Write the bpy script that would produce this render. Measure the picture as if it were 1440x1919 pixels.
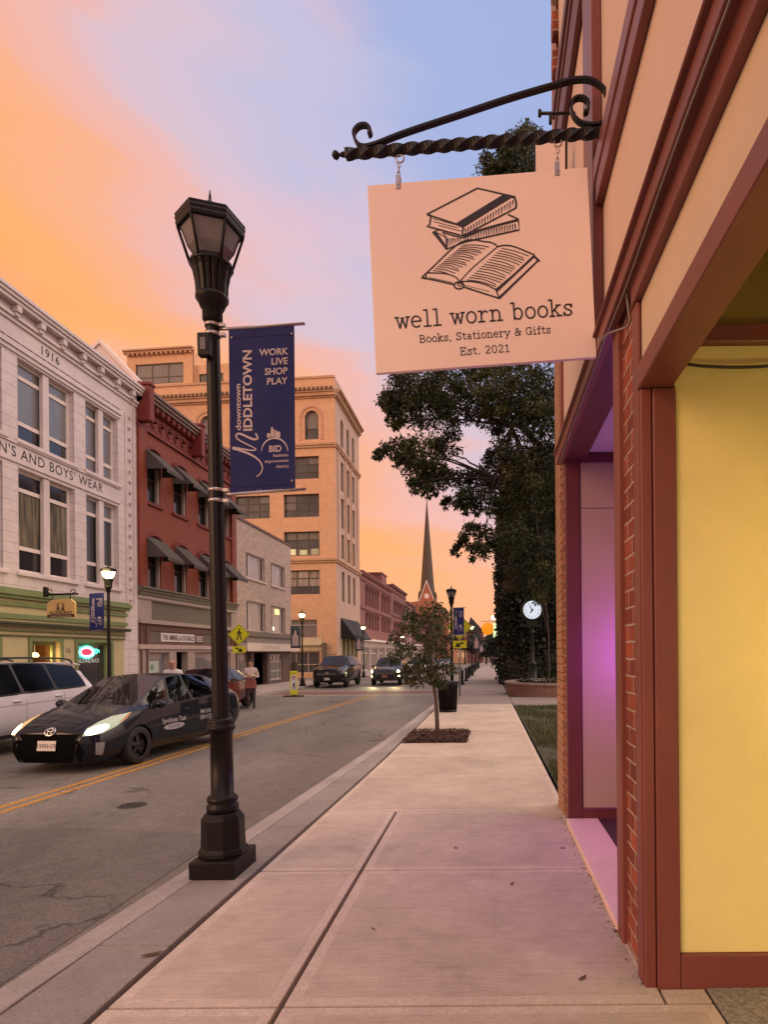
import bpy, bmesh, math, random
import numpy as np
from mathutils import Vector, Matrix, noise as mnoise
from mathutils.bvhtree import BVHTree
from math import sin, cos, pi, radians as R
random.seed(7)
for _o in list(bpy.data.objects): bpy.data.objects.remove(_o)
SC = bpy.context.scene
COL = SC.collection

# ------------------------------------------------------------------ camera
FPX, PX, PY, ROLL, EYE, SLOPE = 1150.0, 915.0, 1222.0, 0.009, 1.6, 0.0075
cam_d = bpy.data.cameras.new('camera')
cam = bpy.data.objects.new('camera', cam_d); COL.objects.link(cam)
cam_d.sensor_fit = 'HORIZONTAL'; cam_d.sensor_width = 36.0
cam_d.lens = FPX / 1440 * 36
cam_d.shift_x = -(PX - 720) / 1440
cam_d.shift_y = (PY - 959.5) / 1440
cam_d.clip_start = 0.05; cam_d.clip_end = 3000
cam.matrix_world = Matrix(((cos(ROLL), sin(ROLL), 0, 0), (0, 0, -1, 0), (-sin(ROLL), cos(ROLL), 0, EYE), (0, 0, 0, 1)))
SC.camera = cam

# ------------------------------------------------------------------ exposure
SC.view_settings.view_transform = 'Standard'
SC.view_settings.look = 'None'
SC.view_settings.exposure = 0.0
SC.view_settings.gamma = 1.0
SC.cycles.use_denoising = True
SC.cycles.max_bounces = 6
SC.cycles.transparent_max_bounces = 12
SC.cycles.sample_clamp_indirect = 4.0

# ------------------------------------------------------------------ dusk sky
def srgb(r, g, b):
    f = lambda c: (c / 255 / 12.92) if c / 255 <= 0.04045 else ((c / 255 + 0.055) / 1.055) ** 2.4
    return (f(r), f(g), f(b), 1.0)

SUN_EL, SUN_AZ = R(17), R(228)      # low glow from behind and over the far side of the street
W = bpy.data.worlds.new('World'); SC.world = W; W.use_nodes = True
def build_world():
    nt = W.node_tree; N = nt.nodes; L = nt.links
    N.clear()
    out = N.new('ShaderNodeOutputWorld'); bg = N.new('ShaderNodeBackground')
    L.new(bg.outputs[0], out.inputs[0])
    tc = N.new('ShaderNodeTexCoord'); sep = N.new('ShaderNodeSeparateXYZ')
    L.new(tc.outputs['Generated'], sep.inputs[0])
    def M(op, a, b=None, c=None):
        n = N.new('ShaderNodeMath'); n.operation = op
        for i, v in enumerate((a, b, c)):
            if v is None: continue
            if isinstance(v, (int, float)): n.inputs[i].default_value = v
            else: L.new(v, n.inputs[i])
        return n.outputs[0]
    # streaky cloud field, stretched along the direction in which the clouds run
    mp = N.new('ShaderNodeMapping'); L.new(tc.outputs['Generated'], mp.inputs['Vector'])
    mp.inputs['Rotation'].default_value = (0, R(42), 0); mp.inputs['Scale'].default_value = (0.75, 1.0, 2.4)
    n1 = N.new('ShaderNodeTexNoise'); L.new(mp.outputs[0], n1.inputs['Vector'])
    n1.inputs['Scale'].default_value = 1.7; n1.inputs['Detail'].default_value = 6; n1.inputs['Roughness'].default_value = 0.48
    n1.inputs['Distortion'].default_value = 0.35
    mp2 = N.new('ShaderNodeMapping'); L.new(tc.outputs['Generated'], mp2.inputs['Vector']); mp2.inputs['Rotation'].default_value = (0, R(47), 0); mp2.inputs['Scale'].default_value = (0.5, 1.0, 3.6)
    n2 = N.new('ShaderNodeTexNoise'); L.new(mp2.outputs[0], n2.inputs['Vector']); n2.inputs['Distortion'].default_value = 0.4
    n2.inputs['Scale'].default_value = 2.9; n2.inputs['Detail'].default_value = 8; n2.inputs['Roughness'].default_value = 0.5
    x, y, z = sep.outputs
    t = M('ADD', M('ADD', z, M('MULTIPLY', x, 1.0)), M('MULTIPLY', y, -0.10))
    t = M('ADD', t, M('MULTIPLY', M('SUBTRACT', n1.outputs[0], 0.5), 0.34))
    t = M('ADD', t, M('MULTIPLY', M('SUBTRACT', n2.outputs[0], 0.5), 0.42))
    rp = N.new('ShaderNodeValToRGB'); L.new(M('MULTIPLY_ADD', t, 0.5, 0.5), rp.inputs[0])
    cr = rp.color_ramp; cr.interpolation = 'EASE'
    stops = [(0.0, (255, 160, 92)), (0.38, (255, 168, 98)), (0.455, (255, 178, 108)), (0.51, (252, 178, 136)), (0.56, (242, 184, 172)),
             (0.605, (220, 194, 208)), (0.68, (198, 193, 222)), (0.77, (166, 180, 224)), (0.88, (160, 178, 224)), (1.0, None)]
    while len(cr.elements) < len(stops): cr.elements.new(0.5)
    for e, (p, c) in zip(cr.elements, stops): e.position = p; e.color = srgb(*c) if c else (2.75, 2.1, 1.78, 1.0)   # bright fill added to the unseen sky overhead and to the right
    # soft pink banks drifting through the lavender part
    n3 = N.new('ShaderNodeTexNoise'); L.new(mp.outputs[0], n3.inputs['Vector']); n3.inputs['Scale'].default_value = 2.4; n3.inputs['Detail'].default_value = 7; n3.inputs['Roughness'].default_value = 0.52; n3.inputs['Distortion'].default_value = 0.5
    pk = N.new('ShaderNodeMapRange'); L.new(n3.outputs[0], pk.inputs[0]); pk.interpolation_type = 'SMOOTHSTEP'; pk.inputs[1].default_value = 0.47; pk.inputs[2].default_value = 0.66; pk.inputs[3].default_value = 0.0; pk.inputs[4].default_value = 0.55
    pm = N.new('ShaderNodeMix'); pm.data_type = 'RGBA'; L.new(pk.outputs[0], pm.inputs[0]); L.new(rp.outputs[0], pm.inputs[6]); pm.inputs[7].default_value = srgb(246, 190, 190)
    # near the horizon the sky goes over to peach
    hz = N.new('ShaderNodeMapRange'); L.new(z, hz.inputs[0]); hz.interpolation_type = 'SMOOTHSTEP'
    hz.inputs[1].default_value = 0.25; hz.inputs[2].default_value = 0.0; hz.inputs[3].default_value = 0.0; hz.inputs[4].default_value = 0.75
    mx = N.new('ShaderNodeMix'); mx.data_type = 'RGBA'
    L.new(hz.outputs[0], mx.inputs[0]); L.new(pm.outputs[2], mx.inputs[6]); mx.inputs[7].default_value = srgb(255, 180, 142)
    # thin clear-air component underneath
    sky = N.new('ShaderNodeTexSky'); sky.sky_type = 'NISHITA'; sky.sun_disc = False
    sky.sun_elevation = R(3); sky.sun_rotation = SUN_AZ
    ad = N.new('ShaderNodeMix'); ad.data_type = 'RGBA'; ad.blend_type = 'ADD'; ad.inputs[0].default_value = 0.02
    L.new(mx.outputs[2], ad.inputs[6]); L.new(sky.outputs[0], ad.inputs[7])
    L.new(ad.outputs[2], bg.inputs[0]); bg.inputs[1].default_value = 1.0
build_world()

sun_d = bpy.data.lights.new('sun', 'SUN'); sun_d.energy = 1.5; sun_d.angle = R(30); sun_d.color = (1.0, 0.60, 0.36)
sun = bpy.data.objects.new('sun', sun_d); COL.objects.link(sun)
_sd = Vector((sin(SUN_AZ) * cos(SUN_EL), cos(SUN_AZ) * cos(SUN_EL), sin(SUN_EL)))   # towards the glow
sun.rotation_euler = _sd.to_track_quat('Z', 'Y').to_euler()

# ------------------------------------------------------------------ geometry helpers
def unroll(x, y):
    dx, dy = x - PX, PY - y
    return dx + ROLL * dy, dy - ROLL * dx
def at(x, y, Y):                       # point of the photo at depth Y metres down the street
    ox, oy = unroll(x, y)
    return Vector((ox / FPX * Y, Y, EYE + oy / FPX * Y))
def gz(Y): return -SLOPE * Y            # the street falls very gently
def gp(x, y, drop=0.0):                # point of the photo on the ground
    ox, oy = unroll(x, y)
    Y = (EYE + drop) / (-oy / FPX - SLOPE)
    return Vector((ox / FPX * Y, Y, gz(Y) - drop))
ROAD = 0.13

class Frame:
    def __init__(s, O, U, N): s.O, s.U, s.N = Vector(O), Vector(U).normalized(), Vector(N).normalized()
    def __call__(s, u, v, w=0.0): return s.O + s.U * u + Vector((0, 0, v)) + s.N * w

class MB:
    def __init__(s): s.v, s.f, s.m, s.s = [], [], [], []
    def add(s, vs, fs, mi=0, smooth=False):
        b = len(s.v); s.v.extend([tuple(p) for p in vs])
        for f in fs: s.f.append([b + i for i in f]); s.m.append(mi); s.s.append(smooth)
        return s
    def hexa(s, p, mi=0):              # 8 corners: bottom ring then top ring
        return s.add(p, [(3, 2, 1, 0), (4, 5, 6, 7), (0, 1, 5, 4), (1, 2, 6, 5), (2, 3, 7, 6), (3, 0, 4, 7)], mi)
    def box(s, x0, x1, y0, y1, z0, z1, mi=0):
        return s.hexa([(x0, y0, z0), (x1, y0, z0), (x1, y1, z0), (x0, y1, z0), (x0, y0, z1), (x1, y0, z1), (x1, y1, z1), (x0, y1, z1)], mi)
    def gbox(s, x0, x1, y0, y1, h0, h1, mi=0):   # box following the street's fall
        return s.hexa([(x0, y0, gz(y0) + h0), (x1, y0, gz(y0) + h0), (x1, y1, gz(y1) + h0), (x0, y1, gz(y1) + h0),
                       (x0, y0, gz(y0) + h1), (x1, y0, gz(y0) + h1), (x1, y1, gz(y1) + h1), (x0, y1, gz(y1) + h1)], mi)
    def fbox(s, F, u0, u1, v0, v1, w0, w1, mi=0):
        return s.hexa([F(u0, v0, w0), F(u1, v0, w0), F(u1, v0, w1), F(u0, v0, w1), F(u0, v1, w0), F(u1, v1, w0), F(u1, v1, w1), F(u0, v1, w1)], mi)
    def poly(s, pts, mi=0): return s.add(pts, [tuple(range(len(pts)))], mi)
    def prism(s, pts, d, mi=0, smooth=False):
        n = len(pts); d = Vector(d); P = [Vector(p) for p in pts]
        s.add(P + [p + d for p in P], [tuple(range(n))[::-1], tuple(range(n, 2 * n))], mi)
        b = len(s.v) - 2 * n
        for i in range(n):
            j = (i + 1) % n
            s.f.append([b + i, b + j, b + n + j, b + n + i]); s.m.append(mi); s.s.append(smooth)
        return s
    def tube(s, path, r, n=8, mi=0, cap=True, smooth=True, twist=0.0, flat=1.0):
        P = [Vector(p) for p in path]; k = len(P)
        rr = r if isinstance(r, (list, tuple)) else [r] * k
        up = None; rings = []
        for i in range(k):
            t = (P[min(i + 1, k - 1)] - P[max(i - 1, 0)]).normalized()
            if up is None:
                up = Vector((0, 0, 1)) if abs(t.z) < 0.9 else Vector((0, 1, 0))
            up = (up - t * up.dot(t)).normalized(); sd = t.cross(up)
            rings.append([P[i] + (up * cos(2 * pi * j / n + twist * i) + sd * sin(2 * pi * j / n + twist * i) * flat) * rr[i] for j in range(n)])
        b = len(s.v); s.v.extend([tuple(p) for rg in rings for p in rg])
        for i in range(k - 1):
            for j in range(n):
                a, c = b + i * n + j, b + i * n + (j + 1) % n
                s.f.append([a, c, c + n, a + n]); s.m.append(mi); s.s.append(smooth)
        if cap:
            s.f.append([b + j for j in range(n)][::-1]); s.m.append(mi); s.s.append(False)
            s.f.append([b + (k - 1) * n + j for j in range(n)]); s.m.append(mi); s.s.append(False)
        return s
    def lathe(s, prof, n=16, c=(0, 0, 0), mi=0, smooth=True, ph=0.0, sx=1.0, sy=1.0, cap=True):
        b = len(s.v); k = len(prof)
        for r, z in prof:
            for j in range(n):
                a = 2 * pi * (j + ph) / n
                s.v.append((c[0] + r * cos(a) * sx, c[1] + r * sin(a) * sy, c[2] + z))
        for i in range(k - 1):
            for j in range(n):
                a, d = b + i * n + j, b + i * n + (j + 1) % n
                s.f.append([a, d, d + n, a + n]); s.m.append(mi); s.s.append(smooth)
        if cap:
            s.f.append([b + j for j in range(n)][::-1]); s.m.append(mi); s.s.append(False)
            s.f.append([b + (k - 1) * n + j for j in range(n)]); s.m.append(mi); s.s.append(False)
        return s
    def ribbon(s, pts, w, nrm, mi=0):   # flat stroke
        P = [Vector(p) for p in pts]; nrm = Vector(nrm); k = len(P)
        ws = w if isinstance(w, (list, tuple)) else [w] * k
        L, Rr = [], []
        for i in range(k):
            t = P[min(i + 1, k - 1)] - P[max(i - 1, 0)]
            if t.length < 1e-9: t = Vector((1, 0, 0))
            sd = nrm.cross(t.normalized()).normalized() * ws[i] / 2
            L.append(P[i] + sd); Rr.append(P[i] - sd)
        b = len(s.v); s.v.extend([tuple(p) for p in L + Rr])
        for i in range(k - 1):
            s.f.append([b + i, b + i + 1, b + k + i + 1, b + k + i]); s.m.append(mi); s.s.append(False)
        return s
    def xform(s, M): s.v = [tuple(M @ Vector(p)) for p in s.v]; return s
    def build(s, name, mats, parent=None, world=True, bevel=0.0, seg=1, normals=True, kind=None):
        me = bpy.data.meshes.new(name)
        v = s.v; loc = Vector((0, 0, 0))
        if parent is not None:
            if world: loc = -wl(parent)
        elif world and kind is None:
            A = np.array(v); lo, hi = A.min(0), A.max(0)
            loc = Vector(((lo[0] + hi[0]) / 2, (lo[1] + hi[1]) / 2, lo[2]))
            v = [(p[0] - loc.x, p[1] - loc.y, p[2] - loc.z) for p in v]
        me.from_pydata(v, [], s.f)
        if not isinstance(mats, (list, tuple)): mats = [mats]
        for m in mats: me.materials.append(m)
        me.polygons.foreach_set('material_index', s.m)
        me.polygons.foreach_set('use_smooth', s.s)
        if normals or bevel:
            bm = bmesh.new(); bm.from_mesh(me)
            if bevel:
                bmesh.ops.remove_doubles(bm, verts=bm.verts, dist=1e-5)
                es = [e for e in bm.edges if len(e.link_faces) == 2 and e.calc_face_angle(0) > 0.6]
                bmesh.ops.bevel(bm, geom=es, offset=bevel, segments=seg, affect='EDGES', profile=0.7, clamp_overlap=True)
            bmesh.ops.recalc_face_normals(bm, faces=bm.faces)
            bm.to_mesh(me); bm.free()
        me.update()
        o = bpy.data.objects.new(name, me); COL.objects.link(o)
        o.parent = parent; o.location = loc
        if kind: o['kind'] = kind
        return o

def wl(o):
    v = Vector((0, 0, 0))
    while o is not None: v = v + o.location; o = o.parent
    return v
def thing(name, label, cat, loc=(0, 0, 0), rotz=0.0, group=None):
    o = bpy.data.objects.new(name, None); COL.objects.link(o)
    o.empty_display_size = 0.1
    o.location = loc; o.rotation_euler = (0, 0, rotz)
    return tag(o, label, cat, group)
def tag(o, label, cat, group=None):
    o['label'] = label; o['category'] = cat
    if group: o['group'] = group
    return o
def children_of(o): return [c for c in bpy.data.objects if c.parent is o]
def dup(o, label=None, loc=None, rotz=None, scale=None, mats=None):
    kids = {}
    for c in bpy.data.objects:
        if c.parent is not None: kids.setdefault(c.parent.name, []).append(c)
    def rec(src, par):
        c = src.copy(); COL.objects.link(c)
        if par is not None: c.parent = par
        if mats and c.type == 'MESH' and any(m and m.name in mats for m in c.data.materials):
            c.data = c.data.copy()
            for i, m in enumerate(c.data.materials):
                if m and m.name in mats: c.data.materials[i] = mats[m.name]
        for k in kids.get(src.name, []): rec(k, c)
        return c
    r = rec(o, None)
    if label: r['label'] = label
    if loc is not None: r.location = loc
    if rotz is not None: r.rotation_euler = (r.rotation_euler[0], r.rotation_euler[1], rotz)
    if scale is not None: r.scale = (scale,) * 3
    return r

FONT = None
_tcache = {}
def text_mesh(txt, bold=0.0, align='LEFT', spacing=1.0):
    key = (txt, bold, align, spacing)
    if key in _tcache: return _tcache[key]
    cu = bpy.data.curves.new('lettering', 'FONT'); cu.body = txt; cu.size = 1.0; cu.offset = bold
    cu.align_x = align; cu.space_character = spacing; cu.resolution_u = 3
    ob = bpy.data.objects.new('lettering', cu); COL.objects.link(ob)
    dg = bpy.context.evaluated_depsgraph_get()
    ev = ob.evaluated_get(dg); me = ev.to_mesh()
    vs = [(v.co.x, v.co.y) for v in me.vertices]; fs = [tuple(p.vertices) for p in me.polygons]
    ev.to_mesh_clear(); bpy.data.objects.remove(ob); bpy.data.curves.remove(cu)
    _tcache[key] = (vs, fs); return vs, fs
def put_text(mb, txt, fn, origin, right, up, bold=0.0, align='LEFT', spacing=1.0, mi=0):
    """lettering: fn maps plane coordinates to 3D; origin, right and up are in plane coordinates (right/up per unit of type size)"""
    vs, fs = text_mesh(txt, bold, align, spacing)
    mb.add([fn(origin[0] + right[0] * x + up[0] * y, origin[1] + right[1] * x + up[1] * y) for x, y in vs], fs, mi)

def arc(cx, cy, rx, ry, a0, a1, n=14):
    return [(cx + rx * cos(R(a0 + (a1 - a0) * i / n)), cy + ry * sin(R(a0 + (a1 - a0) * i / n))) for i in range(n + 1)]
def spline(pts, n=6):                  # Catmull-Rom through points of any dimension
    P = [Vector(p) for p in pts]; P = [P[0] * 2 - P[1]] + P + [P[-1] * 2 - P[-2]]
    out = []
    for i in range(1, len(P) - 2):
        for k in range(n):
            t = k / n
            out.append(0.5 * ((2 * P[i]) + (P[i + 1] - P[i - 1]) * t + (2 * P[i - 1] - 5 * P[i] + 4 * P[i + 1] - P[i + 2]) * t * t + (3 * P[i] - P[i - 1] - 3 * P[i + 1] + P[i + 2]) * t ** 3))
    out.append(P[-2]); return out

# ------------------------------------------------------------------ materials
MATS = {}
def _new(name):
    m = bpy.data.materials.new(name); m.use_nodes = True
    nt = m.node_tree; b = nt.nodes['Principled BSDF']; MATS[name] = m
    return m, nt, nt.nodes, nt.links, b
def _coords(N, L, obj):
    if obj: return N.new('ShaderNodeTexCoord').outputs['Object']
    return N.new('ShaderNodeNewGeometry').outputs['Position']
def mat(name, col, rough=0.6, metal=0.0, var=0.12, scale=3.0, bump=0.0, bscale=40.0, obj=False, coat=0.0, spec=0.5, stain=0.0, stretch=(1, 1, 1), coat_rough=0.06, rvar=0.1):
    m, nt, N, L, b = _new(name)
    b.inputs['Roughness'].default_value = rough; b.inputs['Metallic'].default_value = metal
    b.inputs['Coat Weight'].default_value = coat; b.inputs['Coat Roughness'].default_value = coat_rough
    b.inputs['Specular IOR Level'].default_value = spec
    co = _coords(N, L, obj)
    mp = N.new('ShaderNodeMapping'); L.new(co, mp.inputs[0]); mp.inputs['Scale'].default_value = stretch
    n = N.new('ShaderNodeTexNoise'); L.new(mp.outputs[0], n.inputs['Vector']); n.inputs['Scale'].default_value = scale
    n.inputs['Detail'].default_value = 7; n.inputs['Roughness'].default_value = 0.62
    rp = N.new('ShaderNodeValToRGB'); L.new(n.outputs[0], rp.inputs[0])
    c = Vector(col[:3]); rp.color_ramp.elements[0].position = 0.28; rp.color_ramp.elements[1].position = 0.72
    rp.color_ramp.elements[0].color = (*(c * (1 - var)), 1); rp.color_ramp.elements[1].color = (*(c * (1 + var)), 1)
    src = rp.outputs[0]
    if stain > 0:
        n3 = N.new('ShaderNodeTexNoise'); L.new(mp.outputs[0], n3.inputs['Vector']); n3.inputs['Scale'].default_value = scale * 0.27
        n3.inputs['Detail'].default_value = 8; n3.inputs['Roughness'].default_value = 0.7
        mr = N.new('ShaderNodeMapRange'); L.new(n3.outputs[0], mr.inputs[0])
        mr.inputs[1].default_value = 0.46; mr.inputs[2].default_value = 0.70; mr.inputs[3].default_value = 0.0; mr.inputs[4].default_value = stain
        mx = N.new('ShaderNodeMix'); mx.data_type = 'RGBA'; L.new(mr.outputs[0], mx.inputs[0]); L.new(src, mx.inputs[6])
        mx.inputs[7].default_value = (*(c * 0.35), 1); src = mx.outputs[2]
    L.new(src, b.inputs['Base Color'])
    rr = N.new('ShaderNodeMapRange'); L.new(n.outputs[0], rr.inputs[0]); rr.inputs[3].default_value = max(0.02, rough - rvar); rr.inputs[4].default_value = min(1, rough + rvar)
    L.new(rr.outputs[0], b.inputs['Roughness'])
    if bump > 0:
        n2 = N.new('ShaderNodeTexNoise'); L.new(mp.outputs[0], n2.inputs['Vector']); n2.inputs['Scale'].default_value = bscale; n2.inputs['Detail'].default_value = 4
        bp = N.new('ShaderNodeBump'); bp.inputs['Strength'].default_value = bump; bp.inputs['Distance'].default_value = 0.01
        L.new(n2.outputs[0], bp.inputs['Height']); L.new(bp.outputs[0], b.inputs['Normal'])
    return m
def brick(name, c1, c2, mortar, bw=0.21, bh=0.075, mort=0.012, rough=0.85, bump=0.6, var=0.3, offset=0.5, bias=0.0, coarse=0.25, squash=1.0):
    m, nt, N, L, b = _new(name)
    b.inputs['Roughness'].default_value = rough
    sep = N.new('ShaderNodeSeparateXYZ'); L.new(_coords(N, L, False), sep.inputs[0])
    add = N.new('ShaderNodeMath'); add.operation = 'ADD'; L.new(sep.outputs[0], add.inputs[0]); L.new(sep.outputs[1], add.inputs[1])
    cb = N.new('ShaderNodeCombineXYZ'); L.new(add.outputs[0], cb.inputs[0]); L.new(sep.outputs[2], cb.inputs[1])
    wob = N.new('ShaderNodeTexNoise'); wob.inputs['Scale'].default_value = 9; L.new(cb.outputs[0], wob.inputs['Vector'])
    wm = N.new('ShaderNodeVectorMath'); wm.operation = 'SCALE'; wm.inputs['Scale'].default_value = 0.012; L.new(wob.outputs['Color'], wm.inputs[0])
    wa = N.new('ShaderNodeVectorMath'); wa.operation = 'ADD'; L.new(cb.outputs[0], wa.inputs[0]); L.new(wm.outputs[0], wa.inputs[1])
    t = N.new('ShaderNodeTexBrick'); L.new(wa.outputs[0], t.inputs['Vector'])
    t.inputs['Scale'].default_value = 1.0; t.inputs['Brick Width'].default_value = bw; t.inputs['Row Height'].default_value = bh
    t.inputs['Mortar Size'].default_value = mort / 2; t.inputs['Mortar Smooth'].default_value = 0.25; t.inputs['Bias'].default_value = bias
    t.offset = offset; t.inputs['Color1'].default_value = (*c1, 1); t.inputs['Color2'].default_value = (*c2, 1); t.inputs['Mortar'].default_value = (*mortar, 1)
    n = N.new('ShaderNodeTexNoise'); L.new(wa.outputs[0], n.inputs['Vector']); n.inputs['Scale'].default_value = 2.3; n.inputs['Detail'].default_value = 8; n.inputs['Roughness'].default_value = 0.7
    hs = N.new('ShaderNodeMapRange'); L.new(n.outputs[0], hs.inputs[0]); hs.inputs[1].default_value = 0.25; hs.inputs[2].default_value = 0.75
    hs.inputs[3].default_value = 1 - var; hs.inputs[4].default_value = 1 + var
    mu = N.new('ShaderNodeVectorMath'); mu.operation = 'SCALE'; L.new(t.outputs['Color'], mu.inputs[0]); L.new(hs.outputs[0], mu.inputs['Scale'])
    L.new(mu.outputs[0], b.inputs['Base Color'])
    n2 = N.new('ShaderNodeTexNoise'); L.new(wa.outputs[0], n2.inputs['Vector']); n2.inputs['Scale'].default_value = 70
    iv = N.new('ShaderNodeMath'); iv.operation = 'MULTIPLY_ADD'; L.new(t.outputs['Fac'], iv.inputs[0]); iv.inputs[1].default_value = -1.0; L.new(n2.outputs[0], iv.inputs[2])
    bp = N.new('ShaderNodeBump'); bp.inputs['Strength'].default_value = bump; bp.inputs['Distance'].default_value = 0.01
    L.new(iv.outputs[0], bp.inputs['Height']); L.new(bp.outputs[0], b.inputs['Normal'])
    return m
def emit(name, col, s, base=(0.02, 0.02, 0.02)):
    m, nt, N, L, b = _new(name)
    b.inputs['Base Color'].default_value = (*base, 1); b.inputs['Emission Color'].default_value = (*col[:3], 1); b.inputs['Emission Strength'].default_value = s
    return m
def clear_glass(name, tint=(0.5, 0.5, 0.55), gloss=0.25, rough=0.03):
    m, nt, N, L, b = _new(name); N.remove(b)
    tr = N.new('ShaderNodeBsdfTransparent'); tr.inputs[0].default_value = (*tint, 1)
    gl = N.new('ShaderNodeBsdfGlossy'); gl.inputs['Roughness'].default_value = rough
    fr = N.new('ShaderNodeFresnel'); fr.inputs[0].default_value = 1.5
    ma = N.new('ShaderNodeMath'); ma.operation = 'MULTIPLY_ADD'; L.new(fr.outputs[0], ma.inputs[0]); ma.inputs[1].default_value = 1 - gloss; ma.inputs[2].default_value = gloss * 0.4
    mx = N.new('ShaderNodeMixShader'); L.new(ma.outputs[0], mx.inputs[0]); L.new(tr.outputs[0], mx.inputs[1]); L.new(gl.outputs[0], mx.inputs[2])
    L.new(mx.outputs[0], N['Material Output'].inputs[0])
    return m
def curtain(name, c1, c2, scale=9.0):
    m, nt, N, L, b = _new(name)
    sep = N.new('ShaderNodeSeparateXYZ'); L.new(_coords(N, L, False), sep.inputs[0])
    add = N.new('ShaderNodeMath'); add.operation = 'ADD'; L.new(sep.outputs[0], add.inputs[0]); L.new(sep.outputs[1], add.inputs[1])
    cb = N.new('ShaderNodeCombineXYZ'); L.new(add.outputs[0], cb.inputs[0])
    sc = N.new('ShaderNodeMath'); sc.operation = 'MULTIPLY'; L.new(sep.outputs[2], sc.inputs[0]); sc.inputs[1].default_value = 0.08; L.new(sc.outputs[0], cb.inputs[1])
    n = N.new('ShaderNodeTexNoise'); L.new(cb.outputs[0], n.inputs['Vector']); n.inputs['Scale'].default_value = scale; n.inputs['Detail'].default_value = 3
    rp = N.new('ShaderNodeValToRGB'); L.new(n.outputs[0], rp.inputs[0])
    rp.color_ramp.elements[0].position = 0.38; rp.color_ramp.elements[1].position = 0.62
    rp.color_ramp.elements[0].color = (*c1, 1); rp.color_ramp.elements[1].color = (*c2, 1)
    L.new(rp.outputs[0], b.inputs['Base Color']); b.inputs['Roughness'].default_value = 0.6
    b.inputs['Coat Weight'].default_value = 1.0; b.inputs['Coat Roughness'].default_value = 0.02
    return m
def asphalt(name, col, scale=1.0):
    m, nt, N, L, b = _new(name); b.inputs['Roughness'].default_value = 0.62; b.inputs['Specular IOR Level'].default_value = 0.45
    co = _coords(N, L, False)
    def nz(s, d=6, r=0.6, st=(1, 1, 1)):
        mp = N.new('ShaderNodeMapping'); L.new(co, mp.inputs[0]); mp.inputs['Scale'].default_value = st
        n = N.new('ShaderNodeTexNoise'); L.new(mp.outputs[0], n.inputs['Vector']); n.inputs['Scale'].default_value = s; n.inputs['Detail'].default_value = d; n.inputs['Roughness'].default_value = r
        return n.outputs[0]
    big = nz(0.35, 5, 0.6, (1.6, 0.5, 1)); fine = nz(46, 3, 0.8); mid = nz(5, 5)
    def mr(v, a, bb, c, d):
        n = N.new('ShaderNodeMapRange'); L.new(v, n.inputs[0])
        for i, q in enumerate((a, bb, c, d)): n.inputs[i + 1].default_value = q
        return n.outputs[0]
    def mul(a, bb):
        n = N.new('ShaderNodeMath'); n.operation = 'MULTIPLY'; L.new(a, n.inputs[0]); L.new(bb, n.inputs[1]); return n.outputs[0]
    k = mul(mul(mr(big, 0.3, 0.7, 0.66, 1.3), mr(fine, 0.3, 0.75, 0.5, 1.7)), mr(mid, 0.3, 0.7, 0.84, 1.16))
    # cracks: thin lines of a warped cell pattern
    wp = N.new('ShaderNodeTexNoise'); wp.inputs['Scale'].default_value = 1.7; wp.inputs['Detail'].default_value = 6; L.new(co, wp.inputs['Vector'])
    va = N.new('ShaderNodeVectorMath'); va.operation = 'MULTIPLY_ADD'; L.new(wp.outputs['Color'], va.inputs[0]); va.inputs[1].default_value = (1.2, 1.2, 0); L.new(co, va.inputs[2])
    vo = N.new('ShaderNodeTexVoronoi'); vo.feature = 'DISTANCE_TO_EDGE'; vo.inputs['Scale'].default_value = 0.30; L.new(va.outputs[0], vo.inputs['Vector'])
    ck = mr(vo.outputs['Distance'], 0.0, 0.008, 0.25, 1.0)
    gate = mr(nz(0.5, 3), 0.47, 0.55, 0.0, 1.0)
    g2 = N.new('ShaderNodeMath'); g2.operation = 'MULTIPLY_ADD'; L.new(gate, g2.inputs[0])
    om = N.new('ShaderNodeMath'); om.operation = 'SUBTRACT'; om.inputs[0].default_value = 1.0; L.new(ck, om.inputs[1]); L.new(om.outputs[0], g2.inputs[1]); L.new(ck, g2.inputs[2])
    k = mul(k, g2.outputs[0])
    sc = N.new('ShaderNodeVectorMath'); sc.operation = 'SCALE'; sc.inputs[0].default_value = col[:3]; L.new(k, sc.inputs['Scale'])
    L.new(sc.outputs[0], b.inputs['Base Color'])
    bp = N.new('ShaderNodeBump'); bp.inputs['Strength'].default_value = 0.5; bp.inputs['Distance'].default_value = 0.006
    L.new(mul(fine, g2.outputs[0]), bp.inputs['Height']); L.new(bp.outputs[0], b.inputs['Normal'])
    return m
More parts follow.
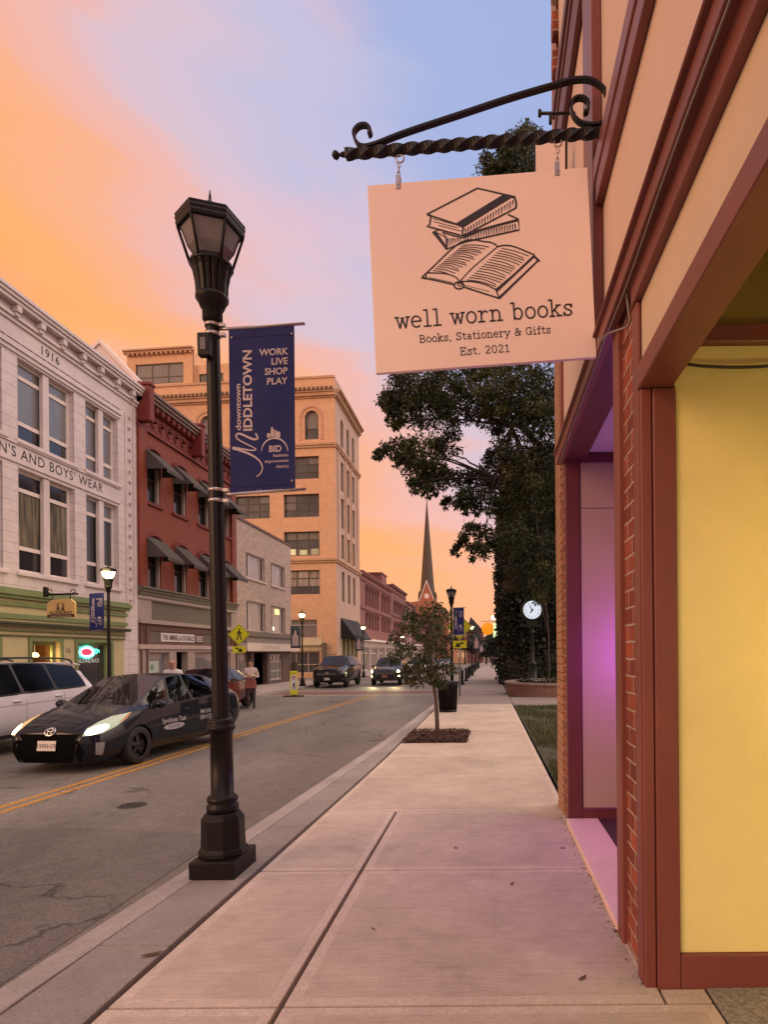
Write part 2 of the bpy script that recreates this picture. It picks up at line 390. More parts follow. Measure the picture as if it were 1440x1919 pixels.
def concrete(name, col, broom=True, var=0.16):
    m, nt, N, L, b = _new(name); b.inputs['Roughness'].default_value = 0.8
    co = _coords(N, L, False)
    def nz(s, d=6, r=0.6, st=(1, 1, 1)):
        mp = N.new('ShaderNodeMapping'); L.new(co, mp.inputs[0]); mp.inputs['Scale'].default_value = st
        n = N.new('ShaderNodeTexNoise'); L.new(mp.outputs[0], n.inputs['Vector']); n.inputs['Scale'].default_value = s; n.inputs['Detail'].default_value = d; n.inputs['Roughness'].default_value = r
        return n.outputs[0]
    def mr(v, a, bb, c, d):
        n = N.new('ShaderNodeMapRange'); L.new(v, n.inputs[0])
        for i, q in enumerate((a, bb, c, d)): n.inputs[i + 1].default_value = q
        return n.outputs[0]
    def mul(a, bb):
        n = N.new('ShaderNodeMath'); n.operation = 'MULTIPLY'; L.new(a, n.inputs[0]); L.new(bb, n.inputs[1]); return n.outputs[0]
    k = mul(mr(nz(0.9, 7, 0.65), 0.3, 0.7, 1 - var, 1 + var), mr(nz(8, 6, 0.7), 0.3, 0.7, 0.90, 1.1))
    fl = nz(1.0, 4, 0.7, (3.5, 95, 20)) if broom else nz(60, 3, 0.7)
    k = mul(k, mr(fl, 0.3, 0.7, 0.87, 1.13))
    k = mul(k, mr(nz(120, 2, 0.8), 0.35, 0.42, 0.72, 1.0))       # small dark specks
    k = mul(k, mr(nz(2.2, 8, 0.75), 0.60, 0.75, 1.0, 0.78))      # old stains
    sc = N.new('ShaderNodeVectorMath'); sc.operation = 'SCALE'; sc.inputs[0].default_value = col[:3]; L.new(k, sc.inputs['Scale'])
    L.new(sc.outputs[0], b.inputs['Base Color'])
    bp = N.new('ShaderNodeBump'); bp.inputs['Strength'].default_value = 0.35; bp.inputs['Distance'].default_value = 0.004
    L.new(fl, bp.inputs['Height']); L.new(bp.outputs[0], b.inputs['Normal'])
    return m
# ================================================================== ground, road, pavements
m_asph = asphalt('asphalt', (0.150, 0.129, 0.110))
m_dirt = mat('dirt', (0.055, 0.042, 0.034), 0.95, bump=0.6, bscale=60, var=0.35, scale=12)
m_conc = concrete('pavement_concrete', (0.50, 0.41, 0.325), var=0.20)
m_marg = concrete('pavement_margin', (0.57, 0.475, 0.385), broom=False, var=0.12)
m_strip = concrete('strip_concrete', (0.28, 0.245, 0.215), broom=False)
m_kerb = concrete('kerb_concrete', (0.36, 0.315, 0.28), broom=False)
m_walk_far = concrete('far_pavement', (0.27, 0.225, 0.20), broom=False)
m_aggr = mat('rough_aggregate', (0.27, 0.25, 0.22), 0.9, var=0.55, scale=45, bump=1.0, bscale=90)
def sheet(name, pts, h, m, kind='structure'):     # pts (x, y); lies on the falling street at height h
    mb = MB(); mb.poly([(x, y, gz(y) + h) for x, y in pts]); return mb.build(name, m, kind=kind, normals=False)
def strip_pts(Lp, Rp): return Lp + Rp[::-1]
mb = MB()
mb.add([(-400, -40, -0.1), (400, -40, -0.1), (400, 900, gz(900) - 0.5), (-400, 900, gz(900) - 0.5)], [(0, 1, 2, 3)])
mb.build('ground', m_dirt, kind='structure', normals=False)
KERB = [(-2.62, -6), (-2.40, 3.0), (-2.30, 4.9), (-2.03, 11.9), (-1.87, 21.3), (-1.80, 40), (-1.80, 330)]
SEAM = [(-1.84, -6), (-1.79, 2.7), (-1.75, 4.65), (-1.66, 9.6), (-1.66, 21.3), (-1.62, 40), (-1.62, 330)]
def xat(poly, y):
    for (a, b), (c, d) in zip(poly, poly[1:]):
        if b <= y <= d: return a + (c - a) * (y - b) / (d - b)
    return poly[-1][0]
LK = -10.6                                           # kerb of the far side
sheet('road', [(LK - 0.02, -6)] + [(x - 0.01, y) for x, y in KERB][0:1] + [(x + 0.02, y) for x, y in KERB][1:] + [(LK - 0.02, 330)], -ROAD, m_asph)
sheet('road_patch', [(LK - 0.01, -6), (-2.75, -6), (-2.62, 3), (-2.60, 6.0), (-4.2, 6.35), (-6.5, 6.30), (LK - 0.01, 6.5)], -ROAD + 0.003, asphalt('asphalt_patch', (0.122, 0.106, 0.092)))
sheet('side_street', [(-70, 44.6), (LK - 0.02, 44.6), (LK - 0.02, 55.2), (-70, 55.2)], -ROAD + 0.004, m_asph)

def band_mesh(name, Lp, Rp, h0, h1, m, bevel=0.0):   # raised strip between two polylines
    mb = MB(); ys = sorted({p[1] for p in Lp + Rp})
    v = []
    for y in ys:
        a, c = xat(Lp, y), xat(Rp, y)
        v += [(a, y, gz(y) + h0), (a, y, gz(y) + h1), (c, y, gz(y) + h1), (c, y, gz(y) + h0)]
    f = []
    for i in range(len(ys) - 1):
        for j in range(3): f.append((4 * i + j, 4 * i + j + 1, 4 * i + j + 5, 4 * i + j + 4))
    f += [(0, 1, 2, 3), (len(v) - 4, len(v) - 3, len(v) - 2, len(v) - 1)]
    mb.add(v, f); return mb.build(name, m, kind='structure', bevel=bevel, seg=2)
KIN = [(x + 0.17, y) for x, y in KERB]
KIN = [(min(k[0], xat(SEAM, k[1]) - 0.02), k[1]) for k in KIN]
band_mesh('kerb', KERB, KIN, -0.30, 0.004, m_kerb, 0.012)
# the strip between kerb and seam, cast in bays
mb = MB(); ys = [-6, -1.2, 1.15, 3.45, 5.83, 7.9, 10.2, 12.6, 15, 17.4, 19.8, 22.2]
for a, b in zip(ys, ys[1:]):
    a2, b2 = a + 0.005, b - 0.005
    p = [(xat(KIN, a2) + 0.004, a2), (xat(SEAM, a2) - 0.024, a2), (xat(SEAM, b2) - 0.024, b2), (xat(KIN, b2) + 0.004, b2)]
    mb.prism([(x, y, gz(y) - 0.1) for x, y in p], (0, 0, 0.1))
mb.build('kerb_strip', m_strip, kind='structure', bevel=0.004)
# pavement slabs
RE = [(0.83, -6), (0.83, 330)]
JN = -0.97
mb = MB()
def slab(x0a, x1a, y0, y1, dx0=0.0, dx1=0.0, h=0.0):
    e = 0.0075
    fx0 = x0a if callable(x0a) else (lambda y: x0a)
    fx1 = x1a if callable(x1a) else (lambda y: x1a)
    y0, y1 = y0 + e, y1 - e
    p = [(fx0(y0) + dx0, y0), (fx1(y0) - dx1, y0), (fx1(y1) - dx1, y1), (fx0(y1) + dx0, y1)]
    P = [Vector((x, y, gz(y) - 0.12 + h)) for x, y in p]; U = Vector((0, 0, 0.12)); c = sum(P, Vector()) / 4; b = len(mb.v)
    T = [q + U for q in P]; wx, wy = abs(p[1][0] - p[0][0]), y1 - y0; I = []
    for q, (sx, sy) in zip(T, ((1, 1), (-1, 1), (-1, -1), (1, -1))): I.append(q + Vector((sx * 0.06, sy * 0.06, 0)))
    J = [q + Vector((sx * 0.004, sy * 0.004, 0.0015)) for q, (sx, sy) in zip(I, ((1, 1), (-1, 1), (-1, -1), (1, -1)))]
    mb.add(P + T + I + J, [(3, 2, 1, 0)] + [(k, (k + 1) % 4, 4 + (k + 1) % 4, 4 + k) for k in range(4)], 1)
    for k in range(4):
        j = (k + 1) % 4
        mb.f += [[b + 4 + k, b + 4 + j, b + 8 + j, b + 8 + k], [b + 8 + k, b + 8 + j, b + 12 + j, b + 12 + k]]; mb.m += [1, 0]; mb.s += [False, False]
    mb.f.append([b + 12, b + 13, b + 14, b + 15]); mb.m.append(0); mb.s.append(False)
rows = [-6, -4.2, -2.45, -0.7, 1.05, 2.82, 4.62, 6.38]
seam = lambda y: xat(SEAM, y)
for a, b in zip(rows, rows[1:]):
    slab(seam, JN, a, b, 0.022, 0.014)
    slab(JN, 0.80 if b > 2.9 else 1.02, a, b, 0.014, 0.0)
slab(0.812, 1.02, 2.82, 2.948)
rows = [6.38, 8.24, 9.98, 11.75, 13.5, 15.3, 17.1, 18.9, 20.7]
for a, b in zip(rows, rows[1:]): slab(seam, 0.80, a, b, 0.022)
mb.build('pavement', [m_conc, m_marg], kind='structure', bevel=0.005, seg=2)
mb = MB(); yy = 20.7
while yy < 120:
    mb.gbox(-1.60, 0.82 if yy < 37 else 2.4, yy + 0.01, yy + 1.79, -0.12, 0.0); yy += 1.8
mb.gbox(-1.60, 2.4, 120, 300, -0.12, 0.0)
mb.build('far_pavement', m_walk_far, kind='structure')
sheet('pavement_bed', [(-1.9, -6), (1.05, -6), (1.05, 2.95), (0.83, 2.95), (0.83, 20.7), (-1.7, 20.7), (-1.7, 9)], -0.05, m_dirt)
# rough paving of the shop entrance
mb = MB()
for x0, x1, y0, y1 in ((1.035, 1.9, 2.2, 2.95), (1.035, 1.42, 1.2, 2.18), (1.44, 1.9, 1.2, 2.18), (1.92, 2.6, 1.0, 2.95)):
    mb.gbox(x0, x1, y0, y1, -0.1, 0.004)
mb.build('entrance_paving', m_aggr, kind='structure', bevel=0.008)

# far side pavement
m_lwalk = concrete('far_side_pavement', (0.34, 0.28, 0.26), broom=False)
m_redbrick_pave = brick('crossing_bricks', (0.20, 0.085, 0.06), (0.15, 0.07, 0.05), (0.16, 0.12, 0.1), 0.2, 0.1, 0.01, 0.7)
for i, (y0, y1) in enumerate(((-6, 44.4), (55.4, 300))):
    mb = MB(); y = y0
    while y < y1 - 0.1:
        e = min(y + 3.0, y1); mb.gbox(-14.2, LK - 0.17, y + 0.006, e - 0.006, -0.3, 0.0); y = e
    mb.build('far_side_pavement', m_lwalk, kind='structure')
    mb = MB(); mb.gbox(LK - 0.165, LK, y0, y1, -0.3, 0.004); mb.build('far_side_kerb', m_kerb, kind='structure', bevel=0.012)
mb = MB(); mb.gbox(-11.9, -10.9, 27.8, 29.4, -0.05, 0.005); mb.build('tactile_paving', mat('tactile_red', (0.30, 0.06, 0.045), 0.8), kind='structure')

# painted markings
def worn_paint(name, col):
    m, nt, N, L, b = _new(name); N.remove(b)
    di = N.new('ShaderNodeBsdfPrincipled'); di.inputs['Roughness'].default_value = 0.65; di.inputs['Base Color'].default_value = (*col, 1)
    tr = N.new('ShaderNodeBsdfTransparent'); co = _coords(N, L, False)
    n = N.new('ShaderNodeTexNoise'); L.new(co, n.inputs['Vector']); n.inputs['Scale'].default_value = 16; n.inputs['Detail'].default_value = 8; n.inputs['Roughness'].default_value = 0.75
    r = N.new('ShaderNodeMapRange'); L.new(n.outputs[0], r.inputs[0]); r.inputs[1].default_value = 0.40; r.inputs[2].default_value = 0.60; r.inputs[3].default_value = 0.96; r.inputs[4].default_value = 0.38
    mx = N.new('ShaderNodeMixShader'); L.new(r.outputs[0], mx.inputs[0]); L.new(tr.outputs[0], mx.inputs[1]); L.new(di.outputs[0], mx.inputs[2])
    L.new(mx.outputs[0], N['Material Output'].inputs[0]); return m
m_yel = worn_paint('yellow_paint', (0.55, 0.27, 0.045)); m_wht = worn_paint('white_paint', (0.62, 0.56, 0.5))
CL = [(-5.74, -6), (-5.71, 7.2), (-5.68, 15.8), (-5.36, 28.15)]
for off in (-0.13, 0.07):
    mb = MB()
    for (a, y0), (b, y1) in zip(CL, CL[1:]):
        mb.poly([(a + off, y0, gz(y0) - ROAD + 0.004), (a + off + 0.11, y0, gz(y0) - ROAD + 0.004), (b + off + 0.11, y1, gz(y1) - ROAD + 0.004), (b + off, y1, gz(y1) - ROAD + 0.004)])
    mb.build('center_line_marking', m_yel, kind='structure', normals=False)
for off in (-0.13, 0.07):
    sheet('center_line_marking', [(-5.3 + off, 32.7), (-5.3 + off + 0.11, 32.7), (-5.0 + off + 0.11, 200), (-5.0 + off, 200)], -ROAD + 0.004, m_yel)
sheet('crossing', [(LK + 0.3, 28.75), (-1.95, 28.75), (-1.95, 32.05), (LK + 0.3, 32.05)], -ROAD + 0.004, m_redbrick_pave)
for y in (28.3, 32.1):
    sheet('crossing_marking', [(LK + 0.1, y), (-1.95, y), (-1.95, y + 0.38), (LK + 0.1, y + 0.38)], -ROAD + 0.008, m_wht)
sheet('crossing_brick_landing', [(-1.55, 28.4), (0.6, 28.4), (0.6, 29.3), (-1.55, 29.3)], 0.004, m_walk_far)
# small round cover in the road
m_iron = mat('cast_iron', (0.07, 0.06, 0.055), 0.5, 0.6, var=0.3, scale=40, bump=0.5, bscale=90)
mb = MB(); mb.lathe([(0.0, 0.0), (0.13, 0.0), (0.14, 0.006), (0.155, 0.006), (0.16, 0.0)], 24, cap=False)
for k in range(6): mb.box(-0.1, 0.1, -0.085 + k * 0.03, -0.075 + k * 0.03, 0.0, 0.008)
o = mb.build('utility_cover', m_iron, world=False); o.location = (-4.25, 7.3, gz(7.3) - ROAD + 0.004)
tag(o, 'small round iron cover set in the asphalt between lamp post and yellow lines', 'manhole cover')
# lawn behind the shop, a path across it
m_lawn = mat('lawn_soil', (0.050, 0.047, 0.026), 0.95, var=0.45, scale=5, bump=0.7, bscale=50)
sheet('lawn', [(0.84, 6.66), (9, 6.66), (9, 20.0), (0.84, 20.0)], -0.006, m_lawn)
sheet('path', [(0.84, 20.0), (9, 20.0), (9, 24.2), (0.84, 24.2)], -0.002, m_walk_far)
sheet('courtyard', [(0.84, 24.2), (12, 24.2), (12, 36), (0.84, 36)], -0.01, m_dirt)
rs = np.random.RandomState(5)
def grass_patch(name, x0, x1, y0, y1, n, mats, hmin=0.035, hmax=0.10, dens=None):
    v, f, mi = [], [], []
    for i in range(n):
        for _ in range(8):
            x, y = rs.uniform(x0, x1), y0 + (y1 - y0) * rs.uniform() ** 1.5
            if mnoise.noise((x * 0.9, y * 0.55, 3.1)) + 0.28 > rs.uniform(0, 0.55): break
        h, a, w = rs.uniform(hmin, hmax), rs.uniform(0, 2 * pi), rs.uniform(0.005, 0.011)
        lx, ly = cos(a) * h * 0.6, sin(a) * h * 0.6; z = gz(y) - 0.008; b = len(v)
        v += [(x - w * sin(a), y + w * cos(a), z), (x + w * sin(a), y - w * cos(a), z), (x + lx, y + ly, z + h)]
        f.append((b, b + 1, b + 2)); mi.append(rs.randint(len(mats)))
    me = bpy.data.meshes.new(name); me.from_pydata(v, [], f)
    for m in mats: me.materials.append(m)
    me.polygons.foreach_set('material_index', mi)
    o = bpy.data.objects.new(name, me); COL.objects.link(o); o['kind'] = 'stuff'; return o
grass_patch('grass', 0.86, 3.2, 6.7, 19.9, 30000, [mat('grass_a', (0.035, 0.062, 0.012), 0.7), mat('grass_b', (0.055, 0.078, 0.016), 0.7), mat('grass_dry', (0.10, 0.075, 0.035), 0.8)])
# ================================================================== the bookshop front on this side of the street
m_cream = mat('cream_stucco', (0.62, 0.50, 0.37), 0.75, var=0.045, scale=1.1, bump=0.10, bscale=90, stain=0.10)
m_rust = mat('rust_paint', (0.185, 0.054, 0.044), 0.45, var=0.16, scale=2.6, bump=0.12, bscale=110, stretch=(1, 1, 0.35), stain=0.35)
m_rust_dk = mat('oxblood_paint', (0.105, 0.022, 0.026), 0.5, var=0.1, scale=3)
m_brk = brick('red_brick', (0.36, 0.085, 0.042), (0.17, 0.038, 0.024), (0.46, 0.33, 0.27), 0.20, 0.092, 0.015, 0.85, 1.6)
m_tanbrk = brick('tan_brick', (0.46, 0.24, 0.13), (0.36, 0.18, 0.09), (0.07, 0.045, 0.035), 0.215, 0.082, 0.010, 0.6, 0.8, var=0.2)
m_sill = mat('pale_marble', (0.78, 0.58, 0.50), 0.4, var=0.08, scale=6, stain=0.15)
m_ceil = mat('alcove_ceiling', (0.50, 0.44, 0.46), 0.7, var=0.04)
m_dark = mat('dark_interior', (0.02, 0.014, 0.016), 0.7)
m_wire = mat('cable_grey', (0.22, 0.19, 0.18), 0.6)
m_wired = mat('cable_dark', (0.03, 0.02, 0.02), 0.6)
shop = thing('bookshop', 'cream and rust red shop front with brick piers and purple lit alcove', 'shop building', (0.9, 4.5, gz(4.5)))
XW = 0.75
def part(mb, name, m, parent=shop, bevel=0.0, **k): return mb.build(name, m, parent, bevel=bevel, **k)
B = gz(4) - 0.06
# upper cream wall as one sheet with thickness
mb = MB(); mb.box(XW, 1.3, -3, 6.02, 3.52, 10.5); part(mb, 'upper_wall', mat('pink_cream_stucco', (0.64, 0.495, 0.42), 0.75, var=0.05, scale=1.0, bump=0.10, bscale=90, stain=0.12))
mb = MB(); mb.box(XW + 0.012, 0.9, -3, 2.985, 2.985, 3.30); part(mb, 'fascia_panel', m_cream)
# trim boards
def board(x0, x1, y0, y1, z0, z1, m=m_rust, name='trim_board', bev=0.006):
    mb = MB(); mb.box(x0, x1, y0, y1, z0, z1); return part(mb, name, m, bevel=bev)
board(0.685, XW - 0.002, 3.86, 4.08, 3.52, 6.27); board(0.70, XW - 0.002, 4.088, 4.30, 3.52, 6.27)
board(0.69, XW - 0.002, -3, 3.855, 4.54, 4.67); board(0.70, XW - 0.002, -3, 3.855, 4.40, 4.536)
board(0.725, XW - 0.002, 5.90, 6.0, 3.535, 6.27)
mb = MB(); mb.box(0.68, 0.748, -3, 6.0, 3.42, 3.515); mb.box(0.655, 0.748, -3, 6.0, 3.5155, 3.53)
part(mb, 'cornice', m_rust, bevel=0.005)
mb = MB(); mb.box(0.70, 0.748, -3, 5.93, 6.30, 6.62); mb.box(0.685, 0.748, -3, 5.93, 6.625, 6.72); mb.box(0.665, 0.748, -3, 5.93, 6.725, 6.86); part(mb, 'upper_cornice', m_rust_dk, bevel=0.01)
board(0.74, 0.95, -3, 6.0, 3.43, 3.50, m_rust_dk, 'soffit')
board(0.725, 0.90, -3, 3.05, 3.303, 3.425)                       # trim under the soffit
mb = MB(); mb.box(0.735, 0.90, -3, 2.985, 2.865, 2.98); part(mb, 'entrance_beam', m_rust, bevel=0.006)
# brick pier at the near corner
mb = MB(); mb.box(XW + 0.015, 1.25, 3.0, 3.50, B, 3.43); pier = part(mb, 'brick_pier', m_brk)
board(0.738, XW + 0.012, 2.985, 3.08, B, 3.30, name='corner_board')
board(0.745, 0.80, 2.955, 2.984, B, 2.864, name='corner_board'); board(0.803, 0.915, 2.945, 2.984, B, 2.864, name='corner_board')
board(0.735, 0.80, 3.41, 3.545, B + 0.02, 3.43, name='alcove_jamb')
# the yellow lit return wall of the entrance
mb = MB(); mb.box(0.915, 4.0, 2.975, 3.06, 3.16, 4.2); part(mb, 'upper_entrance_board', mat('olive_board_paint', (0.20, 0.155, 0.03), 0.6, var=0.06)); mb = MB(); mb.box(0.915, 4.0, 2.97, 3.06, 0.14, 3.07); part(mb, 'entrance_wall', mat('yellow_cream_paint', (0.76, 0.68, 0.29), 0.5, var=0.10, scale=1.1, bump=0.08, bscale=80, stain=0.08))  # above the rail the beams' shade is put into the olive colour
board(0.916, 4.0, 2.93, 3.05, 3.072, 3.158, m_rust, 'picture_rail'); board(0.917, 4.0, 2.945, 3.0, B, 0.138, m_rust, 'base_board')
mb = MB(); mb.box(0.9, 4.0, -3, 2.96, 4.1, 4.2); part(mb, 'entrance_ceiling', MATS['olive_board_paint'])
mb = MB(); mb.box(3.2, 3.3, -3, 2.97, B, 4.1); part(mb, 'entrance_back_wall', m_cream)
# alcove
mb = MB(); mb.box(0.93, 2.4, 3.47, 5.86, 3.50, 3.56); part(mb, 'alcove_ceiling', m_ceil)
mb = MB(); mb.box(0.93, 2.4, 4.62, 4.626, 3.494, 3.499); part(mb, 'ceiling_joint', m_dark)
mb = MB(); mb.box(0.9, 2.4, 5.875, 5.95, 0.10, 2.965); mb.box(0.9, 2.4, 5.875, 5.95, 2.972, 3.44); part(mb, 'alcove_panel', mat('alcove_panel_paint', (0.36, 0.26, 0.21), 0.7, var=0.05, scale=1.2))  # shade of the deep alcove is put into the panel's darker colour
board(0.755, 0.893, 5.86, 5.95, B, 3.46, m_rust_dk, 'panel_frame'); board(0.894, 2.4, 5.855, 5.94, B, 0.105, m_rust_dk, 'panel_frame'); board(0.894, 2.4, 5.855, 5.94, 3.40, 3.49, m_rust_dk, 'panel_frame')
mb = MB(); mb.box(2.05, 2.15, 3.47, 5.86, B, 3.5); part(mb, 'alcove_back_wall', m_cream)
mb = MB(); mb.box(1.26, 2.05, 3.47, 3.52, B, 3.5); part(mb, 'alcove_side_wall', m_cream)
mb = MB(); mb.box(1.04, 2.05, 3.5, 5.86, B - 0.02, 0.0); part(mb, 'alcove_floor', mat('alcove_floor_boards', (0.05, 0.02, 0.025), 0.5))
sill = MB()
sill.box(0.735, 1.035, 3.555, 4.62, B, 0.012); sill.box(0.735, 1.035, 4.626, 5.855, B, 0.010); part(sill, 'door_sill', m_sill, bevel=0.012, seg=2)
# far pier: red brick, then a glazed tan brick edge running the whole height
mb = MB(); mb.box(XW + 0.012, 1.3, 5.96, 6.19, B, 3.41); mb.box(XW + 0.012, 1.3, 6.03, 6.19, 3.54, 10.5); part(mb, 'brick_pier', m_brk)
mb = MB(); mb.box(XW - 0.005, 1.3, 6.195, 6.64, B, 10.5); part(mb, 'tan_brick_edge', m_tanbrk)
mb = MB(); mb.box(1.31, 9, 6.1, 6.6, B, 10.4); part(mb, 'rear_wall', m_brk)
for k in range(9):
    z = 6.95 + k * 0.38
    mb = MB(); mb.box(0.69, 0.765, 6.04, 6.18, z, z + 0.2); part(mb, 'brick_corbel', m_brk, bevel=0.01)
# purple light strip inside the alcove, warm lamp in the entrance
mb = MB(); mb.tube([(1.50, 5.62, 1.2), (1.50, 5.62, 2.1)], 0.02, 8)
part(mb, 'light_strip', emit('purple_neon', (0.42, 0.06, 1.0), 9))
def lamp_light(name, loc, e, col, rad):
    d = bpy.data.lights.new(name, 'POINT'); d.energy = e; d.color = col; d.shadow_soft_size = rad
    o = bpy.data.objects.new(name, d); COL.objects.link(o); o.location = loc; return o
lamp_light('alcove_light', (1.38, 5.36, 1.55), 21, (0.48, 0.07, 1.0), 0.18)
lamp_light('alcove_light', (1.7, 4.6, 2.6), 4.5, (0.45, 0.12, 1.0), 0.12)
mb = MB(); mb.lathe([(0.0, 0.0), (0.07, 0.02), (0.09, 0.09), (0.07, 0.16), (0, 0.18)], 12, (2.5, 1.45, 1.37))
part(mb, 'entrance_lamp', emit('warm_lamp', (1.0, 0.78, 0.18), 6))
lamp_light('entrance_light', (2.5, 1.6, 1.45), 40, (1.0, 0.84, 0.26), 0.16)
# grit and crumbs of mortar along the foot of the wall
gr = MB(); rg = np.random.RandomState(3)
for k in range(240):
    y = rg.uniform(2.95, 6.6); x = 0.735 - abs(rg.normal()) * 0.035; s = rg.uniform(0.002, 0.007); z = gz(y) + 0.001
    gr.lathe([(s, 0.0), (s * .7, s * .5), (0, s * .6)], 5, (x, y, z), mi=rg.randint(2), cap=False)
gr.build('grit_litter', [m_dirt, mat('mortar_crumb', (0.20, 0.15, 0.11), 0.9)], kind='stuff')
# cables
mb = MB(); mb.tube(spline([(0.69, -2, 3.405), (0.692, 1, 3.402), (0.69, 2.2, 3.408), (0.70, 3.0, 3.40), (0.695, 3.9, 3.405), (0.70, 5.9, 3.40)], 5), 0.005, 6); part(mb, 'cable', m_wire)
mb = MB(); mb.tube(spline([(0.66, 3.55, 3.41), (0.655, 3.5, 3.36), (0.67, 3.35, 3.33), (0.735, 3.15, 3.27), (0.73, 3.12, 3.33), (0.72, 3.12, 3.42)], 6), 0.006, 6); part(mb, 'cable', m_wire)
mb = MB(); mb.tube(spline([(0.915, 2.94, 2.98), (1.05, 2.93, 2.955), (1.3, 2.93, 2.95), (1.7, 2.93, 2.98), (2.4, 2.93, 2.96)], 6), 0.008, 6); part(mb, 'cable', m_wired)

# ------------------------------------------------------------------ wrought iron bracket
m_irn = mat('black_wrought_iron', (0.012, 0.010, 0.010), 0.42, 0.5, var=0.3, scale=30, bump=0.3, bscale=120)
KP = math.tan(R(3.0))
def hp(x, y, toward=0.0):              # point of the photo on the vertical plane the bracket and sign hang in
    ox, oy = unroll(x, y); t = (3.75 + XW * KP) / (1 + KP * ox / FPX)
    p = Vector((ox / FPX * t, t, EYE + oy / FPX * t))
    return p + Vector((-sin(R(3)), -cos(R(3)), 0)) * toward
HN = Vector((-sin(R(3)), -cos(R(3)), 0))
br = thing('sign_bracket', 'black wrought iron bracket with twisted bar and scrolls above the book sign', 'sign bracket', hp(1145, 245))
bar = [hp(1145 + (648 - 1145) * k / 90, 247 + (290 - 247) * k / 90) for k in range(91)]
mb = MB(); mb.tube(bar, 0.036, 4, twist=-0.29, smooth=False); part(mb, 'twisted_bar', m_irn, br)
fin = hp(640, 290.5); fd = (hp(600, 293.5) - hp(648, 290)).normalized()
mb = MB(); mb.tube([fin + fd * d for d in (-0.02, 0.0, 0.01, 0.02, 0.035, 0.05, 0.06)], [0.018, 0.014, 0.008, 0.02, 0.027, 0.02, 0.003], 10); part(mb, 'bar_finial', m_irn, br)
def flat_scroll(pts, w=0.03, th=0.011, name='scroll'):
    P = spline([hp(*p) for p in pts], 7)
    mb = MB(); k = len(P); b = 0; v = []
    for i in range(k):
        t = (P[min(i + 1, k - 1)] - P[max(i - 1, 0)]).normalized(); n = HN.cross(t).normalized()
        v += [P[i] + HN * w / 2 + n * th / 2, P[i] + HN * w / 2 - n * th / 2, P[i] - HN * w / 2 - n * th / 2, P[i] - HN * w / 2 + n * th / 2]
    f = [(4 * i + j, 4 * i + (j + 1) % 4, 4 * i + 4 + (j + 1) % 4, 4 * i + 4 + j) for i in range(k - 1) for j in range(4)] + [(0, 1, 2, 3), (4 * k - 4, 4 * k - 3, 4 * k - 2, 4 * k - 1)]
    mb.add(v, f); return part(mb, name, m_irn, br)
flat_scroll([(690, 254), (695, 251), (694, 243), (686, 236), (673, 238), (664, 249), (666, 263), (677, 275), (700, 273), (760, 250), (860, 217), (960, 184), (1050, 158), (1078, 151), (1108, 152), (1132, 169), (1143, 196)], 0.04, 0.016)
flat_scroll([(1143, 196), (1142, 215), (1133, 230), (1112, 236), (1088, 231), (1074, 216), (1071, 199), (1078, 187), (1092, 185), (1103, 194), (1102, 209), (1094, 213)], 0.04, 0.015)
mb = MB(); F = Frame(hp(1147, 240), (0, 1, 0), (-1, 0, 0)); pz = 0.0
mb.fbox(F, -0.045, 0.045, -0.40, 0.36, -0.02, 0.012); part(mb, 'wall_plate', m_irn, br, bevel=0.004)

# ------------------------------------------------------------------ the hanging sign
m_board = mat('sign_board_cream', (0.80, 0.65, 0.595), 0.5, var=0.02, scale=2)
m_ink = mat('sign_ink', (0.018, 0.010, 0.012), 0.5, var=0.1)
m_zinc = mat('zinc', (0.45, 0.40, 0.38), 0.35, 0.8)
sg = thing('hanging_sign', 'square cream shop sign with drawn books hanging from the twisted iron bar', 'shop sign', hp(904, 684))
def cp(cx, cy, w=0.0): return hp(620 + cx / 2.618, 100 + cy / 2.618, w)
mb = MB(); C4 = [cp(180, 650), cp(1260, 560), cp(1305, 1490), cp(222, 1570)]
mb.prism(C4, -HN * 0.03); part(mb, 'board', m_board, sg, bevel=0.004, seg=2)
art = MB()
def ink(pts, w=9.0, sp=0, wt=0.0022):
    if sp: pts = [tuple(p) for p in spline([(x, y) for x, y in pts], sp)]
    s = 3.28 / 2.618 / 1000            # metres per crop pixel on the board
    ww = [v * s for v in w] if isinstance(w, list) else w * s
    art.ribbon([cp(x, y, wt) for x, y in pts], ww, HN)
def fill(pts, wt=0.0019):
    import mathutils.geometry as mg
    P = [cp(x, y, wt) for x, y in pts]; b = [Vector((p.x, p.z, 0)) for p in P]
    art.add(P, [tuple(t) for t in mg.tessellate_polygon([b])])
# top book
fill([(612, 838), (850, 692), (895, 706), (652, 856)])
ink([(472, 792), (720, 664), (905, 706), (910, 760), (650, 898)], 8)
ink([(472, 792), (612, 838), (652, 856)], 8); ink([(492, 800), (486, 842), (472, 850), (650, 898)], 8)
ink([(472, 792), (492, 800)], 8); ink([(652, 856), (646, 880), (652, 898)], 8)
ink([(890, 706), (905, 716), (911, 745), (906, 764)], 9, 5)
ink([(500, 812), (612, 842), (640, 850)], 3); ink([(505, 826), (560, 842), (625, 858)], 3); ink([(530, 846), (640, 874)], 3)
for k in range(18):
    t = k / 17; x = 662 + (895 - 662) * t; y = 862 + (722 - 862) * t; ink([(x, y), (x - 1, y + 32 + 6 * sin(k * 2.1))], [7, 2.5])
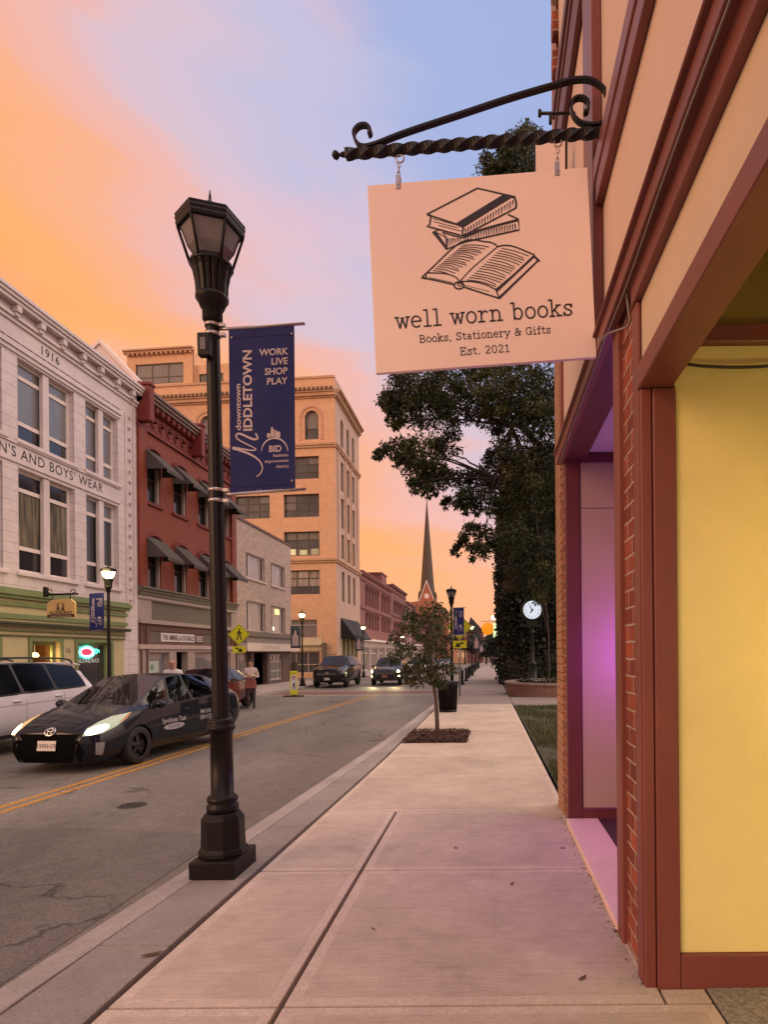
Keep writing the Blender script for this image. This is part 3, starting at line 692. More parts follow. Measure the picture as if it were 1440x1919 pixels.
# second book
fill([(655, 888), (770, 852), (920, 812), (926, 824), (742, 872), (650, 912)]); fill([(500, 876), (516, 872), (578, 960), (564, 964)])
ink([(870, 792), (920, 815), (926, 868), (655, 928), (570, 962), (500, 878), (535, 866)], 8)
ink([(570, 962), (566, 905), (548, 880), (600, 896), (650, 908)], 7); ink([(520, 880), (566, 905)], 4)
for k in range(20):
    t = k / 19; x = 660 + (905 - 660) * t; y = 888 + (838 - 888) * t; ink([(x, y), (x + 2, y + 32 + 4 * sin(k * 1.7))], [7, 2.5])
for k in range(6): ink([(575 + k * 12, 908 + (k % 2) * 3), (577 + k * 12, 948 - k * 5)], [7, 2.5])
# open book
ink([(472, 1078), (640, 928), (760, 926), (800, 935), (820, 950)], 7, 5); ink([(820, 950), (850, 944), (900, 950), (1000, 990)], 7, 5)
ink([(820, 950), (760, 1000), (690, 1060), (636, 1118)], 5, 5); ink([(472, 1078), (560, 1082), (610, 1098), (634, 1120)], 6, 5)
ink([(640, 1120), (700, 1122), (760, 1136), (810, 1160)], 6, 5); ink([(1000, 990), (905, 1080), (810, 1160), (806, 1162)], 5)
fill([(810, 1165), (1002, 992), (1032, 1022), (1018, 1024), (832, 1206), (820, 1200), (1012, 1018), (998, 1004), (818, 1172)])
ink([(446, 1102), (472, 1078)], 7); ink([(446, 1102), (520, 1116), (606, 1136)], 8); ink([(655, 1148), (740, 1176), (830, 1204)], 8)
ink([(810, 1160), (826, 1200)], 6); ink([(470, 1080), (468, 1100)], 4); ink([(480, 1100), (600, 1126)], 2.5); ink([(660, 1140), (780, 1170)], 2.5)
ink([(x, y) for x, y in arc(630, 1140, 24, 17, 0, 360, 20)], 8); ink([(x, y) for x, y in arc(634, 1136, 11, 7, 0, 360, 14)], 5)
ink([(446, 1102), (462, 1106), (470, 1096)], 8)
for k in range(15):                    # lines of print
    t = k / 14
    a = (648 + (502 - 648) * t, 942 + (1066 - 942) * t); b = (778 + (606 - 778) * t, 952 + (1090 - 952) * t)
    ink([a, ((a[0] + b[0]) / 2, (a[1] + b[1]) / 2 - 5 + 2 * sin(k)), (b[0] - 8 * (k % 3), b[1])], 4, 4)
    a = (838 + (668 - 838) * t, 958 + (1112 - 958) * t); b = (972 + (812 - 972) * t, 996 + (1146 - 996) * t)
    ink([a, ((a[0] + b[0]) / 2, (a[1] + b[1]) / 2 - 5 + 2 * sin(k * 1.3)), (b[0] - 12 * (k % 4 == 1), b[1])], 4, 4)
part(art, 'book_drawing', m_ink, sg, normals=False)
# slab serif type, drawn as strokes; x-height 1, ascender 1.5, capitals 1.42
O_ = arc(.5, .5, .42, .5, 90, 450, 24)
SL = {
 'w': (1.25, [[(.1, 1), (.36, .02)], [(.36, .02), (.62, .85)], [(.62, .85), (.88, .02)], [(.88, .02), (1.14, 1)], [(-.04, .98), (.28, .98)], [(.96, .98), (1.28, .98)], [(.5, .9), (.74, .9)]]),
 'e': (1.0, [[(.1, .53), (.9, .53)], arc(.5, .5, .42, .5, 0, 318, 22)]),
 'l': (.75, [[(.38, 1.5), (.38, 0)], [(.1, 1.48), (.38, 1.48)], [(.06, .02), (.70, .02)]]),
 'o': (1.0, [O_]),
 'r': (.92, [[(.28, 1), (.28, 0)], [(.02, .98), (.28, .98)], [(.0, .02), (.58, .02)], [(.28, .58), (.42, .86), (.62, .98), (.80, .94), (.84, .78)]]),
 'n': (1.15, [[(.25, 1), (.25, 0)], [(.0, .98), (.25, .98)], [(.0, .02), (.48, .02)], [(.25, .62)] + arc(.58, .62, .32, .37, 180, 0, 12) + [(.90, 0)], [(.68, .02), (1.14, .02)]]),
 'b': (1.05, [[(.2, 1.5), (.2, .0)], [(-.06, 1.48), (.2, 1.48)], arc(.54, .5, .38, .5, 150, -150, 22)]),
 'k': (1.08, [[(.22, 1.5), (.22, 0)], [(-.04, 1.48), (.22, 1.48)], [(-.02, .02), (.44, .02)], [(.22, .38), (.82, .98)], [(.60, .98), (1.0, .98)], [(.44, .60), (.86, .02)], [(.66, .02), (1.08, .02)]]),
 's': (.9, [spline([(.78, .78), (.60, .97), (.30, .95), (.16, .76), (.34, .57), (.62, .46), (.78, .25), (.60, .03), (.28, .03), (.10, .24)], 4), [(.79, .99), (.79, .72)], [(.09, .02), (.09, .28)]]),
 't': (.75, [[(.3, 1.35), (.3, .25), (.34, .1), (.44, .03), (.60, .04), (.72, .2)], [(.04, .98), (.66, .98)]]),
 'a': (1.02, [spline([(.16, .82), (.34, .98), (.62, .94), (.74, .72)], 4) + [(.74, .25), (.76, .12), (.82, .04), (.98, .03)], arc(.44, .29, .31, .27, 20, 340, 18)]),
 'i': (.72, [[(.36, 1), (.36, 0)], [(.08, .98), (.36, .98)], [(.04, .02), (.68, .02)], [(.33, 1.36), (.39, 1.36)], [(.33, 1.42), (.39, 1.42)]]),
 'y': (1.12, [[(.12, 1), (.54, .05)], [(.98, 1), (.50, -.12), (.34, -.42), (.14, -.40)], [(-.06, .98), (.32, .98)], [(.78, .98), (1.14, .98)]]),
 'f': (.75, [[(.32, 0), (.32, 1.2), (.42, 1.46), (.62, 1.48), (.74, 1.36)], [(.06, .98), (.64, .98)], [(.06, .02), (.62, .02)]]),
 ',': (.5, [[(.24, .1), (.26, 0), (.16, -.24)], [(.18, .08), (.30, .08)]]),
 '.': (.5, [[(.18, .06), (.32, .06)], [(.18, .0), (.32, .0)]]),
 'B': (1.25, [[(.2, 1.42), (.2, 0)], [(.0, 1.40), (.64, 1.40)] + arc(.64, 1.07, .34, .33, 90, -90, 10) + [(.2, .74)], [(.64, .74)] + arc(.68, .37, .42, .36, 90, -90, 10) + [(.0, .02)]]),
 'S': (1.15, [spline([(.92, 1.12), (.74, 1.38), (.40, 1.40), (.18, 1.14), (.34, .84), (.70, .66), (.98, .38), (.78, .06), (.40, .02), (.14, .28)], 5), [(.93, 1.42), (.93, 1.06)], [(.12, .0), (.12, .36)]]),
 'G': (1.3, [arc(.62, .71, .52, .70, 40, 330, 24), [(1.08, .0), (1.08, .62)], [(.78, .62), (1.26, .62)], [(1.04, 1.42), (1.04, 1.04)]]),
 'E': (1.2, [[(.22, 1.42), (.22, 0)], [(.0, 1.40), (1.02, 1.40)], [(1.02, 1.40), (1.02, 1.08)], [(.0, .02), (1.08, .02)], [(1.08, .02), (1.08, .36)], [(.22, .73), (.74, .73)], [(.74, .90), (.74, .56)]]),
 '&': (1.35, [spline([(1.18, .74), (.98, .24), (.66, .0), (.26, .04), (.12, .34), (.36, .64), (.70, .90), (.78, 1.20), (.58, 1.42), (.36, 1.28), (.40, .98), (.80, .36), (1.22, .0)], 4), [(.92, .76), (1.34, .76)]]),
 '2': (1.08, [spline([(.14, 1.05), (.26, 1.34), (.54, 1.42), (.84, 1.26), (.86, .96), (.60, .60), (.14, .03)], 4), [(.12, .03), (.92, .03), (.94, .30)]]),
 '0': (1.08, [arc(.52, .71, .42, .70, 90, 450, 26)]),
 '1': (.95, [[(.18, 1.12), (.48, 1.40)], [(.48, 1.42), (.48, 0)], [(.14, .02), (.84, .02)]]),
 ' ': (.62, []),
}
def slab_text(txt, p0, p1, xh, w, name):
    adv = sum(SL[c][0] + 0.14 for c in txt) - 0.14
    d = Vector((p1[0] - p0[0], p1[1] - p0[1])); sx = d.length / adv; d.normalize(); up = Vector((d.y, -d.x))
    art = MB(); x = 0.0; s = 3.28 / 2.618 / 1000
    for c in txt:
        a, strokes = SL[c]
        for st in strokes:
            st = [tuple(q) for q in st]
            def q(u): return (p0[0] + d.x * (x + u[0]) * sx + up.x * u[1] * xh, p0[1] + d.y * (x + u[0]) * sx + up.y * u[1] * xh)
            if len(st) == 2:           # square the ends of short strokes a little past their points
                e = Vector((st[1][0] - st[0][0], st[1][1] - st[0][1])).normalized() * 0.05; st = [(st[0][0] - e.x, st[0][1] - e.y), (st[1][0] + e.x, st[1][1] + e.y)]
            art.ribbon([cp(*q(u), 0.0022) for u in st], w * s, HN)
        x += a + 0.14
    return part(art, name, m_ink, sg, normals=False)
slab_text('well worn books', (322, 1352), (1190, 1284), 54, 8.0, 'shop_name_lettering')
slab_text('Books, Stationery & Gifts', (437, 1421), (1080, 1373), 25, 4.2, 'trade_line_lettering')
slab_text('Est. 2021', (637, 1482), (880, 1465), 26, 4.2, 'date_line_lettering')
def hook(ringc, top, bot, name='hook'):
    mb = MB(); c = hp(*ringc); rr = 0.025
    U, V = Vector((cos(R(3)), -sin(R(3)), 0)), Vector((0, 0, 1))
    mb.tube([c + (U * cos(a) + V * sin(a)) * rr for a in np.linspace(0, 2 * pi, 17)], 0.005, 6, cap=False)
    a, b = hp(*top), hp(*bot); L = (a - b).length; n = 3
    for k in range(n):                 # chain links
        m0 = a.lerp(b, (k + .5) / n); ax = (b - a).normalized(); sd = U if k % 2 == 0 else -HN
        mb.tube([m0 + ax * cos(t) * L / n * 0.62 + sd * sin(t) * 0.009 for t in np.linspace(0, 2 * pi, 13)], 0.0035, 5, cap=False)
    part(mb, name, m_zinc, sg)
    mb = MB(); F = Frame(hp(bot[0] - 0.5, bot[1]), U, HN); mb.fbox(F, -0.014, 0.014, -0.075, 0.01, -0.034, 0.006)
    mb.lathe([(0.0, -0.004), (0.006, -0.004), (0.006, 0.004), (0, 0.004)], 8, F(0, -0.05, 0.008), cap=False)
    part(mb, 'clip', m_zinc, sg, bevel=0.003)
hook((750, 298), (748, 306), (747, 332)); hook((1046, 268), (1046, 277), (1045, 307))

# ------------------------------------------------------------------ the next hanging sign along the wall
b2 = thing('sign_bracket', 'short black iron bar with half round crest holding the smaller cream sign', 'sign bracket', (0.74, 5.0, 4.6))
F2 = Frame((0, 5.0, 0), (1, 0, 0), (0, -1, 0)); k5 = 5.0 / FPX
def q5(x, y): p = at(x, y, 5.0); return p
mb = MB(); mb.tube([q5(1013, 213), q5(1080, 213)], 0.012, 8); mb.tube([q5(1012, 207), q5(1012, 219)], 0.014, 8); part(mb, 'bar', m_irn, b2)
mb = MB(); mb.tube([q5(*p) for p in arc(1030, 247, 26, 15, 0, 180, 14)], 0.012, 6); mb.tube([q5(1032, 213), q5(1032, 233)], 0.014, 6); part(mb, 'crest', m_irn, b2)
mb = MB(); mb.tube([q5(1003, 246), q5(1003, 470)], 0.010, 6); mb.tube([q5(1062, 246), q5(1062, 470)], 0.010, 6); mb.tube([q5(1003, 470), q5(1062, 470)], 0.010, 6); part(mb, 'frame', m_irn, b2)
mb = MB(); a, b = q5(1006, 466), q5(1059, 252); mb.box(a.x, b.x, 4.985, 5.015, a.z, b.z)
o = part(mb, 'hanging_sign', m_board, None, bevel=0.004); tag(o, 'smaller plain cream sign in iron frame half hidden behind the book sign', 'shop sign')
# ================================================================== buildings along the far side of the street
XL = -14.0
m_terra = brick('white_terracotta', (0.57, 0.49, 0.49), (0.53, 0.455, 0.455), (0.25, 0.20, 0.20), 0.62, 0.31, 0.014, 0.35, 0.4, var=0.17, offset=0.0)
m_terra_s = mat('terracotta_smooth', (0.57, 0.49, 0.485), 0.4, var=0.08, scale=1.5, stain=0.25)
m_frame_w = mat('white_window_paint', (0.62, 0.54, 0.52), 0.5, var=0.05)
m_glass = mat('window_glass_dark', (0.022, 0.022, 0.026), 0.04, var=0.3, scale=0.5, spec=0.9)
m_glass_b = mat('window_glass_blind', (0.13, 0.125, 0.13), 0.3, var=0.15, scale=1.2, coat=1.0, coat_rough=0.02)
m_glass_c = curtain('window_curtain_glass', (0.035, 0.03, 0.022), (0.17, 0.135, 0.085))
m_glass_w = curtain('pale_curtain_glass', (0.12, 0.10, 0.09), (0.36, 0.30, 0.27), 6)
m_green = mat('green_trim_paint', (0.145, 0.185, 0.075), 0.55, var=0.12, scale=2)
m_tan = mat('tan_shop_paint', (0.42, 0.36, 0.20), 0.6, var=0.08, scale=1.5)
m_ink2 = mat('dark_letter_paint', (0.02, 0.015, 0.02), 0.6)
m_intr = mat('warm_interior', (0.20, 0.09, 0.03), 0.8, var=0.4, scale=1.5)

def facade(mb, F, u0, u1, v0, v1, holes, depth=0.22, w=0.0, mi=0):
    us = sorted({u0, u1} | {h[0] for h in holes} | {h[1] for h in holes}); vs = sorted({v0, v1} | {h[2] for h in holes} | {h[3] for h in holes})
    for a, b in zip(us, us[1:]):
        run = None
        for c, d in zip(vs, vs[1:]):
            inside = any(h[0] <= a + 1e-6 and b - 1e-6 <= h[1] and h[2] <= c + 1e-6 and d - 1e-6 <= h[3] for h in holes)
            if not inside: mb.poly([F(a, c, w), F(b, c, w), F(b, d, w), F(a, d, w)], mi)
    for a, b, c, d in [h[:4] for h in holes]:      # reveals
        e = w - depth
        mb.poly([F(a, c, w), F(a, d, w), F(a, d, e), F(a, c, e)], mi); mb.poly([F(b, c, w), F(b, d, w), F(b, d, e), F(b, c, e)], mi)
        mb.poly([F(a, d, w), F(b, d, w), F(b, d, e), F(a, d, e)], mi); mb.poly([F(a, c, w), F(b, c, w), F(b, c, e), F(a, c, e)], mi)
def window(par, F, u0, u1, v0, v1, fm, gm, ub=(), vb=(), fw=0.07, rec=0.16, bar=None, name='window'):
    bar = bar or fw * 0.8; mb = MB(); w0, w1 = -rec - 0.05, -rec + 0.03; z = 0.001
    mb.fbox(F, u0 + z, u1 - z, v1 - fw, v1 - z, w0, w1); mb.fbox(F, u0 + z, u1 - z, v0 + z, v0 + fw, w0, w1)
    mb.fbox(F, u0 + z, u0 + fw, v0 + fw + z, v1 - fw - z, w0, w1); mb.fbox(F, u1 - fw, u1 - z, v0 + fw + z, v1 - fw - z, w0, w1)
    for u in ub: mb.fbox(F, u - bar / 2, u + bar / 2, v0 + fw + z, v1 - fw - z, w0 + 0.004, w1 - 0.004)
    for v in vb: mb.fbox(F, u0 + fw + z, u1 - fw - z, v - bar / 2, v + bar / 2, w0 + 0.008, w1 - 0.008)
    f = mb.build(name, fm, par)
    gs = gm if isinstance(gm, list) else [gm]
    g = MB(); cuts = [u0 + fw] + list(ub) + [u1 - fw]; rws = [v0 + fw] + list(vb) + [v1 - fw]; k = 0
    for r, (c, d) in enumerate(zip(rws, rws[1:])):
        for q, (a, b) in enumerate(zip(cuts, cuts[1:])):
            g.poly([F(a, c, -rec - 0.012), F(b, c, -rec - 0.012), F(b, d, -rec - 0.012), F(a, d, -rec - 0.012)], (r * (len(cuts) - 1) + q) % len(gs))
    p = g.build('pane', gs, f, normals=False)
    return f
def ledge(par, F, u0, u1, prof, m, name):             # moulding: prof is a list of (v0, v1, w)
    mb = MB()
    for k, (a, b, w) in enumerate(prof): mb.fbox(F, u0, u1, a, b - 0.002, -0.05, w)
    return mb.build(name, m, par)
def body(par, F, u0, u1, v0, v1, deep, m, name='building_shell'):   # side and rear walls and roof
    mb = MB()
    for u in (u0, u1): mb.poly([F(u, v0, -0.003), F(u, v1, -0.003), F(u, v1, -deep), F(u, v0, -deep)])
    mb.poly([F(u0, v1 - 0.3, -0.003), F(u1, v1 - 0.3, -0.003), F(u1, v1 - 0.3, -deep), F(u0, v1 - 0.3, -deep)])
    mb.poly([F(u0, v0, -deep), F(u1, v0, -deep), F(u1, v1, -deep), F(u0, v1, -deep)])
    return mb.build(name, m, par)
def lettering(par, F, txt, u, v, size, m, w, bold=0.0, align='CENTER', spacing=1.0, wide=1.0, name='lettering'):
    mb = MB(); put_text(mb, txt, lambda a, b: F(a, b, w), (u, v), (size * wide, 0), (0, size), bold, align, spacing)
    return mb.build(name, m, par, normals=False)
def fit_lettering(par, F, txt, u0, u1, v, size, m, w, bold=0.0, spacing=1.0, name='lettering'):
    vs, _ = text_mesh(txt, bold, 'LEFT', spacing); lo, hi = min(p[0] for p in vs), max(p[0] for p in vs); k = (u1 - u0) / (hi - lo)
    mb = MB(); put_text(mb, txt, lambda a, b: F(a, b, w), (u0 - lo * k, v), (k, 0), (0, size), bold, 'LEFT', spacing)
    return mb.build(name, m, par, normals=False)
def street_frame(): return Frame((XL, 0, 0), (0, 1, 0), (1, 0, 0))   # u is distance down the street
FS = street_frame()
G0 = -0.75                                             # walls run below the pavement

# ------------------------------------------------------------------ white terracotta store of 1916
wb = thing('white_terracotta_building', 'white glazed terracotta store dated 1916 with green and tan restaurant front', 'building', (XL, 20, gz(20)))
U1 = 24.55
bays = [(12.4, 14.7), (15.2, 17.75), (18.35, 20.85), (21.45, 23.3)]
rowsv = [(8.1, 10.55), (4.15, 7.25)]
holes = [(a, b, c, d) for a, b in bays for c, d in rowsv] + [(0.0, 9.5, 4.15, 10.55)][:0]
mb = MB(); facade(mb, FS, 6, U1, 3.6, 10.95, holes, 0.28); mb.build('facade', m_terra, wb)
mb = MB(); mb.fbox(FS, 6, U1, 10.95, 11.72, -0.05, 0.0); mb.build('frieze', m_terra_s, wb)
body(wb, FS, 6, U1, G0, 12.25, 14, m_terra_s)
for i, (a, b) in enumerate(bays):
    for j, (c, d) in enumerate(rowsv):
        mid = (a + b) / 2; h = d - c
        gm = [m_glass_b, m_glass_b, m_glass_b, m_glass_b, m_glass_b, m_glass_b] if j == 0 else [m_glass, m_glass, m_glass_c, m_glass_c, m_glass, m_glass]
        if j == 0 and i == 2: gm = [m_glass, m_glass, m_glass_b, m_glass_b, m_glass_b, m_glass_b]
        if j == 1 and i == 3: gm = [m_glass, m_glass, m_glass, m_glass, m_glass_b, m_glass_b]
        window(wb, FS, a, b, c, d, m_frame_w, gm, ub=(mid,), vb=(c + h * 0.24, d - h * 0.19), fw=0.09, rec=0.22, bar=0.12)
        mb = MB(); mb.fbox(FS, mid - 0.13, mid + 0.13, c + 0.002, d - 0.002, -0.19, -0.04); mb.build('mullion', m_terra_s, wb, bevel=0.02)
        mb = MB(); mb.fbox(FS, a - 0.12, b + 0.12, c - 0.14, c - 0.004, -0.02, 0.10); mb.build('window_sill', m_terra_s, wb, bevel=0.02)
ledge(wb, FS, 6, U1 - 1.1, [(10.62, 10.75, 0.05), (10.75, 10.9, 0.10), (10.98, 11.05, 0.05)], m_terra_s, 'moulding')
ledge(wb, FS, 6, U1 + 0.0, [(11.50, 11.62, 0.06), (11.62, 11.72, 0.12)], m_terra_s, 'moulding')
ledge(wb, FS, 6, U1 + 0.12, [(11.97, 12.08, 0.26), (12.08, 12.18, 0.32), (12.18, 12.28, 0.37)], m_terra_s, 'cornice')
mb = MB(); mb.fbox(FS, 6, U1, 11.72, 11.97, -0.05, 0.03); mb.build('cornice_bed', m_terra_s, wb)
u = 6.4
while u < U1:
    mb = MB(); mb.fbox(FS, u - 0.09, u + 0.09, 11.76, 11.965, 0.032, 0.25); mb.fbox(FS, u - 0.07, u + 0.07, 11.64, 11.758, 0.032, 0.19)
    mb.build('bracket', m_terra_s, wb, bevel=0.015); u += 0.98
ros = MB(); u = 6.3                                    # band of small rosettes along the top and down the edge
while u < U1 - 1.2: ros.fbox(FS, u - 0.05, u + 0.05, 10.91, 10.975, 0.0, 0.05); u += 0.55
v = 3.7
while v < 10.9: ros.fbox(FS, U1 - 0.55, U1 - 0.46, v, v + 0.09, 0.0, 0.05); v += 0.42
ros.build('rosette_band', mat('rosette_shade', (0.33, 0.25, 0.25), 0.5), wb)
mb = MB(); mb.fbox(FS, U1 - 0.80, U1 - 0.74, 3.6, 11.0, 0.002, 0.05); mb.fbox(FS, U1 - 0.27, U1 - 0.21, 3.6, 11.5, 0.002, 0.05); mb.build('edge_moulding', m_terra_s, wb)
ledge(wb, FS, 6, U1 - 1.15, [(7.36, 7.42, 0.05), (7.92, 7.98, 0.06)], m_terra_s, 'moulding')
mb = MB(); mb.fbox(FS, 6, U1 - 1.2, 7.43, 7.915, -0.02, 0.012); mb.build('name_band', m_terra_s, wb)
fit_lettering(wb, FS, "MEN'S AND BOYS' WEAR", 17.0, 22.35, 7.52, 0.44, m_ink2, 0.016, 0.004, spacing=1.12, name='store_lettering')
fit_lettering(wb, FS, '1916', 19.35, 20.15, 11.12, 0.38, m_ink2, 0.006, 0.004, spacing=1.15, name='date_lettering')
# the restaurant front below
fr = MB(); fr.fbox(FS, 6, U1 - 0.95, 2.62, 3.30, -0.05, 0.06); fr.fbox(FS, 6, U1 - 0.95, 2.24, 2.50, -0.05, 0.04); fr.build('shop_fascia', m_tan, wb)
ledge(wb, FS, 6, U1 - 0.85, [(3.30, 3.40, 0.20), (3.40, 3.52, 0.28), (3.52, 3.60, 0.22)], m_green, 'green_cornice')
ledge(wb, FS, 6, U1 - 0.9, [(2.71, 2.86, 0.12), (3.08, 3.21, 0.12)], m_green, 'green_moulding')
ledge(wb, FS, 6, U1 - 0.9, [(2.50, 2.56, 0.24), (2.56, 2.618, 0.28)], mat('dark_green_trim', (0.05, 0.055, 0.028), 0.6), 'dark_moulding')
ledge(wb, FS, 6, U1 - 0.95, [(2.34, 2.385, 0.09), (2.205, 2.25, 0.07)], mat('olive_trim', (0.10, 0.12, 0.045), 0.6), 'green_moulding')
shopw = [(15.2, 17.5), (18.8, 20.05), (20.9, 22.75)]
mb = MB(); facade(mb, FS, 6, U1 - 0.95, G0, 2.20, [(a, b, -0.2, 2.06) for a, b in shopw], 0.3, 0.0); mb.build('shop_wall', m_tan, wb)
mb = MB(); facade(mb, FS, U1 - 0.95, U1, G0, 3.6, [], 0.1, 0.0); mb.build('corner_pier', m_terra, wb)
for i, (a, b) in enumerate(shopw):
    window(wb, FS, a, b, -0.2, 2.06, m_green, m_glass if i != 1 else [clear_glass('restaurant_pane', (0.75, 0.75, 0.75), 0.25)], fw=0.09, rec=0.2, name='shop_window')
    for s in (a - 0.12, b + 0.02): pass
    mb = MB(); mb.fbox(FS, a - 0.13, a - 0.004, -0.3, 2.17, 0.002, 0.05); mb.fbox(FS, b + 0.004, b + 0.13, -0.3, 2.17, 0.002, 0.05); mb.fbox(FS, a - 0.002, b + 0.002, 2.07, 2.17, 0.002, 0.06); mb.build('window_surround', m_green, wb)
mb = MB(); F = FS; mb.fbox(F, 18.3, 20.6, -0.4, -0.35, -2.2, -0.32); mb.fbox(F, 18.3, 20.6, -0.35, 2.3, -2.3, -2.2); mb.fbox(F, 18.3, 18.35, -0.35, 2.3, -2.2, -0.32); mb.fbox(F, 20.55, 20.6, -0.35, 2.3, -2.2, -0.32); mb.fbox(F, 18.3, 20.6, 2.3, 2.35, -2.2, -0.32)
mb.build('dining_room', m_intr, wb)
m_bulb = emit('warm_bulb', (1.0, 0.62, 0.16), 16); m_cordm = mat('pendant_cord', (0.02, 0.02, 0.02), 0.6)
pl = MB(); c = F(19.75, 1.62, -0.6); pl.lathe([(0.0, -0.1), (0.09, -0.06), (0.12, 0.0), (0.09, 0.07), (0.02, 0.1)], 12, c); p = pl.build('pendant_lamp', m_bulb, wb)
mb = MB(); mb.tube([c + Vector((0, 0, 0.1)), F(19.75, 2.3, -0.6)], 0.012, 6); mb.build('cord', emit('lit_cord', (1.0, 0.6, 0.2), 0.6), p)
lamp_light('pendant_light', c + Vector((0.3, 0, 0)), 24, (1.0, 0.6, 0.2), 0.1)
lettering(wb, FS, '16', 20.44, 1.70, 0.26, m_ink2, 0.006, name='house_number')

# neon oval in the last window and the white name under it
ns = thing('neon_sign', 'red and turquoise oval neon open sign glowing in the restaurant window', 'neon sign', FS(21.35, 0.3, -0.1))
def ell(rx, ry, n=28): return [(rx * cos(2 * pi * k / n), ry * sin(2 * pi * k / n)) for k in range(n + 1)]
NF = Frame(FS(21.62, 1.73, -0.13), (0, 1, 0), (1, 0, 0))
mb = MB(); mb.tube([NF(a, b) for a, b in ell(0.39, 0.19)], 0.030, 6, cap=False); mb.build('turquoise_tube', emit('neon_turquoise', (0.10, 1.0, 0.80), 5.0), ns)
mb = MB(); mb.tube([NF(a, b, -0.01) for a, b in ell(0.34, 0.15)], 0.022, 6, cap=False); mb.build('white_tube', emit('neon_white', (0.7, 1.0, 1.0), 3.0), ns)
mb = MB(); mb.prism([NF(a, b, -0.03) for a, b in ell(0.31, 0.125)[:-1]], (0.006, 0, 0)); mb.build('red_backing', emit('neon_red', (1.0, 0.03, 0.08), 2.6), ns)
mb = MB(); put_text(mb, 'OPEN', lambda a, b: NF(a, b, -0.015), (0, -0.06), (0.19, 0), (0, 0.19), 0.01, 'CENTER'); mb.build('lettering', emit('neon_letter_red', (0.6, 0.005, 0.02), 1.0), ns, normals=False)
mb = MB(); mb.tube([NF(x, y) for x, y in spline([(0.40, 0.04), (0.47, 0.10), (0.55, 0.06), (0.50, -0.05), (0.60, 0.08), (0.66, 0.0)], 5)], 0.02, 6); mb.build('green_tube', emit('neon_green', (0.05, 1.0, 0.40), 4.0), ns)
wl2 = MB(); put_text(wl2, "ALONDRA'S", lambda a, b: FS(a, b, -0.17), (21.75, 1.36), (0.22, 0), (0, 0.20), 0.01, 'CENTER'); o = wl2.build('window_lettering', mat('window_white_letters', (0.6, 0.66, 0.66), 0.5), None, normals=False)
tag(o, "white letters reading ALONDRA'S below the neon oval", 'window lettering')

# projecting restaurant sign
rs_ = thing('restaurant_sign', "tan ALONDRA'S board hanging over the green restaurant cornice", 'shop sign', (-13.2, 17.1, 2.5))
def hq(x, y): return at(x, y, 17.3)
m_tanb = mat('tan_sign_board', (0.62, 0.40, 0.15), 0.5, var=0.06)
pts = [(88, 1131), (97, 1124), (132, 1122), (141, 1129), (141, 1156), (88, 1158)]
mb = MB(); mb.prism([hq(*p) for p in pts], (0, 0.04, 0)); mb.build('board', m_tanb, rs_, bevel=0.006)
mb = MB(); pf = lambda a, b: hq(a, b) + Vector((0, -0.004, 0))
put_text(mb, "ALONDRA'S", pf, (114, 1150.6), (7.6, -0.2), (0, -7.8), 0.03, 'CENTER'); mb.build('lettering', m_ink2, rs_, normals=False)
mb = MB(); mb.prism([pf(*p) for p in ((89, 1152), (140, 1150.6), (140, 1156), (89, 1157.6))], (0, -0.006, 0)); mb.build('name_strip', mat('sign_maroon', (0.07, 0.015, 0.02), 0.5), rs_)
mb = MB(); put_text(mb, 'FAMILY RESTAURANT', lambda a, b: pf(a, b) + Vector((0, -0.01, 0)), (114.5, 1156.2), (4.0, -0.1), (0, -4.2), 0.02, 'CENTER'); mb.build('strip_lettering', mat('sign_pale', (0.5, 0.38, 0.25), 0.5), rs_, normals=False)
mb = MB()                                             # two small figures and an arch above the name
for x in (109, 118):
    mb.add([pf(x, 1142), pf(x - 2.6, 1142), pf(x - 1, 1135), pf(x, 1127), pf(x + 1, 1135), pf(x + 2.6, 1142)], [(0, 1, 2, 3, 4, 5)])
mb.ribbon([pf(x, y) for x, y in arc(113.5, 1138, 8, -8, 0, 180, 12)], 0.012, (0, -1, 0)); mb.ribbon([pf(105, 1143.4), pf(122, 1143)], 0.02, (0, -1, 0)); mb.build('emblem', m_ink2, rs_, normals=False)
bk = thing('sign_bracket', 'dark bracket with two small scrolls carrying the tan restaurant sign', 'sign bracket', (-13.9, 17.3, 3.0))
mb = MB(); mb.tube([hq(86, 1114.5), hq(146, 1112.6)], 0.03, 6); mb.build('bar', m_irn, bk)
mb = MB(); a, b = hq(83, 1119), hq(88.5, 1100); mb.box(a.x, b.x, 17.24, 17.36, a.z, b.z); mb.build('wall_plate', m_irn, bk, bevel=0.01)
for x, s in ((92, 1), (138, -1)):
    mb = MB(); mb.tube([hq(x + s * r * cos(t), 1109 - r * sin(t)) for t, r in [(k * 0.5, 5.5 - 0.38 * k) for k in range(12)]], 0.014, 5); mb.build('scroll', m_irn, bk)
for x in (98, 132):
    mb = MB(); mb.tube([hq(x, 1114), hq(x, 1123)], 0.012, 5); mb.build('hook', m_irn, bk)

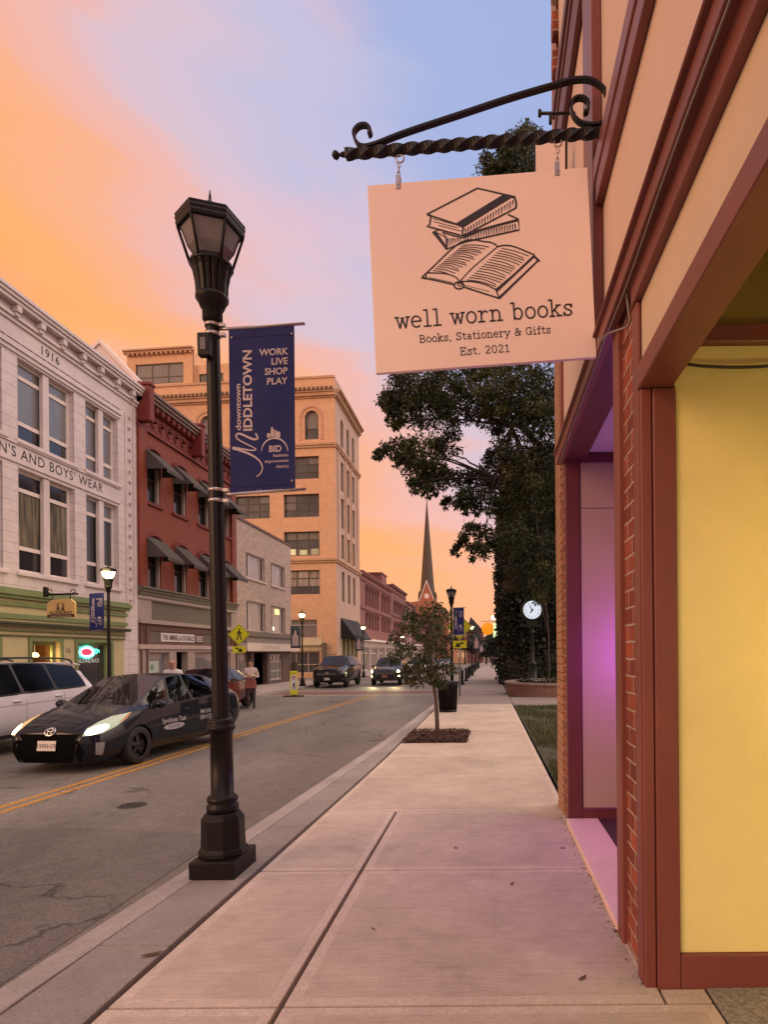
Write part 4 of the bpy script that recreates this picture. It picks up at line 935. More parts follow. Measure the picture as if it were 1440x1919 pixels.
# ------------------------------------------------------------------ red brick building with awnings
m_redb = brick('painted_red_brick', (0.215, 0.040, 0.018), (0.175, 0.032, 0.015), (0.14, 0.027, 0.014), 0.22, 0.075, 0.008, 0.7, 0.3, var=0.15)
m_reds = mat('red_painted_trim', (0.145, 0.015, 0.010), 0.65, var=0.2, scale=4, bump=0.3, bscale=9)
m_awn = mat('grey_awning_cloth', (0.062, 0.050, 0.045), 0.85, var=0.12, scale=5)
m_taup = mat('taupe_shop_paint', (0.30, 0.235, 0.205), 0.6, var=0.1, scale=2)
m_taupd = mat('olive_panel', (0.115, 0.092, 0.070), 0.6, var=0.12, scale=2)
m_brn = mat('brown_trim', (0.12, 0.05, 0.042), 0.6, var=0.1)
rb = thing('red_brick_building', 'deep red painted brick building with grey window awnings and ornate cornice', 'building', (XL, 29, gz(29)))
V0, V1 = 24.56, 34.05
cents = [25.75, 28.0, 30.35, 32.75]
holes = []
for c in cents: holes += [(c - 0.55, c + 0.55, 7.95, 10.0), (c - 0.55, c + 0.55, 4.4, 6.4)]
mb = MB(); facade(mb, FS, V0, V1, 4.15, 10.9, holes, 0.3); mb.build('facade', m_redb, rb)
body(rb, FS, V0, V1, G0, 12.2, 13, m_redb)
mb = MB(); mb.fbox(FS, V0, V1, 10.9, 12.0, -0.05, 0.03); mb.build('frieze', m_reds, rb)
orn = MB()
for k in range(15):
    u = V0 + 0.55 + k * 0.62
    orn.lathe([(0.0, 0.05), (0.12, 0.04), (0.17, 0.0)], 8, FS(u, 11.35, 0.03), cap=False)
    P = [FS(u + 0.22 * cos(t) * (1 - k2 * 0.05), 11.32 + 0.22 * sin(t), 0.05) for k2, t in enumerate(np.linspace(0.2, 5.6, 12))]
    orn.tube(P, 0.035, 5)
orn.build('frieze_ornament', m_reds, rb)
ledge(rb, FS, V0, V1, [(10.80, 10.95, 0.10), (11.0, 11.06, 0.06), (11.72, 11.82, 0.14), (11.82, 11.94, 0.24)], m_reds, 'moulding')
ledge(rb, FS, V0 + 0.35, V1 - 0.1, [(11.95, 12.07, 0.36), (12.07, 12.2, 0.44), (12.2, 12.30, 0.52)], mat('cornice_brown', (0.17, 0.105, 0.085), 0.5, var=0.15), 'cornice')
for u in (V0 + 0.17, 29.2, V1 - 0.2):
    mb = MB(); mb.fbox(FS, u - 0.17, u + 0.17, 11.0, 12.42, 0.0, 0.56); mb.fbox(FS, u - 0.21, u + 0.21, 12.42, 12.55, -0.02, 0.60); mb.build('console', m_reds, rb, bevel=0.03)
for u in np.arange(V0 + 0.6, V1 - 0.3, 0.45):
    mb = MB(); mb.fbox(FS, u - 0.07, u + 0.07, 11.70, 11.945, 0.03, 0.30); mb.build('dentil', m_reds, rb)
for u in (V0 + 0.3, V1 - 0.3):
    mb = MB(); mb.fbox(FS, u - 0.28, u + 0.28, 4.2, 10.8, 0.0, 0.10); mb.build('pilaster', m_redb, rb)
for c in cents:
    for v0, v1 in ((7.95, 10.0), (4.4, 6.4)):
        window(rb, FS, c - 0.55, c + 0.55, v0, v1, m_brn, m_glass, vb=((v0 + v1) / 2,), fw=0.07, rec=0.2)
        mb = MB(); mb.fbox(FS, c + 0.40, c + 0.52, v0 + 0.06, v1 - 0.5, -0.15, -0.03); mb.build('blind_strip', m_taup, rb)
        mb = MB(); mb.fbox(FS, c - 0.72, c + 0.72, v0 - 0.12, v0 - 0.003, -0.05, 0.09); mb.build('window_sill', m_taup if v0 < 5 else m_reds, rb)
        hd = MB(); k = 12
        for r0, r1, w in ((0.70, 0.82, 0.10), (0.83, 0.92, 0.06)):
            P = [(c + r1 * cos(pi * i / k), v1 - 0.25 + r1 * 0.62 * sin(pi * i / k)) for i in range(k + 1)] + [(c + r0 * cos(pi * i / k), v1 - 0.25 + r0 * 0.62 * sin(pi * i / k)) for i in range(k, -1, -1)]
            hd.prism([FS(a, b, 0.003) for a, b in P], (w, 0, 0))
        hd.build('hood_mould', m_reds, rb)
        # awning: sloping cloth with side gores and a short valance
        t, b_, d = v1 + 0.12, v1 - 0.78, 0.95; e = 0.68
        aw = MB()
        A, Bq, C, D = FS(c - e, t, 0.02), FS(c + e, t, 0.02), FS(c + e, b_, d), FS(c - e, b_, d)
        aw.add([A, Bq, C, D], [(0, 1, 2, 3)])
        aw.add([A, D, FS(c - e, b_, 0.02)], [(0, 1, 2)]); aw.add([Bq, C, FS(c + e, b_, 0.02)], [(0, 1, 2)])
        aw.add([D, C, FS(c + e, b_ - 0.14, d), FS(c - e, b_ - 0.14, d)], [(0, 1, 2, 3)])
        aw.build('awning', m_awn, rb, normals=False)
# shop front
ledge(rb, FS, V0, V1, [(4.20, 4.32, 0.16), (4.32, 4.40, 0.24), (4.06, 4.20, 0.10)], m_taupd, 'shop_cornice')
mb = MB(); facade(mb, FS, V0, V1, 2.95, 4.06, [(25.55, 33.5, 3.08, 3.86)], 0.10); mb.build('shop_fascia', m_taup, rb)
mb = MB(); mb.fbox(FS, 25.56, 33.49, 3.08, 3.86, -0.14, -0.098); mb.build('fascia_panel', m_taupd, rb)
ledge(rb, FS, V0, V1, [(2.90, 3.05, 0.12), (3.90, 4.03, 0.06)], m_taup, 'moulding')
mb = MB(); facade(mb, FS, V0, V1, 2.05, 2.90, [(25.5, 33.6, 2.16, 2.62)], 0.05, -0.06); mb.build('sign_band', m_brn, rb)
mb = MB(); mb.fbox(FS, 25.51, 33.59, 2.16, 2.62, -0.14, -0.109); mb.build('sign_panel', m_taupd, rb)
ledge(rb, FS, V0, V1, [(1.86, 2.05, 0.05)], mat('pink_taupe', (0.38, 0.29, 0.26), 0.6), 'moulding')
holes = [(25.35, 27.0, -0.3, 1.72), (27.6, 28.65, G0 + 0.01, 1.74), (29.35, 33.4, -0.3, 1.72)]
mb = MB(); facade(mb, FS, V0, V1, G0, 1.86, holes, 0.3, -0.02); mb.build('shop_wall', m_taup, rb)
window(rb, FS, *holes[0], m_taup, m_glass_b, fw=0.08, rec=0.2, name='shop_window'); window(rb, FS, *holes[2], m_taup, m_glass_b, ub=(31.8,), fw=0.08, rec=0.2, name='shop_window')
mb = MB(); mb.fbox(FS, 27.61, 28.64, G0 + 0.01, 1.74, -1.2, -1.15); mb.build('door', m_brn, rb)
for u in (24.72, 25.15):
    mb = MB(); mb.fbox(FS, u, u + 0.10, G0, 2.75, 0.0, 0.03); mb.build('pilaster_strip', m_brn, rb)
o = MB().fbox(FS, 26.4, 29.4, 2.19, 2.56, -0.10, -0.05).build('church_sign', mat('white_banner', (0.62, 0.56, 0.54), 0.6), None)
tag(o, 'long white THE UMBRELLA OF GRACE sign over the taupe shop front', 'sign')
fit_lettering(o, FS, 'THE UMBRELLA OF GRACE', 26.5, 29.3, 2.26, 0.32, m_ink2, -0.044, 0.02)
o = MB().fbox(FS, 29.5, 30.35, 2.19, 2.54, -0.10, -0.06).build('maroon_sign', mat('maroon_board', (0.10, 0.025, 0.03), 0.6), None)
tag(o, 'small maroon board with pale lines beside the white umbrella sign', 'sign')
for k in range(3):
    lb = MB(); lb.fbox(FS, 29.56, 30.28 - 0.1 * (k % 2), 2.24 + k * 0.1, 2.28 + k * 0.1, -0.059, -0.056); lb.build('pale_line', m_frame_w, o)
o = MB().fbox(FS, 25.6, 26.4, 0.86, 1.36, -0.18, -0.17).build('window_poster', mat('poster_pale_green', (0.38, 0.42, 0.38), 0.6), None)
tag(o, 'pale green poster taped inside the taupe shop window', 'poster')
mb = MB(); mb.lathe([(0.0, 0.0), (0.14, 0.0)], 16, (0, 0, 0), cap=False); mb.v = [tuple(FS(25.85 + p[0], 1.08 + p[1], -0.166)) for p in mb.v]; mb.build('poster_disc', mat('poster_green', (0.12, 0.22, 0.16), 0.6), o, normals=False)


# ------------------------------------------------------------------ low white painted brick building
m_wbrk = brick('white_painted_brick', (0.44, 0.335, 0.29), (0.36, 0.27, 0.235), (0.24, 0.175, 0.155), 0.62, 0.155, 0.02, 0.75, 0.6, var=0.18)
m_wfr = mat('pale_window_frame', (0.46, 0.38, 0.34), 0.6)
pb = thing('painted_brick_building', 'low pale painted brick building with curtained windows above a signed canopy', 'building', (XL, 39, gz(39)))
P0, P1 = 34.06, 43.7
wins = [(35.6, 38.6), (39.7, 42.4)]
holes = [(a, b, c, d) for a, b in wins for c, d in ((6.1, 7.55), (2.95, 4.75))]
mb = MB(); facade(mb, FS, P0, P1, 2.62, 9.25, holes, 0.22); mb.build('facade', m_wbrk, pb)
body(pb, FS, P0, P1, G0, 9.25, 14, m_wbrk)
ledge(pb, FS, P0, P1 + 0.05, [(9.22, 9.36, 0.06)], m_brn, 'coping')
for i, (a, b) in enumerate(wins):
    for c, d in ((6.1, 7.55), (2.95, 4.75)):
        q = (b - a)
        window(pb, FS, a, b, c, d, m_wfr, [m_glass, m_glass_w, m_glass], ub=(a + q * 0.2, b - q * 0.2), fw=0.08, rec=0.14, bar=0.10)
        mb = MB(); mb.fbox(FS, a - 0.1, b + 0.1, c - 0.12, c - 0.003, -0.05, 0.08); mb.build('window_sill', m_wfr, pb)
o = MB().fbox(FS, 40.75, 41.55, 4.25, 4.6, -0.135, -0.12).build('lit_window_sign', emit('lit_sign_yellow', (1.0, 0.85, 0.28), 1.6), None)
tag(o, 'small lit yellow sign glowing in the upper window of the pale brick building', 'lit sign')
ledge(pb, FS, P0 + 0.2, P1, [(2.62, 2.92, 0.62)], m_taupd, 'canopy_edge')
mb = MB(); mb.fbox(FS, P0 + 0.3, P1 - 0.1, 2.25, 2.615, -0.05, 0.5); mb.build('canopy', mat('canopy_grey', (0.22, 0.18, 0.17), 0.6, var=0.2, scale=3), pb)
can = MB().fbox(FS, P0 + 0.25, P1, 1.78, 2.25, -0.05, 0.56).build('sign_band', mat('sign_band_white', (0.55, 0.46, 0.40), 0.6), pb)
fit_lettering(can, FS, 'I.MEMEMI J', 36.4, 39.6, 1.90, 0.30, mat('faded_letter', (0.38, 0.31, 0.27), 0.6), 0.564)
mb = MB(); facade(mb, FS, P0, P1, G0, 2.3, [(34.3, 36.2, -0.4, 1.7), (36.7, 38.9, G0 + .01, 1.7), (39.4, 41.7, -0.1, 1.6)], 0.3); mb.build('shop_wall', mat('shop_brown', (0.10, 0.06, 0.05), 0.7), pb)
window(pb, FS, 34.3, 36.2, -0.4, 1.7, m_brn, m_glass_w, fw=0.06, rec=0.2, name='shop_window'); window(pb, FS, 39.4, 41.7, -0.1, 1.6, m_wfr, m_glass_b, vb=(0.5, 1.1), ub=(40.1, 40.9), fw=0.1, rec=0.1, name='shop_window')
mb = MB(); mb.fbox(FS, 36.75, 38.85, G0, 1.7, -1.6, -1.55); mb.build('door', m_dark, pb)
mb = MB(); mb.box(XL - 6, XL + 0.4, 43.72, 43.78, -0.4, 1.0); mb.box(XL - 6, XL - 0.1, 43.72, 43.80, 2.4, 4.2); mb.build('side_shopfront', m_taupd, pb)

# ------------------------------------------------------------------ the tall ochre stone block on the corner of the side street
m_och = brick('ochre_stone', (0.60, 0.355, 0.20), (0.56, 0.33, 0.185), (0.47, 0.27, 0.155), 1.3, 0.62, 0.012, 0.75, 0.25, var=0.14)
m_ochs = mat('ochre_trim', (0.47, 0.28, 0.165), 0.7, var=0.12, scale=1.2, stain=0.25)
m_glass_t = mat('grey_window_glass', (0.075, 0.072, 0.075), 0.25, var=0.35, scale=0.5, spec=0.2)
m_glass_tb = mat('grey_window_blind', (0.17, 0.15, 0.14), 0.4, var=0.2, scale=0.8, spec=0.2)
m_brz = mat('dark_bronze_frame', (0.045, 0.035, 0.03), 0.5)
tb = thing('corner_block', 'tall ochre stone corner block with arched top windows and penthouse', 'building', (XL, 57, gz(57)))
CY = 56.9; A6 = R(6)
FT = Frame((XL, CY, 0), (-cos(A6), sin(A6), 0), (-sin(A6), -cos(A6), 0))     # front to the side street; u runs away from the main street
FR = Frame((XL, CY, 0), (0, 1, 0), (1, 0, 0)); TD = 10.5
cols = [(1.6, 5.05), (6.4, 9.85), (11.2, 14.65), (16.0, 19.45), (20.8, 24.25)]
frows = [(17.9, 20.0), (14.35, 16.5), (10.75, 13.0), (7.15, 9.4)]
holes = [(a, b, c, d) for a, b in cols for c, d in frows]
arx = [1.6, 5.3, 8.55, 11.9, 15.3, 18.7, 22.1]; AW = 1.35
ah = [(a, a + AW, 21.55, 24.25) for a in arx]
sh = [(1.9, 5.0, 3.08, 4.8), (1.7, 5.1, -0.2, 1.8)] + [(6.2, 9.8, -0.2, 1.8), (6.2, 9.8, 3.08, 4.8)]
mb = MB(); facade(mb, FT, 0, 26, G0, 27.3, holes + ah + sh, 0.35); mb.build('facade', m_och, tb)
def arch_fill(mb, F, a, b, top, w):                  # spandrels that round off a square opening
    r = (b - a) / 2; c = (a + b) / 2; k = 8
    for sgn in (-1, 1):
        P = [(c + sgn * r, top)] + [(c + sgn * r * cos(pi / 2 * i / k), top - r + r * sin(pi / 2 * i / k)) for i in range(k + 1)]
        mb.prism([F(x, y, w) for x, y in P], F.N * -0.3)
mb = MB()
for a in arx: arch_fill(mb, FT, a, a + AW, 24.25, -0.004)
mb.build('arch_head', m_och, tb)
for a in arx:
    window(tb, FT, a, a + AW, 21.55, 24.25, m_brz, [m_glass_t, m_glass_tb], vb=(22.6,), fw=0.07, rec=0.28)
    hd = MB(); k = 14; c = a + AW / 2
    for r0, r1 in ((0.95, 1.12),):
        P = [(c + r1, 21.5)] + [(c + r1 * cos(pi * i / k), 24.25 - AW / 2 + r1 * sin(pi * i / k)) for i in range(k + 1)] + [(c - r1, 21.5), (c - r0, 21.5)] + [(c + r0 * cos(pi * i / k), 24.25 - AW / 2 + r0 * sin(pi * i / k)) for i in range(k, -1, -1)] + [(c + r0, 21.5)]
        hd.prism([FT(x, y, 0.003) for x, y in P], FT.N * 0.07)
    hd.build('arch_mould', m_ochs, tb)
for i, (a, b) in enumerate(cols):
    for j, (c, d) in enumerate(frows):
        q = (b - a) / 3; h = (d - c)
        gm = [m_glass_t, m_glass_t, m_glass_t, m_glass_tb, m_glass_tb, m_glass_tb, m_glass_tb, m_glass_tb, m_glass_tb]
        dq = [random.choice((0, 0, 1, 1, 2)) for _ in range(3)]; gm = [m_glass_tb if r_ >= 3 - dq[q_] else m_glass_t for r_ in range(3) for q_ in range(3)]
        if j == 2 and i == 0: gm = [m_glass_tb] * 3 + [m_glass_t] * 3 + [m_glass_tb] * 3
        if j == 3: gm = [m_glass_t] * 3 + [m_glass_w] * 6
        window(tb, FT, a, b, c, d, m_brz, gm, ub=(a + q, b - q), vb=(c + h * 0.33, c + h * 0.67), fw=0.08, rec=0.28, bar=0.10)
for k, u in enumerate((2.2, 3.3, 4.4)):               # a lit room behind the third storey window
    o = MB().fbox(FT, u - 0.38, u + 0.30, 10.87, 11.42 - 0.1 * (k == 1), -0.286, -0.28).build('lit_pane', emit('lit_room_%s' % 'abc'[k], (1.0, 0.72, 0.33), (0.35, 0.6, 0.8)[k]), tb)
ledge(tb, FT, -0.06, 26, [(20.75, 20.95, 0.14), (20.95, 21.15, 0.24)], m_ochs, 'string_course')
ledge(tb, FT, -0.06, 26, [(10.05, 10.25, 0.14), (10.25, 10.45, 0.26)], m_ochs, 'string_course')
ledge(tb, FT, -0.1, 26, [(25.35, 25.5, 0.12), (25.5, 25.8, 0.3), (25.8, 25.95, 0.42), (25.95, 26.1, 0.5)], m_ochs, 'cornice')
dt = MB()
for u in np.arange(0.1, 25, 0.42): dt.fbox(FT, u, u + 0.2, 25.95, 26.2, 0.0, 0.58)
dt.build('dentil_course', mat('weathered_copper', (0.12, 0.07, 0.035), 0.7, var=0.4, scale=6), tb)
ledge(tb, FT, -0.02, 26, [(27.2, 27.4, 0.08)], m_ochs, 'coping')
window(tb, FT, 1.9, 5.0, 3.08, 4.8, m_wfr, [m_glass_tb], ub=(3.4,), fw=0.08, rec=0.2); window(tb, FT, 1.7, 5.1, -0.2, 1.8, m_wfr, m_glass_t, ub=(2.85, 4.0), vb=(0.6,), fw=0.08, rec=0.2, name='shop_window')
window(tb, FT, 6.2, 9.8, -0.2, 1.8, m_wfr, m_glass_t, ub=(7.4, 8.6), vb=(0.6,), fw=0.08, rec=0.2, name='shop_window'); window(tb, FT, 6.2, 9.8, 3.08, 4.8, m_wfr, m_glass_t, ub=(8.0,), fw=0.08, rec=0.2)
rl = MB()
for u in np.arange(2.0, 5.0, 0.22): rl.fbox(FT, u, u + 0.04, 3.12, 4.25, -0.12, -0.08)
rl.fbox(FT, 1.95, 4.95, 4.25, 4.31, -0.13, -0.07); rl.build('balcony_rail', m_wfr, tb)
ledge(tb, FT, 1.4, 10.2, [(1.9, 2.36, 0.10), (2.36, 2.44, 0.4), (2.46, 3.05, 0.12)], mat('shop_sign_cream', (0.52, 0.45, 0.30), 0.6), 'shop_sign_band')
mb = MB(); mb.fbox(FT, 1.0, 1.25, 0.9, 2.6, 0.0, 0.5); mb.build('projecting_box_sign', m_taupd, tb)
# flank on the main street
sc_ = [(2.2, 3.25), (4.7, 5.75), (7.1, 8.15)]
fl = [(a, b, c, d) for a, b in sc_ for c, d in [(17.3, 20.1), (13.7, 16.6), (10.75, 13.1), (6.6, 9.5)]] + [(a, b, 21.55, 24.25) for a, b in sc_]
mb = MB(); facade(mb, FR, 0, TD, G0, 27.3, fl + [(1.6, 9.0, G0 + .01, 3.4)], 0.35); mb.build('facade', mat('mauve_stone', (0.42, 0.29, 0.235), 0.75, var=0.1, scale=0.8, stain=0.2, bump=0.1), tb)  # the flank's lack of sun is put into this duller mauve colour
mb = MB()
for a, b in sc_: arch_fill(mb, FR, a, b, 24.25, -0.004)
mb.build('arch_head', m_ochs, tb)
for a, b, c, d in fl: window(tb, FR, a, b, c, d, m_brz, m_glass_t, vb=((c + d) / 2,), fw=0.07, rec=0.2)
for u in (0.9, 4.0, 6.45, 9.3):
    mb = MB(); mb.fbox(FR, u - 0.22, u + 0.22, 10.5, 20.7, 0.0, 0.09); mb.build('pilaster', m_ochs, tb)
ledge(tb, FR, -0.1, TD + 0.1, [(25.35, 25.5, 0.12), (25.5, 25.8, 0.3), (25.8, 25.95, 0.42), (25.95, 26.1, 0.6)], m_ochs, 'cornice')
ledge(tb, FR, -0.06, TD, [(20.75, 20.95, 0.14), (20.95, 21.15, 0.24)], m_ochs, 'string_course'); ledge(tb, FR, -0.06, TD, [(10.05, 10.25, 0.14), (10.25, 10.45, 0.26)], m_ochs, 'string_course')
mb = MB(); mb.fbox(FR, 1.6, 9.0, G0, 3.4, -1.0, -0.9); mb.build('shop_interior', m_dark, tb)
m_blkcloth = mat('black_awning_cloth', (0.012, 0.010, 0.012), 0.8)
for a, b in ((1.5, 5.2), (5.4, 9.2)):
    mb = MB(); P = [FR(a, 5.0, 0.02), FR(b, 5.0, 0.02), FR(b, 3.0, 1.5), FR(a, 3.0, 1.5)]; mb.add(P, [(0, 1, 2, 3)]); mb.add([P[0], P[3], FR(a, 3.0, 0.02)], [(0, 1, 2)]); mb.add([P[1], P[2], FR(b, 3.0, 0.02)], [(0, 1, 2)]); mb.build('black_awning', m_blkcloth, tb, normals=False)
for u in (1.7, 3.5, 5.3, 7.1, 8.9):
    mb = MB(); mb.fbox(FR, u - 0.18, u + 0.18, G0, 3.4, -0.3, 0.05); mb.build('shop_column', m_tan, tb)
# body, penthouse
mb = MB()
a0, a1, b0, b1 = FT(0.01, 0, -0.01), FT(26, 0, -0.01), FT(26, 0, -16), Vector((XL - 0.01, CY + TD, 0))
for p, q in ((a1, b0), (b0, b1)): mb.poly([p + Vector((0, 0, G0)), q + Vector((0, 0, G0)), q + Vector((0, 0, 27.3)), p + Vector((0, 0, 27.3))])
mb.poly([p + Vector((0, 0, 26.9)) for p in (a0, a1, b0, b1)]); mb.build('building_shell', m_och, tb, normals=False)
ph = MB(); facade(ph, FT, 8.6, 18.6, 27.0, 30.1, [(9.2, 10.8, 28.2, 29.3), (12.0, 14.5, 28.1, 29.2)], 0.2, -2.0); ph.fbox(FT, 8.6, 18.6, 27.0, 30.1, -7, -2.21); ph.build('penthouse', m_och, tb)
F2_ = Frame(FT(0, 0, -2.0), FT.U, FT.N)
window(tb, F2_, 9.2, 10.8, 28.2, 29.3, m_brz, m_glass_t, ub=(10.0,), fw=0.07, rec=0.12); window(tb, F2_, 12.0, 14.5, 28.1, 29.2, m_brz, m_glass_t, ub=(13.2,), fw=0.07, rec=0.12)
ph = MB(); facade(ph, FT, 14.9, 21.8, 27.0, 31.4, [(15.9, 20.9, 28.3, 30.3)], 0.2, -1.6); ph.fbox(FT, 14.9, 21.8, 27.0, 31.4, -8, -1.81); ph.build('penthouse', m_och, tb)
F3_ = Frame(FT(0, 0, -1.6), FT.U, FT.N); window(tb, F3_, 15.9, 20.9, 28.3, 30.3, m_brz, [m_glass_tb], ub=(17.5, 19.2), vb=(29.0,), fw=0.1, rec=0.12)
ledge(tb, F3_, 14.7, 22.0, [(31.3, 31.5, 0.3), (31.5, 31.65, 0.45)], m_ochs, 'penthouse_cornice')
for u in np.arange(14.9, 21.8, 0.5): MB().fbox(F3_, u, u + 0.2, 31.1, 31.3, 0.0, 0.3).build('dentil', m_ochs, tb)

# a pale gable wall rising behind the white store
gb = thing('pale_gable', 'pale stepped side gable rising behind the white store cornice', 'building', (-22, 30, 0))
mb = MB(); mb.prism([(-26, 30.5, 8), (-17.3, 30.5, 8), (-17.3, 30.5, 15.2), (-19.15, 30.5, 17.15), (-20.2, 30.5, 16.2), (-26, 30.5, 12)], (0, 0.5, 0)); mb.build('gable_wall', m_terra_s, gb)
mb = MB(); mb.prism([(-17.2, 30.42, 15.25), (-19.15, 30.42, 17.32), (-20.3, 30.42, 16.28), (-20.2, 30.42, 16.14), (-19.15, 30.42, 17.1), (-17.3, 30.42, 15.1)], (0, 0.6, 0)); mb.build('coping', m_frame_w, gb)

# ------------------------------------------------------------------ row beyond: arcaded brick buildings
def brick_row(label, y0, y1, ztop, m, groups, zr, cap=None, shop=m_taup, name='arcaded_brick_building', deep=12):
    t = thing(name, label, 'building', (XL, (y0 + y1) / 2, gz((y0 + y1) / 2)))
    holes, ar = [], []
    for g0, g1, n in groups:
        w = (g1 - g0) / n
        for k in range(n):
            for v0, v1 in zr: holes.append((g0 + w * k + w * 0.14, g0 + w * (k + 1) - w * 0.14, v0, v1))
    mb = MB(); facade(mb, FS, y0, y1, 3.2, ztop, holes, 0.3)
    for a, b, c, d in holes: arch_fill(mb, FS, a, b, d, -0.004)
    mb.build('facade', m, t); body(t, FS, y0, y1, G0 - 0.5, ztop, deep, m)
    for a, b, c, d in holes:
        window(t, FS, a, b, c, d, m_brn, m_glass, vb=((c + d) / 2,), fw=0.07, rec=0.24)
        hd = MB(); k = 8; cc = (a + b) / 2; r = (b - a) / 2; r1 = r + 0.18
        P = [(cc + r1 * cos(pi * i / k), d - r + r1 * sin(pi * i / k)) for i in range(k + 1)] + [(cc + (r + 0.02) * cos(pi * i / k), d - r + (r + 0.02) * sin(pi * i / k)) for i in range(k, -1, -1)]
        hd.prism([FS(x, y, 0.003) for x, y in P], (0.10, 0, 0)); hd.build('arch_mould', m, t)
    ledge(t, FS, y0, y1, [(ztop - 0.9, ztop - 0.75, 0.12), (ztop - 0.3, ztop - 0.1, 0.22), (ztop - 0.1, ztop + 0.08, 0.34)], cap or m, 'cornice')
    ledge(t, FS, y0, y1, [(zr[0][0] - 0.5, zr[0][0] - 0.3, 0.14)], m, 'string_course')
    ledge(t, FS, y0, y1, [(3.0, 3.25, 0.3)], m_frame_w, 'shop_cornice')
    n = max(1, int((y1 - y0) / 5)); w = (y1 - y0) / n
    hs = [(y0 + k * w + 0.5, y0 + (k + 1) * w - 0.5, -0.4, 2.3) for k in range(n)]
    mb = MB(); facade(mb, FS, y0, y1, G0 - 0.5, 3.0, hs, 0.3); mb.build('shop_wall', shop, t)
    for h in hs: window(t, FS, *h, m_frame_w if shop is m_taup else m_tan, m_glass_c, ub=((h[0] * 2 + h[1]) / 3, (h[0] + h[1] * 2) / 3), vb=(1.6,), fw=0.1, rec=0.2, name='shop_window')
    return t
m_mbrk = brick('mauve_brick', (0.24, 0.095, 0.085), (0.19, 0.075, 0.07), (0.17, 0.08, 0.075), 0.24, 0.08, 0.012, 0.8, 0.4, var=0.2)
m_mbrk2 = brick('brown_mauve_brick', (0.20, 0.08, 0.075), (0.165, 0.065, 0.06), (0.14, 0.07, 0.065), 0.24, 0.08, 0.012, 0.8, 0.4, var=0.2)
ab = brick_row('mauve brick building with two storeys of arched windows beside the ochre block', CY + TD + 0.1, 89, 10.7, m_mbrk, [(70, 79, 5), (80.5, 88.3, 4)], [(7.1, 9.6), (4.4, 6.5)])
mb = MB(); mb.box(XL - 3.5, XL - 0.4, 83.5, 87.5, 10.5, 12.4); mb.box(XL - 3.6, XL - 0.3, 83.4, 87.6, 12.41, 12.6); mb.build('stair_tower', m_mbrk, ab)
brick_row('plain brown brick building with flat heavy cornice beyond the arcaded one', 89.1, 105, 11.6, m_mbrk2, [(91, 104, 6)], [(7.6, 9.6), (4.2, 6.4)], name='brown_brick_building')
mur = brick_row('narrow far building with pale painted mural on its upper wall', 105.1, 118, 10.4, m_mbrk, [(113, 117.5, 2)], [(7.0, 9.0), (4.2, 6.2)], name='mural_building')
mm = MB()
for k in range(46):
    y, z, r = 105.6 + rs.uniform() * 7, 3.6 + rs.uniform() * 6.2, rs.uniform(0.25, 0.9)
    mm.prism([FS(y + r * cos(t) * rs.uniform(0.7, 1.1), z + r * sin(t) * rs.uniform(0.7, 1.1), 0.004 + 0.004 * (k % 5)) for t in np.linspace(0, 2 * pi, 9)[:-1]], (0.003, 0, 0), k % 3)
mm.build('mural_painting', [mat('mural_pale', (0.48, 0.33, 0.35), 0.7), mat('mural_dark', (0.12, 0.06, 0.08), 0.7), mat('mural_pink', (0.36, 0.16, 0.20), 0.7)], mur)
brick_row('farthest brick row of the far side, near the church', 118.1, 160, 9.2, m_mbrk2, [(120, 158, 14)], [(6.0, 8.0), (3.9, 5.4)], name='far_brick_row')

# ------------------------------------------------------------------ church with its spire
ch = thing('church', 'brick church with tall dark pointed spire and white edged gable', 'church', (-16.4, 165, gz(165)))
m_slate = mat('brown_slate', (0.062, 0.038, 0.024), 0.6, var=0.2, scale=3)
m_slate2 = m_slate
m_chb = brick('church_brick', (0.36, 0.12, 0.06), (0.30, 0.10, 0.05), (0.28, 0.14, 0.09), 0.3, 0.09, 0.015, 0.8, 0.4)
cx, cy = -16.4, 168
mb = MB(); mb.lathe([(2.35, 15.5), (1.85, 20.6), (0.05, 43.6)], 8, (cx, cy, 0), smooth=False, ph=0.5); mb.build('spire', m_slate, ch)
mb = MB(); mb.box(cx - 2.3, cx + 2.3, cy - 2.3, cy + 2.3, -2, 16.5); mb.build('tower', m_chb, ch)
for sx in (-1, 1):
    for sy in (-1, 1):
        mb = MB(); mb.lathe([(0.5, 14), (0.5, 17.4), (0.02, 18.6)], 4, (cx + sx * 2.0, cy + sy * 2.0, 0), smooth=False, ph=0.5); mb.build('pinnacle', m_slate, ch)
mb = MB(); mb.prism([(cx - 2.1, cy - 2.45, 15.5), (cx + 2.1, cy - 2.45, 15.5), (cx + 0.05, cy - 2.45, 20.8)], (0, 0.12, 0)); mb.build('gable', m_chb, ch)
mb = MB()
for s in (-1, 1): mb.prism([(cx + s * 2.25, cy - 2.6, 15.4), (cx + s * 2.0, cy - 2.6, 15.4), (cx, cy - 2.6, 20.6), (cx, cy - 2.6, 21.3)], (0, 0.13, 0))
mb.build('gable_trim', m_frame_w, ch)
mb = MB(); mb.lathe([(0.0, 0.0), (0.7, 0.0)], 16, (0, 0, 0), cap=False); mb.v = [(cx + p[0], cy - 2.47, 16.9 + p[1]) for p in mb.v]; mb.build('round_window', m_frame_w, ch, normals=False)
mb = MB(); mb.prism([(cx - 7, cy - 8, -2), (cx + 6, cy - 8, -2), (cx + 6, cy - 8, 12.5), (cx + 2.5, cy - 8, 15.5), (cx - 7, cy - 8, 14.5)], (0, 5, 0)); mb.build('nave', m_chb, ch)
